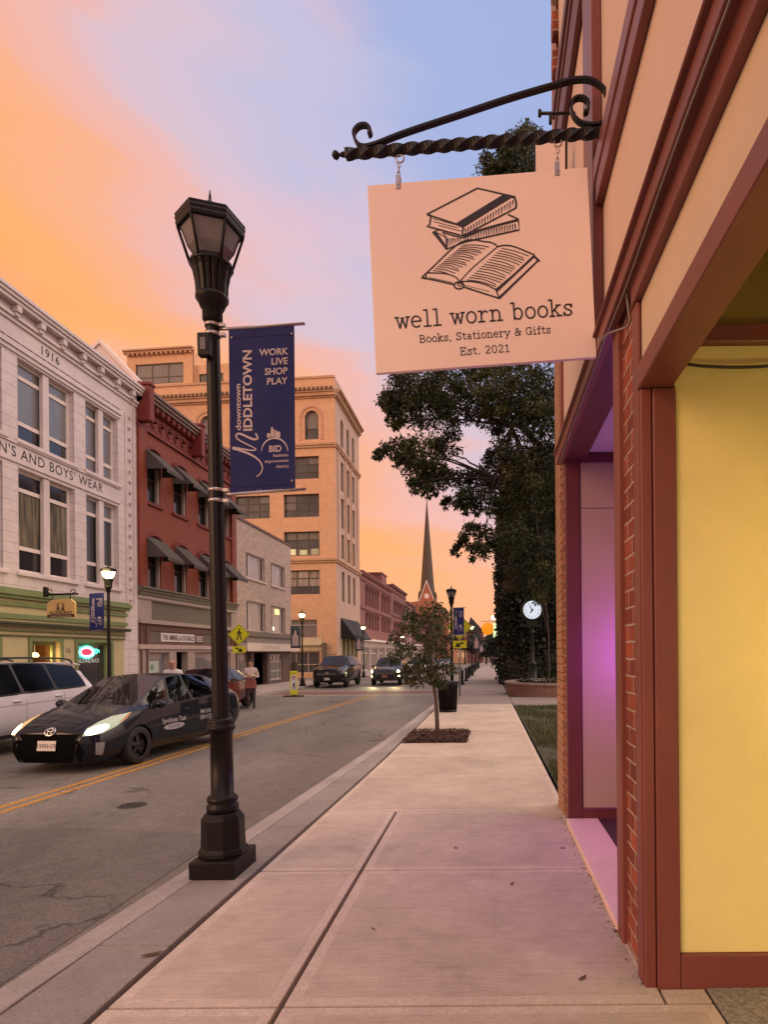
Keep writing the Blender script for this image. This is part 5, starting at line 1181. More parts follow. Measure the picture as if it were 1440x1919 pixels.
# ================================================================== street lamps and their banners
m_blk = mat('black_lamp_paint', (0.0075, 0.006, 0.0055), 0.42, 0.0, var=0.25, scale=25, bump=0.12, bscale=60, obj=True, spec=0.25)
m_lglass = mat('frosted_lamp_glass', (0.15, 0.14, 0.15), 0.2, var=0.15, scale=6, obj=True)
m_lit = emit('lit_lamp_glass', (1.0, 0.82, 0.34), 13)
m_lit_core = emit('lit_lamp_core', (1.0, 0.88, 0.5), 30)
m_banner = mat('navy_banner_cloth', (0.004, 0.0095, 0.098), 0.8, var=0.10, scale=4, obj=True)
m_bprint = mat('banner_print', (0.48, 0.40, 0.42), 0.75, var=0.04, obj=True)
def street_lamp(label, loc, lit, scale=1.0, lean=0.0, group='street lamps along the main street'):
    t = thing('street_lamp', label, 'street lamp', loc, 0.0, group); t.rotation_euler = (0, lean, 0); t.scale = (scale,) * 3
    P = lambda mb, name, m, par=t, **k: mb.build(name, m, par, world=False, **k)
    mb = MB(); mb.box(-0.165, 0.165, -0.215, 0.215, -0.02, 0.13); P(mb, 'base_plate', m_blk, bevel=0.012, seg=2)
    mb = MB(); mb.lathe([(0.178, 0.131), (0.176, 0.17), (0.160, 0.185), (0.154, 0.40), (0.132, 0.435), (0.118, 0.45)], 8, smooth=False, ph=0.5); P(mb, 'octagonal_base', m_blk, bevel=0.006)
    mb = MB(); mb.lathe([(0.115, 0.451), (0.115, 0.50), (0.098, 0.51), (0.11, 0.53), (0.112, 0.55), (0.10, 0.57), (0.082, 0.575), (0.080, 1.055), (0.095, 1.06), (0.103, 1.08), (0.097, 1.10), (0.084, 1.105), (0.096, 1.125), (0.088, 1.145), (0.066, 1.16)], 20)
    P(mb, 'lower_shaft', m_blk)
    mb = MB(); n = 12; b = 0                                  # shallow flutes
    prof = [(0.060, 1.161), (0.048, 4.19)]
    v = []
    for r, z in prof:
        for k in range(4 * n):
            a = 2 * pi * k / (4 * n); rr = r * (1 - 0.07 * (k % 4 == 2) - 0.04 * (k % 4 in (1, 3))); v.append((rr * cos(a), rr * sin(a), z))
    m_ = 4 * n; mb.add(v, [(k, (k + 1) % m_, m_ + (k + 1) % m_, m_ + k) for k in range(m_)], smooth=True); P(mb, 'shaft', m_blk)
    mb = MB(); mb.lathe([(0.055, 4.15), (0.072, 4.17), (0.072, 4.25), (0.085, 4.26), (0.10, 4.30), (0.118, 4.325), (0.118, 4.35)], 20); P(mb, 'collar', m_blk)
    mb = MB(); v = []; pr = [(0.114, 4.351), (0.118, 4.44), (0.135, 4.53), (0.150, 4.565)]
    for r, z in pr:
        for k in range(64):
            a = 2 * pi * k / 64; rr = r * (1 - 0.10 * (k % 4 == 0)); v.append((rr * cos(a), rr * sin(a), z))
    mb.add(v, [(i * 64 + k, i * 64 + (k + 1) % 64, (i + 1) * 64 + (k + 1) % 64, (i + 1) * 64 + k) for i in range(3) for k in range(64)]); mb.lathe([(0.150, 4.566), (0.158, 4.575), (0.150, 4.60), (0.0, 4.602)], 24, cap=False); P(mb, 'fluted_capital', m_blk)
    ph = 0.32
    def hexp(r, z, k): a = 2 * pi * (k + ph) / 6; return Vector((r * cos(a), r * sin(a), z))
    for k in range(6):
        mb = MB(); mb.tube([hexp(0.150, 4.585, k), hexp(0.228, 4.835, k)], 0.011, 4); P(mb, 'cage_bar', m_blk)
    gl = MB(); gl.lathe([(0.0, 4.605), (0.07, 4.61), (0.12, 4.635), (0.165, 4.70), (0.212, 4.835), (0.0, 4.838)], 6, smooth=False, ph=ph, cap=False)
    P(gl, 'lamp_glass', m_lit if lit else m_lglass)
    hd = MB(); hd.lathe([(0.205, 4.835), (0.238, 4.837), (0.246, 4.865), (0.240, 4.87), (0.250, 4.90), (0.244, 4.905), (0.250, 4.93), (0.215, 4.945), (0.10, 4.985), (0.03, 5.0)], 6, smooth=False, ph=ph); P(hd, 'hood', m_blk, bevel=0.004)
    mb = MB(); mb.lathe([(0.03, 5.0), (0.02, 5.015), (0.03, 5.035), (0.034, 5.05), (0.024, 5.07), (0.012, 5.08), (0.010, 5.11), (0.002, 5.165)], 12); P(mb, 'finial', m_blk)
    if lit:
        L = lamp_light('street_lamp_light', (0, 0, 4.80), 90, (1.0, 0.74, 0.30), 0.25); L.parent = t; L.location = (0, 0, 4.40); L.location = (0, -0.30, 4.75)
    return t
BASE1 = Vector((-2.02, 4.66, gz(4.66)))
LA = street_lamp('tall black street lamp with unlit lantern standing nearest on the kerb strip', BASE1, False, 1.0, -0.012)
mb = MB(); mb.box(-0.075, 0.02, -0.105, -0.045, 3.86, 4.03); mb.build('sensor_box', m_blk, LA, world=False, bevel=0.012, seg=2)
mb = MB(); mb.box(-0.05, -0.01, -0.110, -0.104, 3.90, 3.99); mb.build('sensor_window', m_lglass, LA, world=False)
for z in (4.06, 4.13, 2.80, 2.88):
    mb = MB(); mb.lathe([(0.053, -0.012), (0.058, -0.012), (0.058, 0.012), (0.053, 0.012)], 20, (0, 0, z), cap=False); mb.box(0.05, 0.095, -0.02, 0.02, z - 0.012, z + 0.012); mb.build('clamp_band', m_zinc, LA, world=False)
for z in (4.105, 2.85):
    mb = MB(); mb.tube([(0.05, 0, z), (0.115, 0, z), (0.70 if z > 4 else 0.68, 0, z + 0.028)], 0.012, 8); mb.build('banner_arm', m_zinc, LA, world=False)
def bpx(x, y, w=0.0): return at(x, y, 4.655 - w) - BASE1
bn = thing('banner', 'navy blue downtown banner with white print hanging from the nearest lamp post', 'banner', BASE1)
TLc, TRc, BRc, BLc = (428.5, 614), (551.9, 607), (554, 921), (432.4, 927)
mb = MB(); NX, NY = 10, 26; v = []
def bq(s, t): a = (TLc[0] + (TRc[0] - TLc[0]) * s, TLc[1] + (TRc[1] - TLc[1]) * s); b = (BLc[0] + (BRc[0] - BLc[0]) * s, BLc[1] + (BRc[1] - BLc[1]) * s); return (a[0] + (b[0] - a[0]) * t, a[1] + (b[1] - a[1]) * t)
def rip(x, y): return 0.004 * sin((x - 430) * 0.07 + y * 0.012) + 0.002 * sin(y * 0.06)
for j in range(NY + 1):
    for i in range(NX + 1): x, y = bq(i / NX, j / NY); v.append(bpx(x, y, rip(x, y)))
f = [(j * (NX + 1) + i, j * (NX + 1) + i + 1, (j + 1) * (NX + 1) + i + 1, (j + 1) * (NX + 1) + i) for j in range(NY) for i in range(NX)]
mb.add(v, f, smooth=True); mb.build('cloth', m_banner, bn, world=False, normals=False)
m_seam = mat('banner_seam', (0.003, 0.005, 0.04), 0.8)
for q_ in (0.062, 0.955): mb = MB(); mb.ribbon([bpx(*bq(i / 12, q_), rip(*bq(i / 12, q_)) + 0.002) for i in range(13)], 0.0055, (0, -1, 0)); mb.build('hem', m_seam, bn, world=False, normals=False)
bf = lambda x, y: bpx(x, y, rip(x, y) + 0.004)
def btext(name, items):
    mb = MB()
    for txt, o, r, u, b, al in items: put_text(mb, txt, bf, o, r, u, b, al)
    return mb.build(name, m_bprint, bn, world=False, normals=False)
def fitv(txt, bold, length): vs, _ = text_mesh(txt, bold); return length / (max(p[0] for p in vs) - min(p[0] for p in vs))
k = fitv('IDDLETOWN', 0.03, 151); btext('town_lettering', [('IDDLETOWN', (472.5, 808.5), (-0.008 * k, -k), (-23, 0.6), 0.03, 'LEFT')])
k = fitv('downtown', 0.02, 87); btext('downtown_lettering', [('downtown', (451.5, 807), (-0.012 * k, -k), (-13.5, 0.4), 0.025, 'LEFT')])
btext('slogan_lettering', [(w_, (x_, y_), (17.0, -0.9), (0.3, -17.4), 0.02, 'RIGHT') for w_, x_, y_ in (('WORK', 539.5, 664), ('LIVE', 539.5, 682), ('SHOP', 539, 700.5), ('PLAY', 538.5, 719))])
btext('district_lettering', [('BID', (515.8, 846.5), (15.5, -0.7), (0.2, -16.5), 0.03, 'CENTER'), ('business', (540.5, 855), (8.4, -0.4), (0, -8.6), 0.01, 'RIGHT'), ('improvement', (540.8, 865.5), (8.2, -0.4), (0, -8.6), 0.01, 'RIGHT'), ('district', (541.3, 876), (8.4, -0.4), (0, -8.6), 0.01, 'RIGHT')])
btext('address_lettering', [('www.middletownbid.org', (494, 925 - 1.5), (9.6, -0.55), (0, -10), 0.0, 'CENTER')])
mb = MB()
sw = spline([(479, 812), (483, 821), (474, 823), (450, 813), (443, 816), (447, 824), (470, 836), (480, 842), (471, 844), (440, 839), (438, 841), (446, 843), (466, 850), (485, 862), (492, 876), (488, 888), (481, 893)], 6)
wd = [0.012 + 0.004 * sin(i * 0.12) for i in range(len(sw))]
mb.ribbon([bf(*p) for p in sw], wd, (0, -1, 0)); mb.build('script_swash', m_bprint, bn, world=False, normals=False)
mb = MB(); ar_ = [(x, y) for x, y in arc(515, 846, 24.5, -25, 0, 180, 20)]
mb.ribbon([bf(*p) for p in ar_], [0.004 + 0.010 * sin(pi * i / 20) for i in range(21)], (0, -1, 0)); mb.build('arch_mark', m_bprint, bn, world=False, normals=False)
mb = MB()
for x0, x1, y0, y1 in ((500.5, 507, 812, 820), (507.6, 514.5, 804.5, 818.5), (508, 512, 800.5, 804), (515.5, 525.5, 809, 820), (516, 519, 806, 809)): mb.add([bf(x0, y1), bf(x1, y1), bf(x1, y0), bf(x0, y0)], [(0, 1, 2, 3)])
mb.build('skyline_mark', m_bprint, bn, world=False, normals=False)
for x, y in ((434, 633), (547, 625.5), (547.5, 901)):
    mb = MB(); c = bf(x, y); mb.lathe([(0.0, 0.006), (0.006, 0.005), (0.009, 0.0)], 10, (0, 0, 0), cap=False); mb.v = [(c.x + p[0], c.y - p[2], c.z + p[1]) for p in mb.v]; mb.build('eyelet', m_zinc, bn, world=False, normals=False)
# other lamps down both sides
def gl(x, y): return Vector((x, y, gz(y)))
LS = 0.86
far = [('lit street lamp glowing in front of the white 1916 store', gl(-11.0, 17.8), True), ('lit street lamp beside the black parked SUV near the crossing', gl(-10.75, 35.5), True),
       ('lit street lamp before the black awning of the ochre block', gl(-10.35, 51), True), ('lit lamp on the far pavement before the arcaded brick row', gl(-10.3, 74), True),
       ('tiny lit lamp far off below the church spire', gl(-10.3, 99), True),
       ('unlit black lamp rising behind the black litter bin', gl(-1.42, 24.1), False), ('lamp among the bollards, second beyond the litter bin', gl(-1.36, 52), True),
       ('small distant lamp at the far end of the bollards', gl(-1.3, 86), True)]
lit0 = None; LAMPS = []
for lab, loc, lit in far:
    if lit0 is None and lit: lit0 = street_lamp(lab, loc, True, LS); LAMPS.append(lit0); continue
    if lit: LAMPS.append(dup(lit0, lab, loc))
    else:
        o = dup(LA, lab, loc, scale=LS); o.rotation_euler = (0, 0, 0); LAMPS.append(o)
bans = [('smaller navy downtown banner on the lit lamp before the white store', gl(-11.0 - 0.62, 17.8)), ('navy banner on the unlit lamp behind the litter bin', gl(-1.42, 24.1))]
for lab, loc in bans: dup(bn, lab, loc, scale=LS)
m_bdk = mat('night_blue_banner', (0.02, 0.025, 0.05), 0.8, obj=True); m_fig = mat('banner_figure_print', (0.36, 0.27, 0.29), 0.8, obj=True)
hb = thing('banner', 'dark portrait banner with pale figure on the lamp beside the black SUV', 'banner', gl(-10.75, 35.5))
mb = MB(); mb.box(-0.66, -0.1, -0.01, 0.0, 2.2, 3.5); mb.build('cloth', m_bdk, hb, world=False)
mb = MB(); mb.add([(-0.58, -0.014, 2.32), (-0.2, -0.014, 2.32), (-0.2, -0.014, 2.86), (-0.31, -0.014, 3.0), (-0.36, -0.014, 3.22), (-0.42, -0.014, 3.22), (-0.47, -0.014, 3.0), (-0.58, -0.014, 2.86)], [tuple(range(8))]); mb.build('figure_print', m_fig, hb, world=False)
for lab, loc in (('portrait banner on the lamp before the black awning', gl(-10.35, 51)), ('portrait banner on the lamp among the bollards', gl(-1.36 + 0.78, 52)), ('distant portrait banner past the bollards', gl(-1.3 + 0.78, 86))): dup(hb, lab, loc)

# ================================================================== bollards, litter bin, signs
bo = thing('bollard', 'black cast bollard at the kerb, first beyond the litter bin', 'bollard', gl(-1.5, 35.4), group='bollards along the kerb')
mb = MB(); mb.lathe([(0.13, -0.02), (0.13, 0.06), (0.10, 0.09), (0.085, 0.12), (0.075, 0.70), (0.09, 0.72), (0.09, 0.75), (0.072, 0.77), (0.08, 0.82), (0.065, 0.87), (0.0, 0.90)], 12, cap=False); mb.build('post', m_blk, bo, world=False)
ordn = ['second', 'third', 'fourth', 'fifth', 'sixth', 'seventh', 'eighth', 'ninth', 'tenth', 'eleventh', 'twelfth']
for k, y in enumerate((40.9, 45.9, 50.2, 55.6, 60.4, 65.3, 70.2, 75.1, 80, 84, 89)): dup(bo, 'black cast bollard at the kerb, %s beyond the litter bin' % ordn[k], gl(-1.48, y))

bin_ = thing('litter_bin', 'black slatted steel litter bin behind the small tree', 'litter bin', gl(-1.19, 18.0))
for k in range(30):
    a = 2 * pi * k / 30; ca, sa = cos(a), sin(a)
    mb = MB() if k == 0 else mb
    mb.tube([(0.245 * ca, 0.245 * sa, 0.06), (0.275 * ca, 0.275 * sa, 0.72), (0.32 * ca, 0.32 * sa, 0.86)], 0.018, 4)
mb.build('slat_wall', m_blk, bin_, world=False)
mb = MB(); mb.lathe([(0.24, 0.0), (0.255, 0.0), (0.26, 0.07), (0.24, 0.07)], 30, cap=False); mb.build('foot_ring', m_blk, bin_, world=False)
mb = MB(); mb.lathe([(0.30, 0.855), (0.335, 0.86), (0.335, 0.885), (0.29, 0.89), (0.22, 0.87)], 30, cap=False); mb.build('rim', m_blk, bin_, world=False)
mb = MB(); mb.lathe([(0.0, 0.05), (0.225, 0.05), (0.255, 0.82), (0.0, 0.80)], 24, cap=False); mb.build('liner', mat('bin_liner', (0.006, 0.006, 0.006), 0.6), bin_, world=False)

m_fy = mat('fluorescent_yellow', (0.62, 0.60, 0.012), 0.45, var=0.05, obj=True); m_steel = mat('galvanised_steel', (0.22, 0.20, 0.19), 0.5, 0.6, obj=True)
m_sblk = mat('sign_black', (0.01, 0.009, 0.008), 0.5, obj=True)
def walker(mb, fn, s):                                    # walking figure, unit height 1 about its centre
    mb.add([fn(0.05 * s + 0.075 * s * cos(t), 0.42 * s + 0.075 * s * sin(t)) for t in np.linspace(0, 2 * pi, 13)[:-1]], [tuple(range(12))])
    for P in ([(-.03, .33), (.10, .31), (.12, .02), (-.06, .02)], [(-.06, .04), (.03, .04), (-.10, -.46), (-.22, -.46)], [(.02, .04), (.12, .04), (.24, -.44), (.13, -.46)],
              [(-.02, .32), (-.12, .24), (-.20, .02), (-.14, .0), (-.06, .18)], [(.09, .30), (.17, .16), (.32, .06), (.29, .01), (.11, .10)]):
        mb.add([fn(x * s, y * s) for x, y in P], [tuple(range(len(P)))])
def crossing_sign(label, loc, zc, dsz, arrow, par_h):
    t = thing('crossing_sign', label, 'road sign', loc)
    fl = lambda x, z, w: Vector((x, -0.03 - w, z))
    mb = MB(); mb.tube([(0, 0, -0.05), (0, 0, zc + dsz * 0.4)], 0.03, 8); mb.build('post', m_steel, t, world=False)
    h = dsz / 2
    def dia(s, w0, w1): return [fl(0, zc - s, w0), fl(s, zc, w0), fl(0, zc + s, w0), fl(-s, zc, w0)]
    mb = MB(); mb.prism(dia(h, 0, 0), (0, -0.006, 0)); p = mb.build('diamond_plate', m_fy, t, world=False)
    mb = MB()
    s0, s1 = h * 0.93, h * 0.89
    for k in range(4):
        A, B_ = dia(s0, 0.0075, 0), dia(s1, 0.0075, 0); j = (k + 1) % 4; mb.add([A[k], A[j], B_[j], B_[k]], [(0, 1, 2, 3)])
    mb.build('border_line', m_sblk, p, world=False, normals=False)
    mb = MB(); walker(mb, lambda a, b: fl(a, zc + b, 0.0075), dsz * 0.56); mb.build('walking_figure', m_sblk, p, world=False, normals=False)
    z2 = zc - h - 0.19
    mb = MB(); mb.prism([fl(-0.30, z2 - 0.15, 0), fl(0.30, z2 - 0.15, 0), fl(0.30, z2 + 0.15, 0), fl(-0.30, z2 + 0.15, 0)], (0, -0.006, 0)); p = mb.build('arrow_plate', m_fy, t, world=False)
    mb = MB(); q = lambda a, b: fl(a * arrow, z2 + b, 0.0075)
    mb.add([q(-.15, .11), q(-.19, .06), q(0.0, -.03), q(-.06, -.10), q(.17, -.11), q(.10, .07), q(.05, .02)], [tuple(range(7))]); mb.build('arrow', m_sblk, p, world=False, normals=False)
    return t
crossing_sign('yellow diamond pedestrian sign half hidden by the small tree', gl(-1.17, 25.2), 2.84, 1.06, -1, 0)
crossing_sign('yellow diamond pedestrian sign standing across the street before the pale brick building', gl(-11.35, 28.0), 2.72, 1.0, 1, 0)

isg = thing('crossing_marker', 'upright yellow yield to pedestrians marker standing in the road', 'road sign', (-8.85, 27.9, gz(27.9) - ROAD))
mb = MB(); mb.box(-0.45, 0.45, -0.22, 0.22, 0.0, 0.06); mb.build('base', m_sblk, isg, world=False, bevel=0.02); isg.rotation_euler = (0, 0, 0.25)
mb = MB(); mb.box(-0.165, 0.165, -0.015, 0.015, 0.08, 1.16); mb.build('panel', m_fy, isg, world=False, bevel=0.01)
mb = MB(); mb.box(-0.05, 0.05, -0.03, 0.03, 0.05, 0.1); mb.build('hinge', m_sblk, isg, world=False)
mb = MB(); mb.box(-0.125, 0.125, -0.019, -0.0155, 0.30, 0.98); mb.build('white_field', m_frame_w, isg, world=False)
mb = MB(); mb.add([(-0.10, -0.021, 0.93), (0.10, -0.021, 0.93), (0.0, -0.021, 0.74)], [(0, 1, 2)]); mb.build('yield_triangle', mat('sign_red', (0.42, 0.02, 0.02), 0.5), isg, world=False, normals=False)
mb = MB(); mb.add([(-0.045, -0.0225, 0.895), (0.045, -0.0225, 0.895), (0.0, -0.0225, 0.81)], [(0, 1, 2)]); mb.build('triangle_field', m_frame_w, isg, world=False, normals=False)
mb = MB(); walker(mb, lambda a, b: Vector((a, -0.021, 0.50 + b)), 0.32); mb.build('walking_figure', m_sblk, isg, world=False, normals=False)
mb = MB(); put_text(mb, 'STATE LAW', lambda a, b: Vector((a, -0.017, b)), (0, 1.04), (0.055, 0), (0, 0.07), 0.02, 'CENTER'); mb.build('lettering', m_sblk, isg, world=False, normals=False)

# ================================================================== post clock, planter, hanging lights beyond
ck = thing('post_clock', 'black post clock with lit white round face in the dark courtyard', 'clock', gl(1.92, 26.5))
m_dkg = mat('dark_green_iron', (0.014, 0.020, 0.018), 0.45, 0.3, obj=True)
mb = MB(); mb.lathe([(0.26, 0.3), (0.26, 0.45), (0.20, 0.5), (0.17, 1.25), (0.2, 1.3), (0.12, 1.36), (0.085, 1.45), (0.07, 2.55), (0.11, 2.6), (0.13, 2.66), (0.08, 2.72), (0.06, 2.95)], 12); mb.build('column', m_dkg, ck, world=False)
ZC = 3.60
mb = MB(); mb.lathe([(0.40, -0.11), (0.47, -0.12), (0.49, 0.0), (0.47, 0.12), (0.40, 0.11)], 32, cap=False); mb.v = [(p[0], p[2], ZC + p[1]) for p in mb.v]; mb.build('clock_case', m_dkg, ck, world=False)
mb = MB(); mb.box(-0.42, 0.42, -0.1, 0.1, ZC - 0.72, ZC - 0.62); mb.box(-0.22, 0.22, -0.08, 0.08, ZC - 0.62, ZC - 0.46)
for s in (-1, 1): mb.tube([(s * r * cos(t) + s * 0.32, 0, ZC + 0.50 + r * sin(t)) for t, r in [(0.5 * q, 0.13 - 0.01 * q) for q in range(11)]], 0.025, 6)
mb.build('scroll_frame', m_dkg, ck, world=False)
mb = MB(); mb.add([(0.39 * cos(t), -0.118, ZC + 0.39 * sin(t)) for t in np.linspace(0, 2 * pi, 41)[:-1]], [tuple(range(40))]); dial = mb.build('dial', emit('lit_dial', (0.86, 0.90, 1.0), 0.85), ck, world=False, normals=False)
mb = MB()
for k in range(12):
    a = pi / 2 - 2 * pi * k / 12; put_text(mb, ['XII', 'I', 'II', 'III', 'IIII', 'V', 'VI', 'VII', 'VIII', 'IX', 'X', 'XI'][k], lambda x, y, a=a: Vector((0.31 * cos(a) + x * sin(a) + y * cos(a), -0.120, ZC + 0.31 * sin(a) - x * cos(a) + y * sin(a))), (0, -0.035), (0.08, 0), (0, 0.09), 0.0, 'CENTER')
mb.build('numerals', m_sblk, dial, world=False, normals=False)
for ang, L, w, nm in ((pi / 2 + 2 * pi * 0.09, 0.31, 0.022, 'minute_hand'), (pi / 2 - 2 * pi * 0.585, 0.20, 0.035, 'hour_hand')):
    mb = MB(); d = Vector((cos(ang), 0, sin(ang))); n = Vector((-sin(ang), 0, cos(ang))); c = Vector((0, -0.122, ZC)); mb.add([c - d * 0.05 + n * w, c + d * L * 0.5 + n * w * 0.8, c + d * L, c + d * L * 0.5 - n * w * 0.8, c - d * 0.05 - n * w], [(0, 1, 2, 3, 4)]); mb.build(nm, m_sblk, dial, world=False, normals=False)

m_plbrk = brick('planter_brick', (0.24, 0.12, 0.09), (0.18, 0.09, 0.07), (0.20, 0.15, 0.12), 0.22, 0.08, 0.012, 0.85, 0.6)
pt = thing('brick_planter', 'low curved brick planter round the foot of the post clock', 'planter', gl(2.6, 26.0))
def ring_wall(r0, r1, z0, z1, cx, cy, ry=1.0, a0=0, a1=360, n=40):
    mb = MB(); v = []
    for k in range(n + 1):
        t = R(a0 + (a1 - a0) * k / n)
        for r, z in ((r0, z0), (r1, z0), (r1, z1), (r0, z1)): v.append((cx + r * cos(t), cy + r * ry * sin(t), z))
    mb.add(v, [(4 * k + j, 4 * k + (j + 1) % 4, 4 * k + 4 + (j + 1) % 4, 4 * k + 4 + j) for k in range(n) for j in range(4)]); return mb
b0 = gz(26)
ring_wall(1.95, 2.2, b0 - 0.1, b0 + 0.46, 2.95, 26.4, 1.1).build('wall', m_plbrk, pt)
ring_wall(1.90, 2.26, b0 + 0.462, b0 + 0.54, 2.95, 26.4, 1.1).build('coping', mat('planter_cap', (0.26, 0.19, 0.16), 0.8), pt)
mb = MB(); mb.add([(2.95 + 1.96 * cos(t), 26.4 + 2.15 * sin(t), b0 + 0.42) for t in np.linspace(0, 2 * pi, 33)[:-1]], [tuple(range(32))]); mb.build('soil', m_dirt, pt)

# round orange sign, lit box sign and globe on the wall beyond the ivy
os_ = thing('round_sign', 'glowing round orange sign projecting over the far pavement', 'lit sign', Vector((0.0, 48, 2.9)))
mb = MB(); mb.lathe([(0.0, -0.09), (0.46, -0.09), (0.485, -0.06), (0.485, 0.06), (0.46, 0.09), (0.0, 0.09)], 36, cap=False); mb.v = [(p[0], 48 + p[2], 3.44 + p[1]) for p in mb.v]; mb.build('disc', emit('orange_sign_light', (1.0, 0.30, 0.004), 0.95), os_)
mb = MB(); put_text(mb, 'CAFE', lambda a, b: Vector((a, 47.9, 3.2 + b)), (0, -0.03), (0.17, 0), (0, 0.17), 0.0, 'CENTER'); mb.v and mb.build('faint_lettering', emit('orange_dim', (1.0, 0.40, 0.03), 0.75), os_, normals=False)
mb = MB(); mb.tube([(-0.5, 48, 4.02), (1.4, 48, 4.02)], 0.02, 6); mb.tube([(0, 48, 4.02), (0, 48, 3.9)], 0.012, 6); mb.build('arm', m_sblk, os_)
bs = thing('box_sign', 'pair of stacked pale green lit box signs against the ivy edge', 'lit sign', Vector((0.62, 46, 2.7)))
m_lbox = emit('pale_green_light', (0.86, 1.0, 0.50), 1.0)
for z0, z1 in ((3.26, 3.80), (2.70, 3.22)):
    mb = MB(); mb.box(0.40, 0.86, 45.9, 46.1, z0, z1); p = mb.build('sign_box', m_lbox, bs, bevel=0.02)
    mb = MB(); put_text(mb, 'Y' if z0 > 3 else '7', lambda a, b: Vector((0.63 + a, 45.893, (z0 + z1) / 2 + b)), (0, -0.08), (0.2, 0), (0, 0.2), 0, 'CENTER'); mb.build('letter', mat('box_letter', (0.1, 0.14, 0.05), 0.6), p, normals=False)
mb = MB(); mb.tube([(0.40, 46, 3.84), (1.3, 46, 3.84)], 0.025, 6); mb.build('arm', m_sblk, bs)
wg = thing('wall_light', 'bright white globe light on a bracket above the green box signs', 'wall light', Vector((0.42, 45, 4.0)))
mb = MB(); mb.lathe([(0, -0.16), (0.1, -0.13), (0.16, 0), (0.1, 0.13), (0, 0.16)], 14, (0.42, 45, 4.12), cap=False); mb.build('globe', emit('globe_white', (1.0, 0.93, 0.70), 6), wg)
mb = MB(); mb.tube([(0.42, 45, 4.3), (0.5, 45, 4.34), (1.3, 45, 4.34)], 0.02, 6); mb.build('bracket', m_sblk, wg)
# ================================================================== vehicles
def car_paint(name, col, rough=0.25, metal=0.3, coat=0.7):
    return mat(name, col, rough, metal, var=0.02, scale=3, rvar=0.0, obj=True, coat=coat, coat_rough=0.03, spec=0.15)
m_cglass = clear_glass('car_glass', (0.34, 0.36, 0.38), 0.22); m_cdark = mat('tinted_glass', (0.006, 0.006, 0.008), 0.06, var=0.1, obj=True, spec=0.5); m_cblack = mat('privacy_glass', (0.003, 0.003, 0.004), 0.08, var=0.1, obj=True, spec=0.12)
m_tyre = mat('tyre_rubber', (0.012, 0.011, 0.011), 0.8, obj=True); m_alloy = mat('alloy', (0.30, 0.28, 0.28), 0.35, 0.8, obj=True); m_trim = mat('black_plastic', (0.01, 0.01, 0.01), 0.5, obj=True)
m_grl = mat('grille_black', (0.006, 0.006, 0.006), 0.95, obj=True, spec=0.0)
m_chrome = mat('chrome', (0.55, 0.53, 0.52), 0.12, 1.0, obj=True); m_darkalloy = mat('dark_alloy', (0.035, 0.033, 0.035), 0.4, 0.6, obj=True)
m_seat = mat('seat_cloth', (0.10, 0.09, 0.085), 0.8, obj=True); m_plate = mat('plate_cream', (0.60, 0.55, 0.48), 0.5, obj=True)
m_head_on = emit('headlight_on', (0.70, 0.95, 0.52), 0.30, (0.30, 0.30, 0.28)); m_head_y = emit('headlight_amber', (1.0, 0.55, 0.12), 0.6, (0.3, 0.25, 0.2)); m_core = emit('headlight_core', (0.95, 1.0, 0.60), 6); m_head_off = mat('headlight_off', (0.25, 0.25, 0.26), 0.1, 0.3, obj=True, coat=1.0)
m_tail = mat('tail_lens', (0.32, 0.012, 0.012), 0.15, obj=True, coat=1.0); m_amber = mat('amber_lens', (0.5, 0.16, 0.02), 0.2, obj=True)
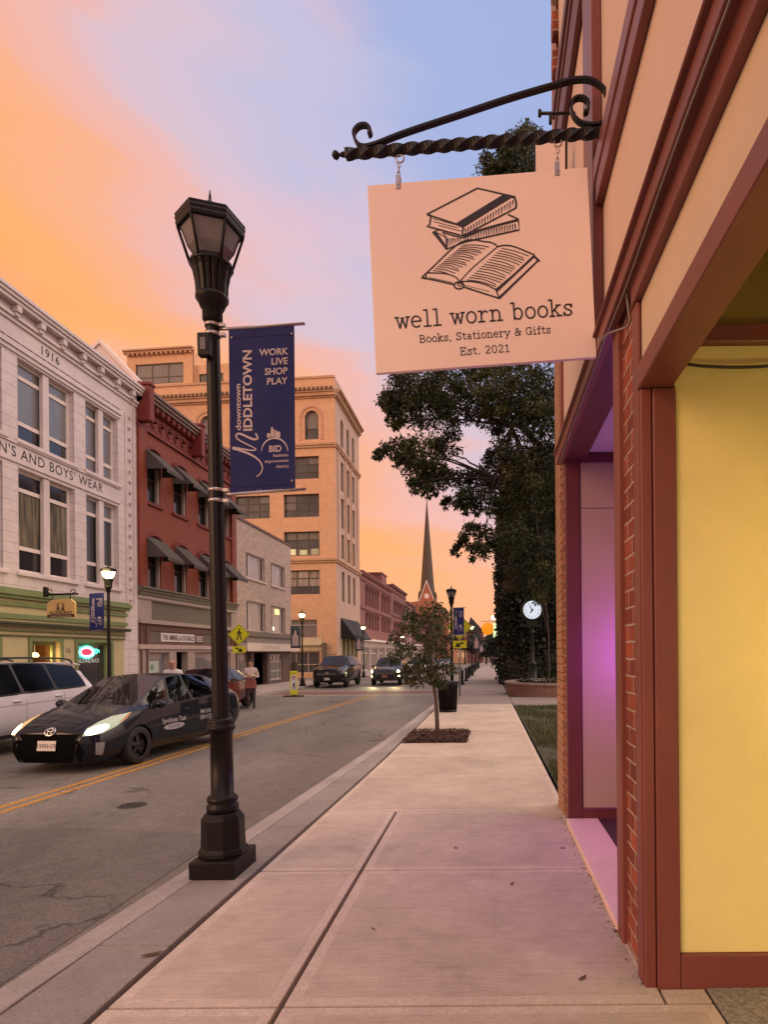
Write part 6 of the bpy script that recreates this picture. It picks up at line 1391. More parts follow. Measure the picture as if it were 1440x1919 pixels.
STN = {
 'hatch': dict(st=[(0.00, .06, .50, .50, .42, .17, .40, .56, .62, .64), (.10, .14, .76, .71, .62, .14, .42, .62, .68, .71), (.50, .50, .86, .80, .70, .14, .50, .76, .83, .87),
   (.98, 1.02, .872, .835, .66, .15, .53, .86, .955, 1.0), (1.75, 2.0, .872, .84, .545, .16, .55, .91, 1.41, 1.46), (2.45, 2.45, .872, .84, .545, .16, .57, .94, 1.445, 1.49),
   (3.25, 3.2, .872, .835, .54, .16, .58, .97, 1.40, 1.44), (3.85, 3.85, .865, .81, .52, .20, .60, .99, 1.24, 1.29), (4.2, 4.25, .84, .78, .55, .24, .62, .98, 1.08, 1.13),
   (4.38, 4.42, .76, .72, .60, .28, .60, .88, .96, .99), (4.47, 4.46, .62, .6, .5, .34, .56, .78, .84, .86)], side=(3, 4, 5, 6), ws=(3,), rw=(7,), ax=(0.95, 3.66), r=0.315),
 'suv': dict(st=[(0, .05, .62, .6, .52, .32, .6, .85, .95, .98), (.10, .12, .86, .83, .72, .28, .62, .92, 1.02, 1.05), (.6, .6, .96, .92, .80, .27, .64, 1.0, 1.10, 1.13),
   (1.25, 1.28, .975, .94, .76, .27, .66, 1.05, 1.17, 1.21), (1.75, 2.0, .98, .95, .66, .27, .68, 1.07, 1.64, 1.68), (2.6, 2.6, .98, .95, .66, .27, .68, 1.09, 1.68, 1.72),
   (3.5, 3.5, .98, .95, .655, .27, .68, 1.11, 1.67, 1.71), (4.5, 4.45, .96, .93, .63, .28, .70, 1.14, 1.60, 1.64), (4.85, 4.74, .92, .89, .62, .32, .72, 1.12, 1.48, 1.51), (4.94, 4.90, .84, .82, .72, .36, .72, 1.02, 1.10, 1.12)],
   side=(3, 4, 5, 6), ws=(3,), rw=(8,), ax=(0.95, 3.85), r=0.37),
 'sedan': dict(st=[(0, .05, .52, .5, .44, .25, .45, .60, .66, .68), (.10, .14, .78, .74, .64, .20, .46, .66, .73, .75), (.6, .6, .89, .84, .72, .19, .52, .80, .86, .89),
   (1.2, 1.25, .905, .865, .68, .19, .55, .89, .96, 1.0), (1.85, 2.1, .91, .87, .57, .19, .57, .93, 1.37, 1.41), (2.55, 2.55, .91, .87, .57, .19, .57, .95, 1.41, 1.45),
   (3.25, 3.2, .91, .865, .56, .19, .58, .98, 1.36, 1.40), (3.95, 3.85, .90, .85, .66, .20, .60, 1.0, 1.06, 1.09), (4.40, 4.40, .86, .81, .66, .24, .60, .98, 1.03, 1.05), (4.57, 4.55, .74, .72, .6, .30, .58, .86, .94, .96)],
   side=(3, 4, 5, 6), ws=(3,), rw=(6,), ax=(0.92, 3.62), r=0.33)}
def eval_mesh(ob):
    dg = bpy.context.evaluated_depsgraph_get(); ev = ob.evaluated_get(dg); return bpy.data.meshes.new_from_object(ev)
class Car:
    def __init__(c, kind, name, label, cat, loc, yaw, paint, dims=(1, 1, 1), glass=None, ws_glass=None, rim=None, simple=False, group=None, detail=2, arch=1.15):
        S = STN[kind]; sx, sy, sz = dims; c.root = thing(name, label, cat, loc, yaw, group); c.dims = dims; c.S = S
        rows = []
        for yb, yt, w, wb, wt, zg, zm, zb, ze, zc in S['st']:
            rows.append([(0, yb, zg), (w * .80, yb, zg), (w * .965, yb, zg + .14), (w, yb, zm), (wb, yb, zb), (wt, yt, ze), (0, yt, zc)])
        bm = bmesh.new(); V = []; cr = bm.edges.layers.float.new('crease_edge'); cv = bm.verts.layers.float.new('crease_vert');
        for r in rows:
            right = [bm.verts.new((x * sx, y * sy, z * sz)) for x, y, z in r]
            left = [right[0]] + [bm.verts.new((-x * sx, y * sy, z * sz)) for x, y, z in r[1:6]] + [right[6]]
            V.append((right, left))
        groups = {'ws': [], 'rw': [], 'side': []}
        for i in range(len(V) - 1):
            for j in range(6):
                for sgn in (0, 1):
                    a, b = V[i][sgn], V[i + 1][sgn]; q = [a[j], b[j], b[j + 1], a[j + 1]]
                    f = bm.faces.new(q if sgn else q[::-1]); f.smooth = True
                    if j == 4 and i in S['side']: groups['side'].append(f)
                    if j == 5 and i in S['ws']: groups['ws'].append(f)
                    if j == 5 and i in S['rw']: groups['rw'].append(f)
        for e_, (rt, lf) in ((0, V[0]), (1, V[-1])):
            for j in range(3):
                q = [rt[j], rt[j + 1], rt[6 - j - 1], rt[6 - j]] if j < 2 else [rt[2], rt[3], rt[4]]
                q2 = [lf[j], lf[j + 1], lf[6 - j - 1], lf[6 - j]] if j < 2 else [lf[2], lf[3], lf[4]]
                bm.faces.new(q); bm.faces.new(q2[::-1])
        for i in range(len(V)):
            for sgn in (0, 1):
                for j, val in ((4, .35), (1, .5)):
                    if i + 1 < len(V):
                        e = bm.edges.get((V[i][sgn][j], V[i + 1][sgn][j]))
                        if e: e[cr] = val
        for k, fs in groups.items():
            if not fs: continue
            if k == 'side': r = bmesh.ops.inset_individual(bm, faces=fs, thickness=0.045, depth=-0.012)
            else: r = bmesh.ops.inset_region(bm, faces=fs, thickness=0.05, depth=-0.008)
            for f in fs: f.material_index = 1 if k != 'ws' else 4
            for f in r['faces']: f.material_index = 3
            for f in fs:
                for e in f.edges: e[cr] = 1.0
                for v_ in f.verts: v_[cv] = 0.75
            for f in r['faces']:
                for e in f.edges: e[cr] = max(e[cr], 0.8)
                for v_ in f.verts: v_[cv] = max(v_[cv], 0.55)
        bmesh.ops.recalc_face_normals(bm, faces=bm.faces)
        me = bpy.data.meshes.new('body'); bm.to_mesh(me); bm.free()
        g = glass or m_cdark
        mats_ = [paint, g, m_trim, m_trim, ws_glass or g]
        for m in mats_: me.materials.append(m)
        tmp = bpy.data.objects.new('tmp', me); COL.objects.link(tmp)
        md = tmp.modifiers.new('s', 'SUBSURF'); md.levels = md.render_levels = detail
        r = S['r'] * sz; c.r = r; c.axy = [a * sy for a in S['ax']]; wmax = max(s[2] for s in S['st']) * sx; c.w = wmax
        cut = MB()
        for y in c.axy:
            for s in (-1, 1): cut.tube([(s * (wmax - 0.26), y, r), (s * (wmax + 0.3), y, r)], r * arch, 28, smooth=True)
        cm = bpy.data.meshes.new('cut'); cm.from_pydata(cut.v, [], cut.f)
        for m in mats_: cm.materials.append(m)
        cm.polygons.foreach_set('material_index', [2] * len(cm.polygons))
        co = bpy.data.objects.new('cut', cm); COL.objects.link(co)
        b2_ = bmesh.new(); b2_.from_mesh(cm); bmesh.ops.recalc_face_normals(b2_, faces=b2_.faces); b2_.to_mesh(cm); b2_.free()
        bo_ = tmp.modifiers.new('b', 'BOOLEAN'); bo_.operation = 'DIFFERENCE'; bo_.object = co; bo_.solver = 'EXACT'
        bpy.context.view_layer.update(); full = eval_mesh(tmp)
        bpy.data.objects.remove(tmp); bpy.data.objects.remove(co)
        vs = [v.co.copy() for v in full.vertices]; pl = [(tuple(p.vertices), p.material_index) for p in full.polygons]
        c.bvh = BVHTree.FromPolygons(vs, [p for p, _ in pl])
        def sub(idx, name, par, ms):
            used = {}; f2 = []; mi = []
            for p, m in pl:
                if m in idx: f2.append([used.setdefault(q, len(used)) for q in p]); mi.append(idx.index(m))
            if not f2: return None
            inv = sorted(used, key=used.get); mm = bpy.data.meshes.new(name); mm.from_pydata([vs[q] for q in inv], [], f2)
            for m in ms: mm.materials.append(m)
            mm.polygons.foreach_set('material_index', mi); mm.polygons.foreach_set('use_smooth', [True] * len(f2)); mm.set_sharp_from_angle(angle=R(38))
            o = bpy.data.objects.new(name, mm); COL.objects.link(o); o.parent = par; return o
        c.body = sub([0, 3, 2], 'body', c.root, [paint, m_trim, m_trim]); c.win = sub([1], 'side_window', c.root, [g]); c.ws = sub([4], 'windscreen', c.root, [ws_glass or g])
        rimm = rim or m_alloy
        for y in c.axy:
            for s in (-1, 1):
                cx = s * (wmax - 0.125); tb_ = MB()
                tb_.lathe([(r * .62, -.10), (r * .9, -.11), (r * .985, -.08), (r, -.04), (r, .04), (r * .985, .08), (r * .9, .11), (r * .62, .10)], 28, cap=False)
                tb_.v = [(cx + p[2], y + p[0], r + p[1]) for p in tb_.v]; w_ = tb_.build('wheel', m_tyre, c.root, world=False)
                rm = MB(); rm.lathe([(r * .64, 0.0), (r * .60, .05), (r * .55, .03)], 28, cap=False); rm.lathe([(0, .02), (r * .6, .02)], 28, mi=1, cap=False)
                rm.lathe([(r * .13, .03), (r * .12, .075), (0, .08)], 12, cap=False)
                for k in range(5):
                    a = 2 * pi * k / 5 + 0.3; d = Vector((cos(a), sin(a), 0)); n = Vector((-sin(a), cos(a), 0)); q = []
                    for rr, hw, z in ((r * .1, .028, .07), (r * .6, .04, .05)): q += [d * rr + n * hw + Vector((0, 0, z)), d * rr - n * hw + Vector((0, 0, z))]
                    qq = [q[0], q[1], q[3], q[2]]; rm.hexa([p - Vector((0, 0, .03)) for p in qq] + qq)
                rm.v = [(cx + s * p[2], y + p[0], r + p[1]) for p in rm.v]; rm.build('rim', [rimm, m_trim], w_, world=False)
    def proj(c, p, d, off):                               # p: point outside, d: direction in
        h = c.bvh.ray_cast(p, d)
        if h[0] is None: h = (c.bvh.find_nearest(p)[0], -d)
        return Vector(h[0]) - Vector(d) * off
    def patch(c, name, poly, axis, m, off=0.006, par=None, both=False, n=8, build=True):
        """polygon in a view plane laid on the bodywork: F front (x,z), S flank (y,z), C front corner (along the corner, z), B rear (x,z)"""
        out = []
        for sgn in ((1, -1) if both else (1,)):
            D = {'F': Vector((0, 1, 0)), 'S': Vector((-sgn, 0, 0)), 'C': Vector((-sgn, 1, 0)).normalized(), 'B': Vector((0, -1, 0)), 'R': Vector((-sgn, -1, 0)).normalized()}[axis]
            def P(a, z):
                if axis == 'F': return Vector((sgn * a, -2, z))
                if axis == 'B': return Vector((sgn * a, 9, z))
                if axis == 'S': return Vector((sgn * 3, a, z))
                if axis == 'C': return Vector((sgn, 1, 0)) * (a / math.sqrt(2)) - D * 3 + Vector((0, 0, z))
                return Vector((sgn, -1, 0)) * (a / math.sqrt(2)) - D * 7.5 + Vector((0, 0, z)) + Vector((0, 0, 0))
            if axis == 'R': P = lambda a, z: Vector((sgn * (0.3 + a * 0.7071), c.S['st'][-1][0] * c.dims[1] + 0.25 - a * 0.7071 + 0.3, z)) - D * 2
            bm = bmesh.new(); f = bm.faces.new([bm.verts.new((a, z, 0)) for a, z in poly]); bmesh.ops.triangulate(bm, faces=[f])
            for _ in range(3): bmesh.ops.subdivide_edges(bm, edges=[e for e in bm.edges if e.calc_length() > 0.04], cuts=1, use_grid_fill=True)
            bmesh.ops.triangulate(bm, faces=bm.faces)
            bm.verts.index_update(); vs = [c.proj(P(v.co.x, v.co.y), D, off) for v in bm.verts]; fs = [tuple(v.index for v in f.verts) for f in bm.faces]; bm.free()
            mb = MB(); mb.add(vs, fs, smooth=True); o = mb.build(name, m, par or c.root, world=False, normals=False); out.append(o)
        return out if both else out[0]
    def line(c, pts, axis, m, w=0.012, name='door_line', off=0.002, par=None):
        D = Vector((-1, 0, 0)) if axis == 'S' else Vector((0, 1, 0)); P = []
        for (a, z), (a2, z2) in zip(pts, pts[1:]):
            for k in range(6): t = k / 6; q = (a + (a2 - a) * t, z + (z2 - z) * t); P.append(c.proj(Vector((3, q[0], q[1])) if axis == 'S' else Vector((q[0], -2, q[1])), D, off))
        mb = MB(); mb.ribbon(P, w, -D); return mb.build(name, m, par or c.body, world=False, normals=False)
    def text(c, name, txt, o, size, m, axis='S', bold=0.0, par=None, wide=1.0):
        mb = MB()
        fn = (lambda a, z: c.proj(Vector((3, a, z)), Vector((-1, 0, 0)), 0.006)) if axis == 'S' else (lambda a, z: c.proj(Vector((a, -2, z)), Vector((0, 1, 0)), 0.034))
        put_text(mb, txt, fn, o, (size * wide, 0), (0, size), bold, 'CENTER'); return mb.build(name, m, par or c.root, world=False, normals=False)
    def mirror(c, y, z, m, both=True):
        for s in ((1, -1) if both else (1,)):
            w = c.w; mb = MB(); mb.lathe([(0.0, -0.06), (0.075, -0.05), (0.10, 0.0), (0.09, 0.05), (0, 0.06)], 12, cap=False)
            mb.v = [(s * (w + 0.06 + p[0] * 1.0), y + p[2], z + p[1] * 0.75) for p in mb.v]; mb.tube([(s * (w - 0.08), y + 0.02, z - 0.03), (s * (w + 0.02), y + 0.02, z - 0.02)], 0.025, 6); mb.build('wing_mirror', m, c.root, world=False)
    def handle(c, y, z, m):
        p = c.proj(Vector((3, y, z)), Vector((-1, 0, 0)), 0.012); mb = MB(); mb.box(p.x - 0.02, p.x + 0.02, y - 0.10, y + 0.10, z - 0.016, z + 0.016); mb.build('door_handle', m, c.root, world=False, bevel=0.01)
    def cabin(c, y0, y1):
        sx, sy, sz = c.dims; mb = MB(); w = c.w
        mb.box(-w + .16, w - .16, y0, y1, 0.30 * sz, 0.36 * sz); mb.build('cabin_floor', m_trim, c.root, world=False)
        mb = MB(); mb.box(-w + .14, w - .14, y0 - .25, y0 + .15, 0.62 * sz, 0.90 * sz); mb.build('dashboard', m_trim, c.root, world=False, bevel=0.04, seg=2)
        for y in (y0 + .95, y0 + 1.85):
            for x in (-.38, .38):
                mb = MB(); mb.box(x - .25, x + .25, y - .1, y + .42, .40 * sz, .60 * sz); mb.prism([(x - .23, y + .40, .55 * sz), (x - .23, y + .55, .55 * sz), (x - .23, y + .68, 1.12 * sz), (x - .23, y + .58, 1.12 * sz)], (.46, 0, 0)); mb.box(x - .13, x + .13, y + .60, y + .68, 1.13 * sz, 1.30 * sz); mb.build('seat', m_seat, c.root, world=False, bevel=0.04, seg=2)
def rp(x, y): return Vector((x, y, gz(y) - ROAD))

# --- the dark taxi hatchback
m_navy = car_paint('midnight_blue_paint', (0.003, 0.005, 0.011), 0.35, 0.0, 0.55)
tx = Car('hatch', 'taxi', 'dark blue hatchback taxi with headlights on driving along the yellow lines', 'taxi', rp(-6.76, 9.36), R(-6.5), m_navy, glass=clear_glass('taxi_side_glass', (0.62, 0.62, 0.64), 0.12), ws_glass=m_cglass, rim=m_darkalloy, detail=3, arch=1.07)
tx.cabin(1.25, 3.9)
HL = [(.43, .575), (.50, .68), (.66, .76), (.86, .83), (1.16, .87), (1.06, .78), (.90, .68), (.70, .60)]
for o, m in zip(tx.patch('headlight', HL, 'C', m_head_on, 0.008, both=True), (m_head_on, m_head_y)): o.data.materials[0] = m
tx.patch('headlight_core', [(.63 + .17 * cos(t), .658 + .055 * sin(t) + .045 * cos(t)) for t in np.linspace(0, 2 * pi, 15)[:-1]], 'C', m_core, 0.014, both=True)
tx.patch('turn_lens', [(.93, .72), (1.10, .85), (1.17, .875), (1.05, .775)], 'C', m_amber, 0.012, both=True)
tx.patch('fog_light', [(.60, .28), (.70, .26), (.73, .46), (.60, .47)], 'C', m_head_off, 0.008, both=True)
tx.patch('lower_grille', [(-.52, .17), (.52, .17), (.60, .34), (.52, .512), (-.52, .512), (-.62, .36)], 'F', m_grl, 0.006)
tx.patch('upper_grille', [(-.44, .512), (.44, .512), (.50, .60), (-.50, .60)], 'F', m_grl, 0.006)
pl_ = tx.patch('number_plate', [(-.155, .355), (.155, .355), (.155, .505), (-.155, .505)], 'F', m_plate, 0.03); tx.text('plate_lettering', '13393-CF', (0, .40), .082, mat('plate_ink', (0.10, 0.06, 0.06), 0.6), 'F', 0.01, pl_)
mb = MB()
for rx, rz in ((.085, .058), (.036, .056)): mb.tube([tx.proj(Vector((rx * cos(t), -2, .635 + rz * sin(t))), Vector((0, 1, 0)), 0.012) for t in np.linspace(0, 2 * pi, 25)], 0.010, 6, cap=False)
mb.tube([tx.proj(Vector((.060 * cos(t), -2, .660 + .022 * sin(t))), Vector((0, 1, 0)), 0.012) for t in np.linspace(0, 2 * pi, 19)], 0.008, 6, cap=False); mb.build('emblem', m_chrome, tx.root, world=False)
for pts in ([(1.28, .30), (1.22, .62), (1.18, .88)], [(2.42, .28), (2.45, .60), (2.44, .93)], [(3.30, .36), (3.36, .62), (3.42, .96)], [(1.28, .28), (3.25, .28)]): tx.line(pts, 'S', m_sblk)
tx.handle(2.22, .80, m_navy); tx.handle(3.18, .84, m_navy); tx.mirror(1.36, .96, m_navy)
m_decal = mat('white_decal', (0.36, 0.34, 0.36), 0.5, obj=True)
tx.text('door_lettering', 'Syndicate Taxi', (1.86, .60), .118, m_decal, bold=0.02)
tx.patch('door_oval', [(1.86 + .30 * cos(t), .52 + .055 * sin(t)) for t in np.linspace(0, 2 * pi, 21)[:-1]], 'S', m_decal, 0.006); tx.text('oval_lettering', '343-3333', (1.86, .495), .075, m_sblk, bold=0.01, wide=1.2)
tx.text('rear_door_lettering', '845-343\nSERVICE', (2.86, .66), .11, m_decal, bold=0.01)
tx.patch('tail_light', [(.08, .62), (.34, .60), (.40, .86), (.34, 1.06), (.14, 1.0)], 'R', m_tail, 0.01, both=True)
mb = MB(); mb.box(-.09, .09, .97, .99, .875, .885); mb.build('wiper', m_trim, tx.root, world=False)
for s in (-.25, .35):
    mb = MB(); mb.tube([tx.proj(Vector((s, 1.05, 3)), Vector((0, 0, -1)), 0.012), tx.proj(Vector((s + .45, 1.22, 3)), Vector((0, 0, -1)), 0.012)], 0.008, 5); mb.build('wiper_blade', m_trim, tx.root, world=False)
mb = MB(); mb.tube([(.37 + .19 * cos(t), 1.62 - .06 * sin(t), .92 + .17 * sin(t)) for t in np.linspace(0, 2 * pi, 20)], 0.016, 6, cap=False); mb.build('steering_wheel', m_trim, tx.root, world=False)
for s, m in ((1, (1.0, 0.92, 0.66)), (-1, (1.0, 0.66, 0.25))):
    d = bpy.data.lights.new('headlight_beam', 'SPOT'); d.energy = 14; d.color = m; d.spot_size = R(70); d.spot_blend = 0.8; d.shadow_soft_size = 0.06
    o = bpy.data.objects.new('headlight_beam', d); COL.objects.link(o); o.parent = tx.root; o.location = (s * .66, -0.12, .66); o.rotation_euler = (R(80), 0, R(180))

# --- white SUV parked beyond it
m_wht_p = car_paint('pearl_white_paint', (0.64, 0.60, 0.64), 0.25, 0.0)
ws = Car('suv', 'suv', 'white SUV with tinted windows and roof rails parked behind the dark taxi', 'car', rp(-9.68, 8.95), 0.0, m_wht_p, (1, .985, 1.0), glass=m_cblack)
for y0, y1 in ((1.2, 4.3),):
    for s in (-1, 1):
        mb = MB(); mb.tube(spline([(s * .63, 2.0, 1.66), (s * .66, 2.2, 1.755), (s * .66, 3.3, 1.765), (s * .64, 4.2, 1.73), (s * .62, 4.4, 1.64)], 5), 0.02, 6); mb.build('roof_rail', m_darkalloy, ws.root, world=False)
mb = MB(); mb.prism([(-.55, 4.42, 1.635), (-.55, 4.78, 1.585), (-.55, 4.80, 1.61), (-.55, 4.42, 1.665)], (1.10, 0, 0)); mb.build('rear_spoiler', m_wht_p, ws.root, world=False, bevel=0.012)
for pts in ([(1.50, .40), (1.45, .7), (1.42, 1.05)], [(2.62, .38), (2.64, 1.08)], [(3.62, .45), (3.7, .8), (3.68, 1.10)]): ws.line(pts, 'S', m_steel)
ws.line([(1.3, .88), (2.6, .90), (4.0, .93), (4.7, .96)], 'S', mat('white_crease', (0.40, 0.37, 0.40), 0.4), 0.02, 'body_crease')  # painted grey stroke gives the shading along the flank crease
ws.handle(2.40, .97, m_wht_p); ws.handle(3.50, 1.0, m_wht_p); ws.mirror(1.62, 1.12, m_wht_p)
ws.line([(.6, .36), (4.5, .36)], 'S', m_trim, .14, 'sill_trim'); ws.patch('tail_light', [(.10, .90), (.36, .88), (.36, 1.10), (.10, 1.14)], 'R', m_tail, 0.01, both=True)
ws.patch('headlight', [(.62, .82), (.95, .90), (1.15, .98), (.72, .96)], 'C', m_head_off, 0.008, both=True)

# --- deep red saloon parked further on
m_redp = car_paint('deep_red_paint', (0.13, 0.012, 0.014), 0.25, 0.2)
rc = Car('sedan', 'saloon_car', 'deep red saloon car parked at the far kerb behind the taxi', 'car', rp(-9.42, 18.3), 0.0, m_redp)
for pts in ([(1.35, .30), (1.32, .9)], [(2.5, .28), (2.52, .95)], [(3.35, .4), (3.45, .98)]): rc.line(pts, 'S', m_sblk)
rc.handle(2.3, .84, m_redp); rc.handle(3.25, .87, m_redp); rc.mirror(1.5, .98, m_redp); rc.patch('tail_light', [(.10, .66), (.38, .64), (.38, .86), (.12, .90)], 'R', m_tail, 0.01, both=True); rc.patch('headlight', [(.50, .58), (.80, .66), (1.05, .74), (.62, .72)], 'C', m_head_off, 0.008, both=True)

# --- big black SUV by the crossing
m_blkp = car_paint('black_paint', (0.005, 0.0045, 0.005), 0.25, 0.0)
bs_ = Car('suv', 'suv', 'big black SUV with chrome oval badge parked just past the crossing', 'car', rp(-9.28, 35.3), 0.0, m_blkp, (1.02, 1.075, 1.11), glass=m_cblack, ws_glass=m_cdark)
bs_.patch('grille', [(-.58, .70), (.58, .70), (.62, .98), (-.62, .98)], 'F', m_trim, 0.010); bs_.patch('chrome_bar', [(-.56, .80), (.56, .80), (.56, .83), (-.56, .83)], 'F', m_chrome, 0.02)
bs_.patch('badge', [(.10 * cos(t), .88 + .045 * sin(t)) for t in np.linspace(0, 2 * pi, 17)[:-1]], 'F', m_chrome, 0.025); bs_.patch('number_plate', [(-.16, .46), (.16, .46), (.16, .60), (-.16, .60)], 'F', m_plate, 0.03)
bs_.patch('headlight', [(.62, .80), (1.02, .84), (1.10, 1.05), (.66, 1.02)], 'C', m_head_off, 0.008, both=True); bs_.mirror(1.85, 1.28, m_blkp); bs_.handle(2.7, 1.08, m_chrome); bs_.handle(3.8, 1.1, m_chrome)
for s in (-1, 1):
    mb = MB(); mb.tube([(s * .66, 2.2, 1.85), (s * .67, 2.4, 1.955), (s * .66, 4.5, 1.94), (s * .64, 4.7, 1.84)], 0.02, 6); mb.build('roof_rail', m_trim, bs_.root, world=False)
# --- dark grey four wheel drive coming with its lights on
m_gryp = car_paint('grey_paint', (0.075, 0.066, 0.060), 0.25, 0.4)
jp = Car('suv', 'suv', 'dark grey SUV with four headlights lit driving towards the crossing', 'car', rp(-6.42, 38.0), 0.0, m_gryp, (.97, .96, 1.03), glass=m_cdark)
for k in range(7): jp.patch('grille_slot', [(-.42 + k * .125, .80), (-.35 + k * .125, .80), (-.35 + k * .125, .95), (-.42 + k * .125, .95)], 'F', m_trim, 0.012)
for o in jp.patch('headlight', [(.74 + .15 * cos(t), .88 + .10 * sin(t)) for t in np.linspace(0, 2 * pi, 15)[:-1]], 'C', emit('far_headlight', (1.0, 0.86, 0.50), 14), 0.012, both=True): pass
for o in jp.patch('fog_light', [(.78 + .12 * cos(t), .57 + .085 * sin(t)) for t in np.linspace(0, 2 * pi, 15)[:-1]], 'C', emit('far_fog_light', (1.0, 0.80, 0.30), 14), 0.012, both=True): pass
jp.patch('number_plate', [(-.16, .50), (.16, .50), (.16, .64), (-.16, .64)], 'F', mat('plate_orange', (0.40, 0.16, 0.07), 0.5), 0.03); jp.patch('lower_grille', [(-.55, .42), (.55, .42), (.50, .70), (-.50, .70)], 'F', m_trim, 0.008); jp.mirror(1.6, 1.18, m_gryp)
for s in (-1, 1):
    d = bpy.data.lights.new('headlight_beam', 'SPOT'); d.energy = 170; d.color = (1.0, 0.80, 0.40); d.spot_size = R(60); d.spot_blend = 0.9; d.shadow_soft_size = 0.08
    o = bpy.data.objects.new('headlight_beam', d); COL.objects.link(o); o.parent = jp.root; o.location = (s * .66, -0.2, .86); o.rotation_euler = (R(83), 0, R(180))
# --- the row of cars further down
fs_ = Car('sedan', 'saloon_car', 'silver saloon heading the line of distant cars behind the small tree', 'car', rp(-8.1, 66), 0.0, car_paint('silver_paint', (0.34, 0.32, 0.32)), group='distant cars along the far kerb', detail=1)
fs_.patch('headlight', [(.50, .58), (.80, .66), (1.05, .74), (.62, .72)], 'C', m_head_off, 0.008, both=True)
pt_names = [m for m in ('silver_paint',)]
cols_ = [('white_paint_car', (0.5, 0.48, 0.48), 'white saloon second in the line of distant cars'), ('dark_paint_car', (0.02, 0.02, 0.025), 'black saloon third in the line of distant cars'), ('blue_paint_car', (0.05, 0.06, 0.09), 'slate blue saloon fourth in the line of distant cars'),
         ('silver_paint_b', (0.30, 0.29, 0.30), 'grey silver saloon fifth in the line of distant cars'), ('maroon_paint_car', (0.10, 0.02, 0.02), 'maroon saloon sixth in the line of distant cars'), ('green_paint_car', (0.10, 0.16, 0.12), 'greenish saloon seventh in the line of distant cars'), ('pale_paint_car', (0.42, 0.40, 0.38), 'pale saloon last in the line of distant cars')]
for k, (nm, c_, lab) in enumerate(cols_): dup(fs_.root, lab, rp(-8.0 + 0.08 * k, 72.5 + k * 6.6), mats={'silver_paint': car_paint(nm, c_)})

# ================================================================== people
def skin_body(verts, edges, rad, root=0, sub_=2):
    me = bpy.data.meshes.new('person'); me.from_pydata(verts, edges, []); ob = bpy.data.objects.new('tmp', me); COL.objects.link(ob)
    ob.modifiers.new('k', 'SKIN'); 
    for i, v in enumerate(me.skin_vertices[0].data): r = rad[i]; v.radius = r if isinstance(r, tuple) else (r, r); v.use_root = (i == root)
    s = ob.modifiers.new('s', 'SUBSURF'); s.levels = s.render_levels = sub_
    bpy.context.view_layer.update(); m = eval_mesh(ob); bpy.data.objects.remove(ob); return m
m_skin = mat('skin', (0.42, 0.22, 0.15), 0.55, var=0.06, obj=True); m_hair = mat('dark_hair', (0.012, 0.008, 0.006), 0.6, obj=True)
def person(label, loc, rotz, J, shirt, trousers, hair=True, scale=1.0, shoes=None, tilt=0.0):
    """J: joint -> (position, radius); clothing is coloured by the nearest bone"""
    names = list(J); idx = {n: i for i, n in enumerate(names)}
    bones = [('pelvis', 'belly', 1), ('belly', 'chest', 0), ('chest', 'neck', 0), ('neck', 'jaw', 2), ('jaw', 'skull', 2), ('skull', 'crown', 2)]
    for s in 'ab': bones += [('chest', 'shoulder_' + s, 0), ('shoulder_' + s, 'elbow_' + s, 0), ('elbow_' + s, 'wrist_' + s, 2 if J.get('short') else 0), ('wrist_' + s, 'hand_' + s, 2), ('pelvis', 'hip_' + s, 1), ('hip_' + s, 'knee_' + s, 1), ('knee_' + s, 'ankle_' + s, 1), ('ankle_' + s, 'toe_' + s, 3)]
    bones = [b for b in bones if b[0] in idx and b[1] in idx]
    V = [J[n][0] for n in names]; m = skin_body(V, [(idx[a], idx[b]) for a, b, _ in bones], [J[n][1] for n in names])
    for mt in (shirt, trousers, m_skin, shoes or m_sblk): m.materials.append(mt)
    seg = [(Vector(J[a][0]), Vector(J[b][0]), k) for a, b, k in bones]
    for p in m.polygons:
        q = p.center; best = None
        for a, b, k in seg:
            t = max(0, min(1, (q - a).dot(b - a) / max(1e-9, (b - a).length_squared))); d = (q - (a + (b - a) * t)).length
            if best is None or d < best[0]: best = (d, k, t)
        p.material_index = best[1]; p.use_smooth = True
    ob = bpy.data.objects.new('person', m); COL.objects.link(ob); ob.location = loc; ob.rotation_euler = (tilt, 0, rotz); ob.scale = (scale,) * 3
    tag(ob, label, 'person')
    h = Vector(J['skull'][0]); ff = MB()                  # nose, ears, brows and mouth
    ff.lathe([(0.016, -0.02), (0.012, 0.0), (0.004, 0.02)], 6, (h.x, h.y - 0.098, h.z - 0.01)); 
    for s in (-1, 1): ff.lathe([(0.0, -0.03), (0.018, -0.015), (0.02, 0.01), (0.0, 0.03)], 6, (h.x + s * 0.082, h.y + 0.005, h.z - 0.005))
    ff.build('nose_and_ears', m_skin, ob, world=False)
    ey = MB()
    for s in (-1, 1): ey.box(h.x + s * 0.033 - 0.014, h.x + s * 0.033 + 0.014, h.y - 0.094, h.y - 0.085, h.z + 0.012, h.z + 0.024)
    ey.box(h.x - 0.022, h.x + 0.022, h.y - 0.088, h.y - 0.078, h.z - 0.062, h.z - 0.052); ey.build('eyes_and_mouth', m_hair, ob, world=False)
    if hair:
        hm = MB(); n = 16; v = []
        prof = [(0.100, -0.02), (0.108, 0.03), (0.100, 0.075), (0.07, 0.108), (0.03, 0.122), (0.002, 0.125)]
        hm.lathe(prof, n, (h.x, h.y + 0.012, h.z), cap=False, sx=0.86)
        for k in range(len(hm.v)):
            x, y, z = hm.v[k]
            if y < h.y - 0.03 and z < h.z + 0.05: hm.v[k] = (x, h.y - 0.03 + (y - h.y) * 0.2, max(z, h.z + 0.03))
        hm.build('hair', m_hair, ob, world=False)
    return ob
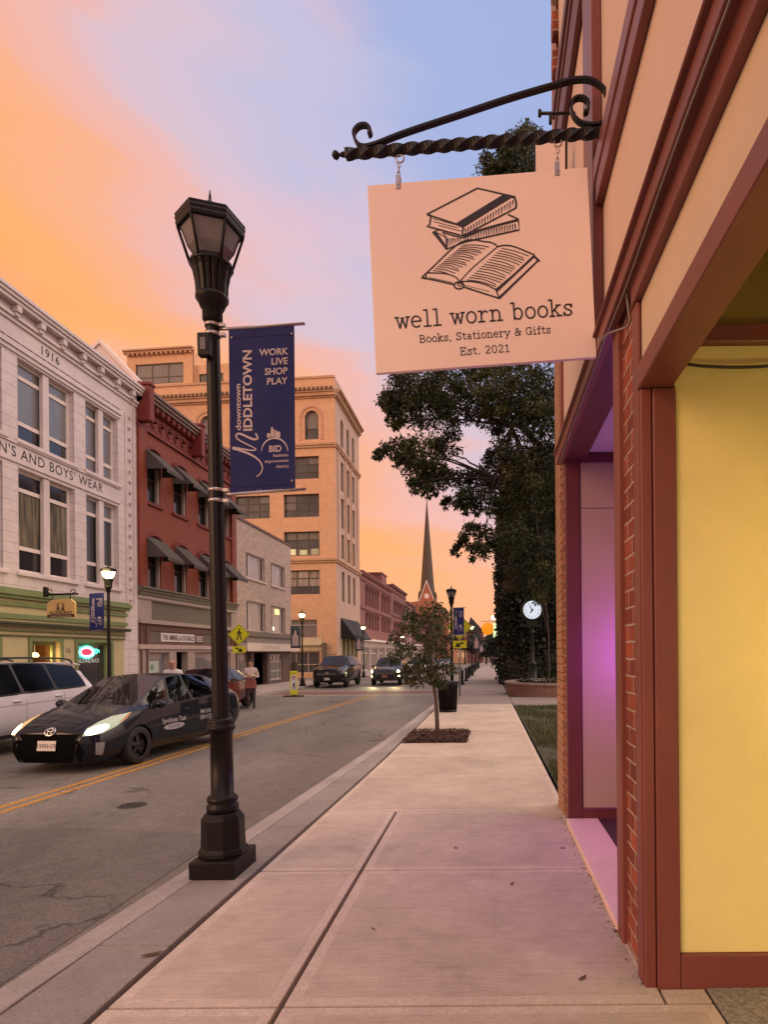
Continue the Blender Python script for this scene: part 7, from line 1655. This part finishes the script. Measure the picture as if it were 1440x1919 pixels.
def stance(h=1.70, arms='down', stride=0.0, lean=0.0):
    k = h / 1.75; J = {'pelvis': ((0, 0, .96), (.15, .11)), 'belly': ((0, 0, 1.10), (.145, .105)), 'chest': ((0, 0, 1.33), (.16, .115)), 'neck': ((0, .005, 1.48), .055), 'jaw': ((0, -.015, 1.555), (.068, .075)), 'skull': ((0, .0, 1.645), (.080, .096)), 'crown': ((0, .01, 1.705), (.060, .07))}
    for s, x in (('a', 1), ('b', -1)):
        J['shoulder_' + s] = ((x * .175, .01, 1.40), .068); st = stride * x
        if arms == 'folded':
            J['elbow_' + s] = ((x * .255, .0, 1.13), .05); J['wrist_' + s] = ((x * .05, -.20, 1.17 + .03 * x), .037); J['hand_' + s] = ((-x * .10, -.19, 1.20 + .02 * x), (.035, .045))
        else:
            J['elbow_' + s] = ((x * .235, .02 - st * .3, 1.12), .046); J['wrist_' + s] = ((x * .245, -.04 - st * .55, .88), .034); J['hand_' + s] = ((x * .24, -.06 - st * .6, .78), (.03, .042))
        J['hip_' + s] = ((x * .095, 0, .90), .105); J['knee_' + s] = ((x * .10, -.01 + st * .45 - .03 * abs(st), .50), .066); J['ankle_' + s] = ((x * .105, .02 + st * 1.0, .09), .046); J['toe_' + s] = ((x * .12, -.14 + st * 1.0, .04), .038)
    return {n: (tuple(c * k for c in p), r) for n, (p, r) in J.items()}
m_shirt = mat('pale_shirt', (0.46, 0.36, 0.32), 0.8, obj=True); m_shirt_w = mat('white_shirt', (0.55, 0.50, 0.50), 0.8, obj=True); m_tro = mat('dark_trousers', (0.045, 0.022, 0.022), 0.8, obj=True); m_tro2 = mat('black_clothes', (0.015, 0.013, 0.014), 0.8, obj=True)
man = person('man in pale shirt standing with folded arms beside the red saloon', rp(-8.25, 21.3), R(14), stance(1.70, 'folded'), m_shirt, m_tro)
ap = MB(); ap.add([(-.15, -.135, 1.04), (.15, -.135, 1.04), (.17, -.15, .72), (-.17, -.15, .72)], [(0, 1, 2, 3)]); ap.add([(-.15, -.135, 1.04), (-.17, -.15, .72), (-.2, .0, .74), (-.165, 0, 1.03)], [(0, 1, 2, 3)]); ap.add([(.15, -.135, 1.04), (.17, -.15, .72), (.2, .0, .74), (.165, 0, 1.03)], [(0, 1, 2, 3)]); ap.build('apron', mat('rust_apron', (0.20, 0.055, 0.04), 0.8, obj=True), man, world=False, normals=False)
person('bald man in white shirt bending behind the roof of the taxi', rp(-8.25, 16.1), R(20), stance(1.68), m_shirt_w, m_tro, hair=False, tilt=R(9), scale=1.06)
sit = {n: v for n, v in stance(1.72).items()}
sit.update({'hip_a': ((.10, -.05, .90), .10), 'hip_b': ((-.10, -.05, .90), .10), 'knee_a': ((.13, -.45, 1.0), .07), 'knee_b': ((-.13, -.45, 1.0), .07), 'ankle_a': ((.13, -.68, .66), .05), 'ankle_b': ((-.13, -.68, .66), .05), 'toe_a': ((.13, -.85, .64), .04), 'toe_b': ((-.13, -.85, .64), .04),
            'elbow_a': ((.27, -.12, 1.16), .047), 'wrist_a': ((.14, -.36, 1.24), .036), 'hand_a': ((.10, -.42, 1.28), (.03, .04)), 'elbow_b': ((-.25, -.12, 1.14), .047), 'wrist_b': ((-.12, -.36, 1.24), .036), 'hand_b': ((-.08, -.42, 1.28), (.03, .04))})
drv = person('driver in pale pink shirt and dark cap seated at the taxi wheel', (0, 0, 0), 0, sit, mat('pink_shirt', (0.42, 0.28, 0.30), 0.8, obj=True), m_tro2, scale=0.97)
M_ = Matrix.Translation(tx.root.location) @ Matrix.Rotation(tx.root.rotation_euler.z, 4, 'Z'); p = M_ @ Vector((.37, 2.12, -0.42)); drv.location = p; drv.rotation_euler = (R(-6), 0, tx.root.rotation_euler.z)
person('far pedestrian in black walking beside the wall', gl(0.55, 87), R(180), stance(1.72, stride=.25), m_tro2, m_tro2); person('second far pedestrian in dark coat walking nearer the buildings', gl(1.15, 89), R(180), stance(1.66, stride=-.2), mat('brown_coat', (0.05, 0.03, 0.025), 0.8, obj=True), m_tro2)

# ================================================================== trees and plants
def leaves(name, clumps, par, mats_, size, aspect=0.45, seed=1, droop=0.3, hollow=0.0):
    """many small pointed leaf faces scattered through clumps of (centre, radius, count, flattening)"""
    r_ = np.random.RandomState(seed); C_, Rr, N_ = [], [], []
    P, mi = [], []
    for c, r, n, fl in clumps:
        d = r_.normal(size=(n, 3)); d /= np.linalg.norm(d, axis=1)[:, None]; q = d * (r * (hollow + (1 - hollow) * r_.uniform(size=(n, 1)) ** 0.45)); q[:, 2] *= fl
        P.append(np.array(c)[None] + q); mi.append(np.where(r_.uniform(size=n) < 0.65, r_.randint(len(mats_)), r_.randint(len(mats_), size=n)))
    P = np.concatenate(P); mi = np.concatenate(mi); n = len(P)
    a = r_.normal(size=(n, 3)); a[:, 2] -= droop; a /= np.linalg.norm(a, axis=1)[:, None]
    b = np.cross(a, r_.normal(size=(n, 3))); b /= np.linalg.norm(b, axis=1)[:, None]
    s = size * r_.uniform(0.6, 1.35, size=(n, 1)); L = a * s; Wd = b * s * aspect / 2
    nrm = np.cross(a, b) * s * 0.12
    v = np.stack([P, P + L * .45 + Wd + nrm, P + L, P + L * .45 - Wd + nrm], 1).reshape(-1, 3)
    me = bpy.data.meshes.new(name); me.vertices.add(4 * n); me.vertices.foreach_set('co', v.ravel()); me.loops.add(4 * n); me.loops.foreach_set('vertex_index', np.arange(4 * n)); me.polygons.add(n)
    me.polygons.foreach_set('loop_start', np.arange(n) * 4); me.polygons.foreach_set('loop_total', np.full(n, 4)); 
    for m in mats_: me.materials.append(m)
    me.polygons.foreach_set('material_index', mi); me.update(); me.validate()
    o = bpy.data.objects.new(name, me); COL.objects.link(o); o.parent = par
    if par: o.location = -wl(par)
    return o
def leaf_mat(name, col):
    m, nt, N, L, b = _new(name); b.inputs['Base Color'].default_value = (*col, 1); b.inputs['Roughness'].default_value = 0.6
    tr = N.new('ShaderNodeBsdfTranslucent'); tr.inputs[0].default_value = (col[0] * 1.6, col[1] * 1.5, col[2], 1); mx = N.new('ShaderNodeMixShader'); mx.inputs[0].default_value = 0.25
    L.new(b.outputs[0], mx.inputs[1]); L.new(tr.outputs[0], mx.inputs[2]); L.new(mx.outputs[0], N['Material Output'].inputs[0]); return m
m_bark = mat('bark', (0.026, 0.019, 0.015), 0.9, var=0.35, scale=14, bump=1.0, bscale=40, stretch=(1, 1, 0.3)); m_bark2 = mat('young_bark', (0.085, 0.062, 0.048), 0.85, var=0.3, scale=20, bump=0.6, bscale=60)
LF = [leaf_mat('leaf_a', (0.026, 0.034, 0.010)), leaf_mat('leaf_b', (0.056, 0.068, 0.018)), leaf_mat('leaf_c', (0.014, 0.020, 0.007))]
LY = [leaf_mat('young_leaf_a', (0.040, 0.056, 0.018)), leaf_mat('young_leaf_b', (0.064, 0.064, 0.025)), leaf_mat('young_leaf_c', (0.026, 0.036, 0.014))]
def limb(mb, a, b, r0, r1, seed, wob=0.12, n=7):
    r_ = random.Random(seed); a, b = Vector(a), Vector(b); L = (b - a).length; P = []
    for k in range(n + 1):
        t = k / n; w = wob * L * sin(pi * t); P.append(a.lerp(b, t) + Vector((r_.uniform(-1, 1) * w * .4, r_.uniform(-1, 1) * w * .4, w * .6)))
    mb.tube(P, [r0 + (r1 - r0) * k / n for k in range(n + 1)], 7); return P
# the small street tree in its mulch bed
TB = gl(-1.13, 13.25)
st_ = thing('street_tree', 'small young street tree with sparse crown in a mulch bed', 'tree', TB)
tr_ = MB(); tr_.tube(spline([TB + Vector((0.02, 0, -.05)), TB + Vector((0.01, 0, .4)), TB + Vector((-.02, .01, .8)), TB + Vector((-.07, .0, 1.12)), TB + Vector((-.10, .02, 1.45)), TB + Vector((-.12, 0, 1.9)), TB + Vector((-.10, .02, 2.4))], 4), [0.050 - 0.0015 * k for k in range(25)], 9)
cl = []; rr_ = random.Random(4)
for k in range(30):
    a = k * 2.399 + .4; z = 1.05 + 1.65 * ((k + .5) / 30); prof = sin(pi * min(1, max(0.0, (z - .78) / 2.15))) ** 0.75; R_ = 0.78 * prof * rr_.uniform(.65, 1.08)
    tip = TB + Vector((-.20 + R_ * cos(a), R_ * sin(a), z + rr_.uniform(-.05, .12))); o0 = TB + Vector((-.10, 0, max(1.0, z - .55 * R_ - .15)))
    if tip.x - TB.x > .26 and z > 1.5: continue
    limb(tr_, o0, tip, .014, .004, k); cl.append((tuple(tip), .19, 92, .85)); cl.append((tuple(o0.lerp(tip, .62)), .16, 45, .85))
for s in (.42, .3): limb(tr_, TB + Vector((-.05, 0, 1.02)), TB + Vector((-s, .05, 1.62)), .024, .010, int(s * 100), .05)
tr_.build('trunk', m_bark2, st_); leaves('crown', cl, st_, LY, 0.085, .5, 3)
mu = MB(); ng = 26; v = []
rsm = np.random.RandomState(9)
for j in range(ng + 1):
    for i in range(ng + 1):
        s, t = i / ng, j / ng; y = 11.45 + 1.85 * t; x0, x1 = xat(SEAM, y) + .04, -.43 + .06 * t; x = x0 + (x1 - x0) * s + (.03 * mnoise.noise((s * 9, t * 9, 1)) if 0 < s < 1 else .04 * mnoise.noise((t * 14, s, 4)))
        e = min(s, 1 - s, t, 1 - t); v.append((x, y + .04 * mnoise.noise((s * 12, t * 3, 7)), gz(y) + .006 + min(1, e * 6) * (.035 + .03 * mnoise.noise((s * 16, t * 16, 2)))))
mu.add(v, [(j * (ng + 1) + i, j * (ng + 1) + i + 1, (j + 1) * (ng + 1) + i + 1, (j + 1) * (ng + 1) + i) for j in range(ng) for i in range(ng)], smooth=True)
m_mul = mat('bark_mulch', (0.060, 0.026, 0.018), 0.95, var=0.6, scale=30, bump=1.0, bscale=70)
for k in range(1500):
    x, y = rsm.uniform(-1.64, -.42), rsm.uniform(11.45, 13.3); x = max(x, xat(SEAM, y) + .03); a = rsm.uniform(0, pi); l, w = rsm.uniform(.02, .06), rsm.uniform(.005, .012); z = gz(y) + rsm.uniform(.03, .07) * min(1, 9 * min(x + 1.68, -.38 - x, y - 11.40, 13.35 - y))
    c_, s_ = cos(a), sin(a); h = rsm.uniform(-.02, .02); mu.add([(x - l * c_ + w * s_, y - l * s_ - w * c_, z - h), (x + l * c_ + w * s_, y + l * s_ - w * c_, z + h), (x + l * c_ - w * s_, y + l * s_ + w * c_, z + h + .006), (x - l * c_ - w * s_, y - l * s_ + w * c_, z - h + .006)], [(0, 1, 2, 3)])
mu.build('mulch_bed', m_mul, kind='stuff', normals=False)
# the big tree behind the shop
BT = Vector((4.6, 24, gz(24))); bt = thing('large_tree', 'large dark spreading tree behind the book sign and shop corner', 'tree', BT)
px = [(760, 735, 42), (800, 722, 48), (850, 716, 52), (915, 730, 45), (960, 722, 52), (1005, 730, 50), (1045, 740, 45), (735, 748, 20), (722, 742, 12), (768, 772, 32), (820, 772, 44), (876, 762, 36), (930, 775, 42), (990, 785, 50), (1040, 795, 45), (740, 775, 14), (752, 790, 10),
      (722, 842, 14), (748, 838, 24), (788, 838, 32), (826, 842, 26), (775, 872, 26), (806, 888, 28), (838, 892, 20), (792, 908, 16), (805, 915, 12), (775, 905, 12), (862, 898, 24), (900, 900, 26), (935, 880, 38), (985, 865, 48), (1035, 865, 42), (710, 846, 8), (752, 862, 12),
      (838, 938, 10), (862, 945, 14), (885, 945, 18), (908, 930, 20), (872, 925, 16), (882, 990, 16), (908, 1000, 22), (868, 1014, 10), (902, 1030, 20), (856, 1026, 7), (945, 950, 34), (992, 940, 48), (1035, 960, 42), (962, 1010, 40), (1012, 1035, 50), (985, 1075, 40), (1030, 1090, 36),
      (985, 250, 22), (962, 288, 30), (1000, 296, 36), (930, 318, 16), (1010, 262, 20), (1040, 300, 36)]
for k in range(26): px.append((930 + (k % 5) * 28, 340 + (k // 5) * 62, 44))
cl = []; bb = MB(); rr_ = random.Random(12)
limb(bb, BT + Vector((0, 0, -.3)), BT + Vector((-.5, .2, 7.5)), .48, .34, 1, .03); fork = BT + Vector((-.5, .2, 7.0))
limb(bb, fork, BT + Vector((-.8, .4, 16)), .32, .10, 2, .05); limb(bb, fork, BT + Vector((2.5, 1, 14)), .28, .08, 3, .06); limb(bb, fork, at(905, 890, 24.2), .20, .07, 5, .10); limb(bb, fork, at(960, 780, 23.5), .20, .07, 8, .10)
for k, (x, y, r) in enumerate(px):
    Y = 24 + rr_.uniform(-1.6, 1.6); c = at(x, y, Y); rm_ = r / 1150 * Y; cl.append((tuple(c), rm_ * 1.06, int(90 + 1350 * rm_ ** 2), .85))
    for q in range(4):                 # ragged outline: smaller sprays hung round each mass
        a = rr_.uniform(0, 2 * pi); c2 = c + Vector((cos(a) * rm_ * rr_.uniform(.8, 1.25), rr_.uniform(-.5, .5) * rm_, sin(a) * rm_ * rr_.uniform(.7, 1.1) - .12)); cl.append((tuple(c2), rm_ * rr_.uniform(.28, .5), int(20 + 260 * rm_ ** 2), .75))
    if k % 2 == 0 and y > 600:
        o0 = at(930, 900, 24) if x < 900 and y > 800 else (at(960, 800, 23.8) if y > 690 else BT + Vector((-.8, .3, 14))); P = limb(bb, o0, c, .05, .012, k + 20, .08)
        for q in range(2): e = Vector(P[4 + q]); limb(bb, e, e + Vector((rr_.uniform(-1, .2), rr_.uniform(-.4, .4), rr_.uniform(-.3, .7))) * rm_ * 1.3, .015, .005, k * 3 + q, .1, 4)
for k in range(34): a, z = rr_.uniform(0, 2 * pi), rr_.uniform(7, 19); q = rr_.uniform(1.5, 5.5); cl.append(((BT.x + 1.5 + q * cos(a), BT.y + 2 + q * sin(a) * .8, z), 1.3, 420, .85))
bb.build('trunk', m_bark, bt); leaves('crown', cl, bt, LF, 0.155, .40, 5, droop=.6)
# ivy covered building beyond the courtyard
ib = thing('ivy_building', 'brick building almost hidden by dark ivy behind the post clock', 'building', (5, 38, gz(36)))
mb = MB(); mb.box(0.95, 12, 35.2, 44, -1.2, 12.6); mb.build('wall', brick('ivy_wall_brick', (0.07, 0.035, 0.028), (0.05, 0.026, 0.022), (0.05, 0.03, 0.026)), ib); mb = MB(); mb.box(0.86, 12.1, 35.1, 44.1, 12.602, 12.9); mb.build('coping', m_taup, ib)
mb = MB(); mb.box(0.90, 1.35, 35.12, 35.6, 9.5, 12.6); mb.build('corner_pier', m_och, ib)
for x in (3.0, 5.4, 7.8):
    mb = MB(); mb.box(x, x + 1.0, 35.13, 35.19, 1.4, 3.4); mb.build('window', m_glass, ib)
cl = []
for k in range(760):
    z = rr_.uniform(0, 1) ** .8 * 12; x = rr_.uniform(.75, 9.5); cl.append(((x, 34.9 + rr_.uniform(-.25, .12), z - .3), .42, 44, 1.0))
for k in range(130): z = rr_.uniform(-.3, 11); cl.append(((.78 + rr_.uniform(-.10, .1) + (.10 if z > 9 else 0), 35.0 + rr_.uniform(-.1, 6), z), .30, 36, 1.1))
IV = [leaf_mat('ivy_leaf_a', (0.016, 0.022, 0.010)), leaf_mat('ivy_leaf_b', (0.028, 0.032, 0.013)), leaf_mat('ivy_leaf_c', (0.010, 0.015, 0.008))]
iv = leaves('ivy', cl, None, IV, .19, .8, 8, droop=.8); tag(iv, 'dark ivy covering the courtyard wall behind the post clock', 'climbing plant')
cl = [((1.6 + rr_.uniform(-.6, 5), 30.5 + rr_.uniform(-1.5, 2.5), gz(30) + rr_.uniform(.2, 1.6)), .6, 130, .9) for _ in range(22)]
sh_ = leaves('courtyard_shrub', cl, None, IV, .15, .6, 18); tag(sh_, 'dark shrubs massed at the foot of the ivy wall', 'shrub')
sp_ = thing('sapling', 'thin bare sapling stem rising beside the post clock', 'tree', gl(2.45, 24.8)); mb = MB(); mb.tube(spline([gl(2.45, 24.8), gl(2.45, 24.8) + Vector((.02, 0, 1.5)), gl(2.43, 24.8) + Vector((0, 0, 3)), gl(2.2, 24.8) + Vector((0, 0, 4.6))], 5), .028, 6); mb.tube(spline([gl(2.44, 24.8) + Vector((0, 0, 2.6)), gl(2.2, 24.7) + Vector((0, 0, 3.6)), gl(2.05, 24.7) + Vector((0, 0, 5.0))], 5), .014, 6); mb.build('stem', m_bark2, sp_)
cl = [((2.95 + 1.7 * sqrt_ * cos(t), 26.4 + 1.8 * sqrt_ * sin(t), b0 + .52), .20, 70, .7) for sqrt_, t in [(math.sqrt(rr_.random()), rr_.uniform(0, 2 * pi)) for _ in range(34)]]
pp = leaves('planter_plant', cl, None, [LF[1], LF[0], IV[1]], .09, .5, 21, droop=-.4); tag(pp, 'low leafy plants filling the brick planter', 'plant')
fl_ = MB()
for k in range(26):
    x, y, z = 1.35 + rr_.uniform(0, 1.2), 24.7 + rr_.uniform(0, .9), b0 + .62 + rr_.uniform(-.03, .08)
    fl_.lathe([(0.0, 0.0), (0.028, 0.006), (0.03, 0.02), (0, 0.028)], 6, (x, y, z), cap=False)
o = fl_.build('white_blossom', mat('white_petal', (0.5, 0.45, 0.45), 0.7), None); tag(o, 'scatter of small white flowers at the front of the planter', 'flowers'); o['kind'] = 'stuff'
# trees and houses closing the far end
def far_tree(label, loc, h, r, seed, mats_=IV):
    t = thing('street_tree', label, 'tree', loc, group='trees at the far end of the street'); r_ = random.Random(seed); mb = MB(); top = Vector(loc) + Vector((0, 0, h * .7)); mb.tube([Vector(loc) - Vector((0, 0, .3)), Vector(loc) + Vector((.1, 0, h * .35)), top], [.22, .16, .05], 6); cl = []
    for k in range(22):
        a, z = r_.uniform(0, 2 * pi), r_.uniform(.35, 1); q = r * sin(pi * (1 - z) ** .7 * .9 + .1) * r_.uniform(.3, 1); c = Vector(loc) + Vector((q * cos(a), q * sin(a), z * h)); cl.append((tuple(c), r * .36, 60, .85)); mb.tube([Vector(loc) + Vector((0, 0, h * (.3 + .3 * z))), c], [.06, .02], 5)
    mb.build('trunk', m_bark, t); leaves('crown', cl, t, mats_, .42, .6, seed)
for lab, x, y, h, r, s in (('dark tree past the second pedestrian near the green box signs', 1.0, 112, 5.2, 2.0, 31), ('round dark tree standing below the orange sign', -.4, 130, 5.4, 2.4, 32), ('tall dark tree before the distant gabled house', -5.6, 148, 9.2, 2.6, 33), ('wide dark tree at the road end between houses', -3.0, 150, 7.2, 2.6, 34), ('green tree by the church gable', -11.8, 140, 8.8, 3.0, 35)): far_tree(lab, gl(x, y), h, r, s, LF if s == 35 else IV)
hs = thing('gabled_house', 'dark gabled brick house closing the end of the street', 'building', gl(-3.4, 168)); g0 = gz(168)
mb = MB(); mb.prism([(-5.6, 166, g0), (-1.2, 166, g0), (-1.2, 166, 7.0), (-5.6, 166, 7.0)], (0, 9, 0)); mb.build('wall', m_mbrk2, hs); mb = MB(); mb.prism([(-6.0, 165.8, 7.0), (-0.8, 165.8, 7.0), (-4.6, 165.8, 11.2)], (0, 9.4, 0)); mb.build('roof', mat('dark_roof', (0.03, 0.025, 0.028), 0.7), hs)
for x in (-4.8, -3.6, -2.4):
    mb = MB(); mb.box(x, x + .7, 165.93, 165.99, 3.2, 5.0); mb.build('window', m_frame_w, hs)
pe = thing('peach_building', 'peach coloured building with lit shop sign at the street end', 'building', gl(-7.5, 167))
mb = MB(); mb.box(-11, -5.7, 166, 174, g0, 6.4); mb.build('wall', mat('peach_render', (0.62, 0.33, 0.18), 0.7), pe); mb = MB(); mb.box(-11.2, -5.6, 165.7, 174, 6.402, 6.9); mb.build('cornice', m_ochs, pe)
mb = MB(); mb.box(-8.4, -5.8, 165.8, 165.98, 4.6, 5.5); mb.build('shop_sign', emit('lit_orange_fascia', (1.0, 0.32, 0.09), .8), pe)
for x in (-8.2, -7.0): mb = MB(); mb.box(x, x + .8, 165.94, 165.99, .2, 3.4); mb.build('shop_window', emit('lit_shop_%d' % int(-x), (1.0, .55, .25), .6), pe)
bw = thing('end_house', 'low brown house behind the trees at the road end', 'building', gl(2, 172)); mb = MB(); mb.box(-1.0, 7, 170, 178, g0, 5.6); mb.build('wall', m_taup, bw); mb = MB(); mb.prism([(-1.4, 169.6, 5.6), (7.4, 169.6, 5.6), (3, 169.6, 8.2)], (0, 8.8, 0)); mb.build('roof', MATS['dark_roof'], bw)
# fallen leaves on the pavement
m_fl = mat('dry_leaf', (0.10, 0.055, 0.03), 0.8)
for k, (x, y, s, a) in enumerate(((1160, 1745, .045, .3), (960, 1657, .03, 1.2), (855, 1590, .028, 2.0), (1092, 1835, .035, .8), (700, 1742, .02, 2.6), (1055, 1590, .03, .1), (285, 1790, .06, .5))):
    g = gp(x, y); lf = MB(); n = 7; v = [(s * (t - .5) * 2, (-1) ** j * s * .32 * sin(pi * t), .004 + .012 * abs(t - .5)) for j in (0, 1) for t in np.linspace(0, 1, n)]
    lf.add(v, [(i, i + 1, n + i + 1, n + i) for i in range(n - 1)], smooth=True); o = lf.build('fallen_leaf', m_fl, None, world=False, normals=False); o.location = g + Vector((0, 0, .003)); o.rotation_euler = (0, 0, a); tag(o, ['dry brown leaf lying against the brick pier foot', 'small dry leaf in the middle of the big pavement slab', 'tiny leaf near the long dark joint, beyond the cross joint', 'curled leaf at the near end of the slab by the entrance', 'dark speck of leaf close to the long joint', 'thin leaf lying near the marble sill', 'crumpled leaf on the grey kerb strip'][k], 'leaf', 'fallen leaves on the pavement')
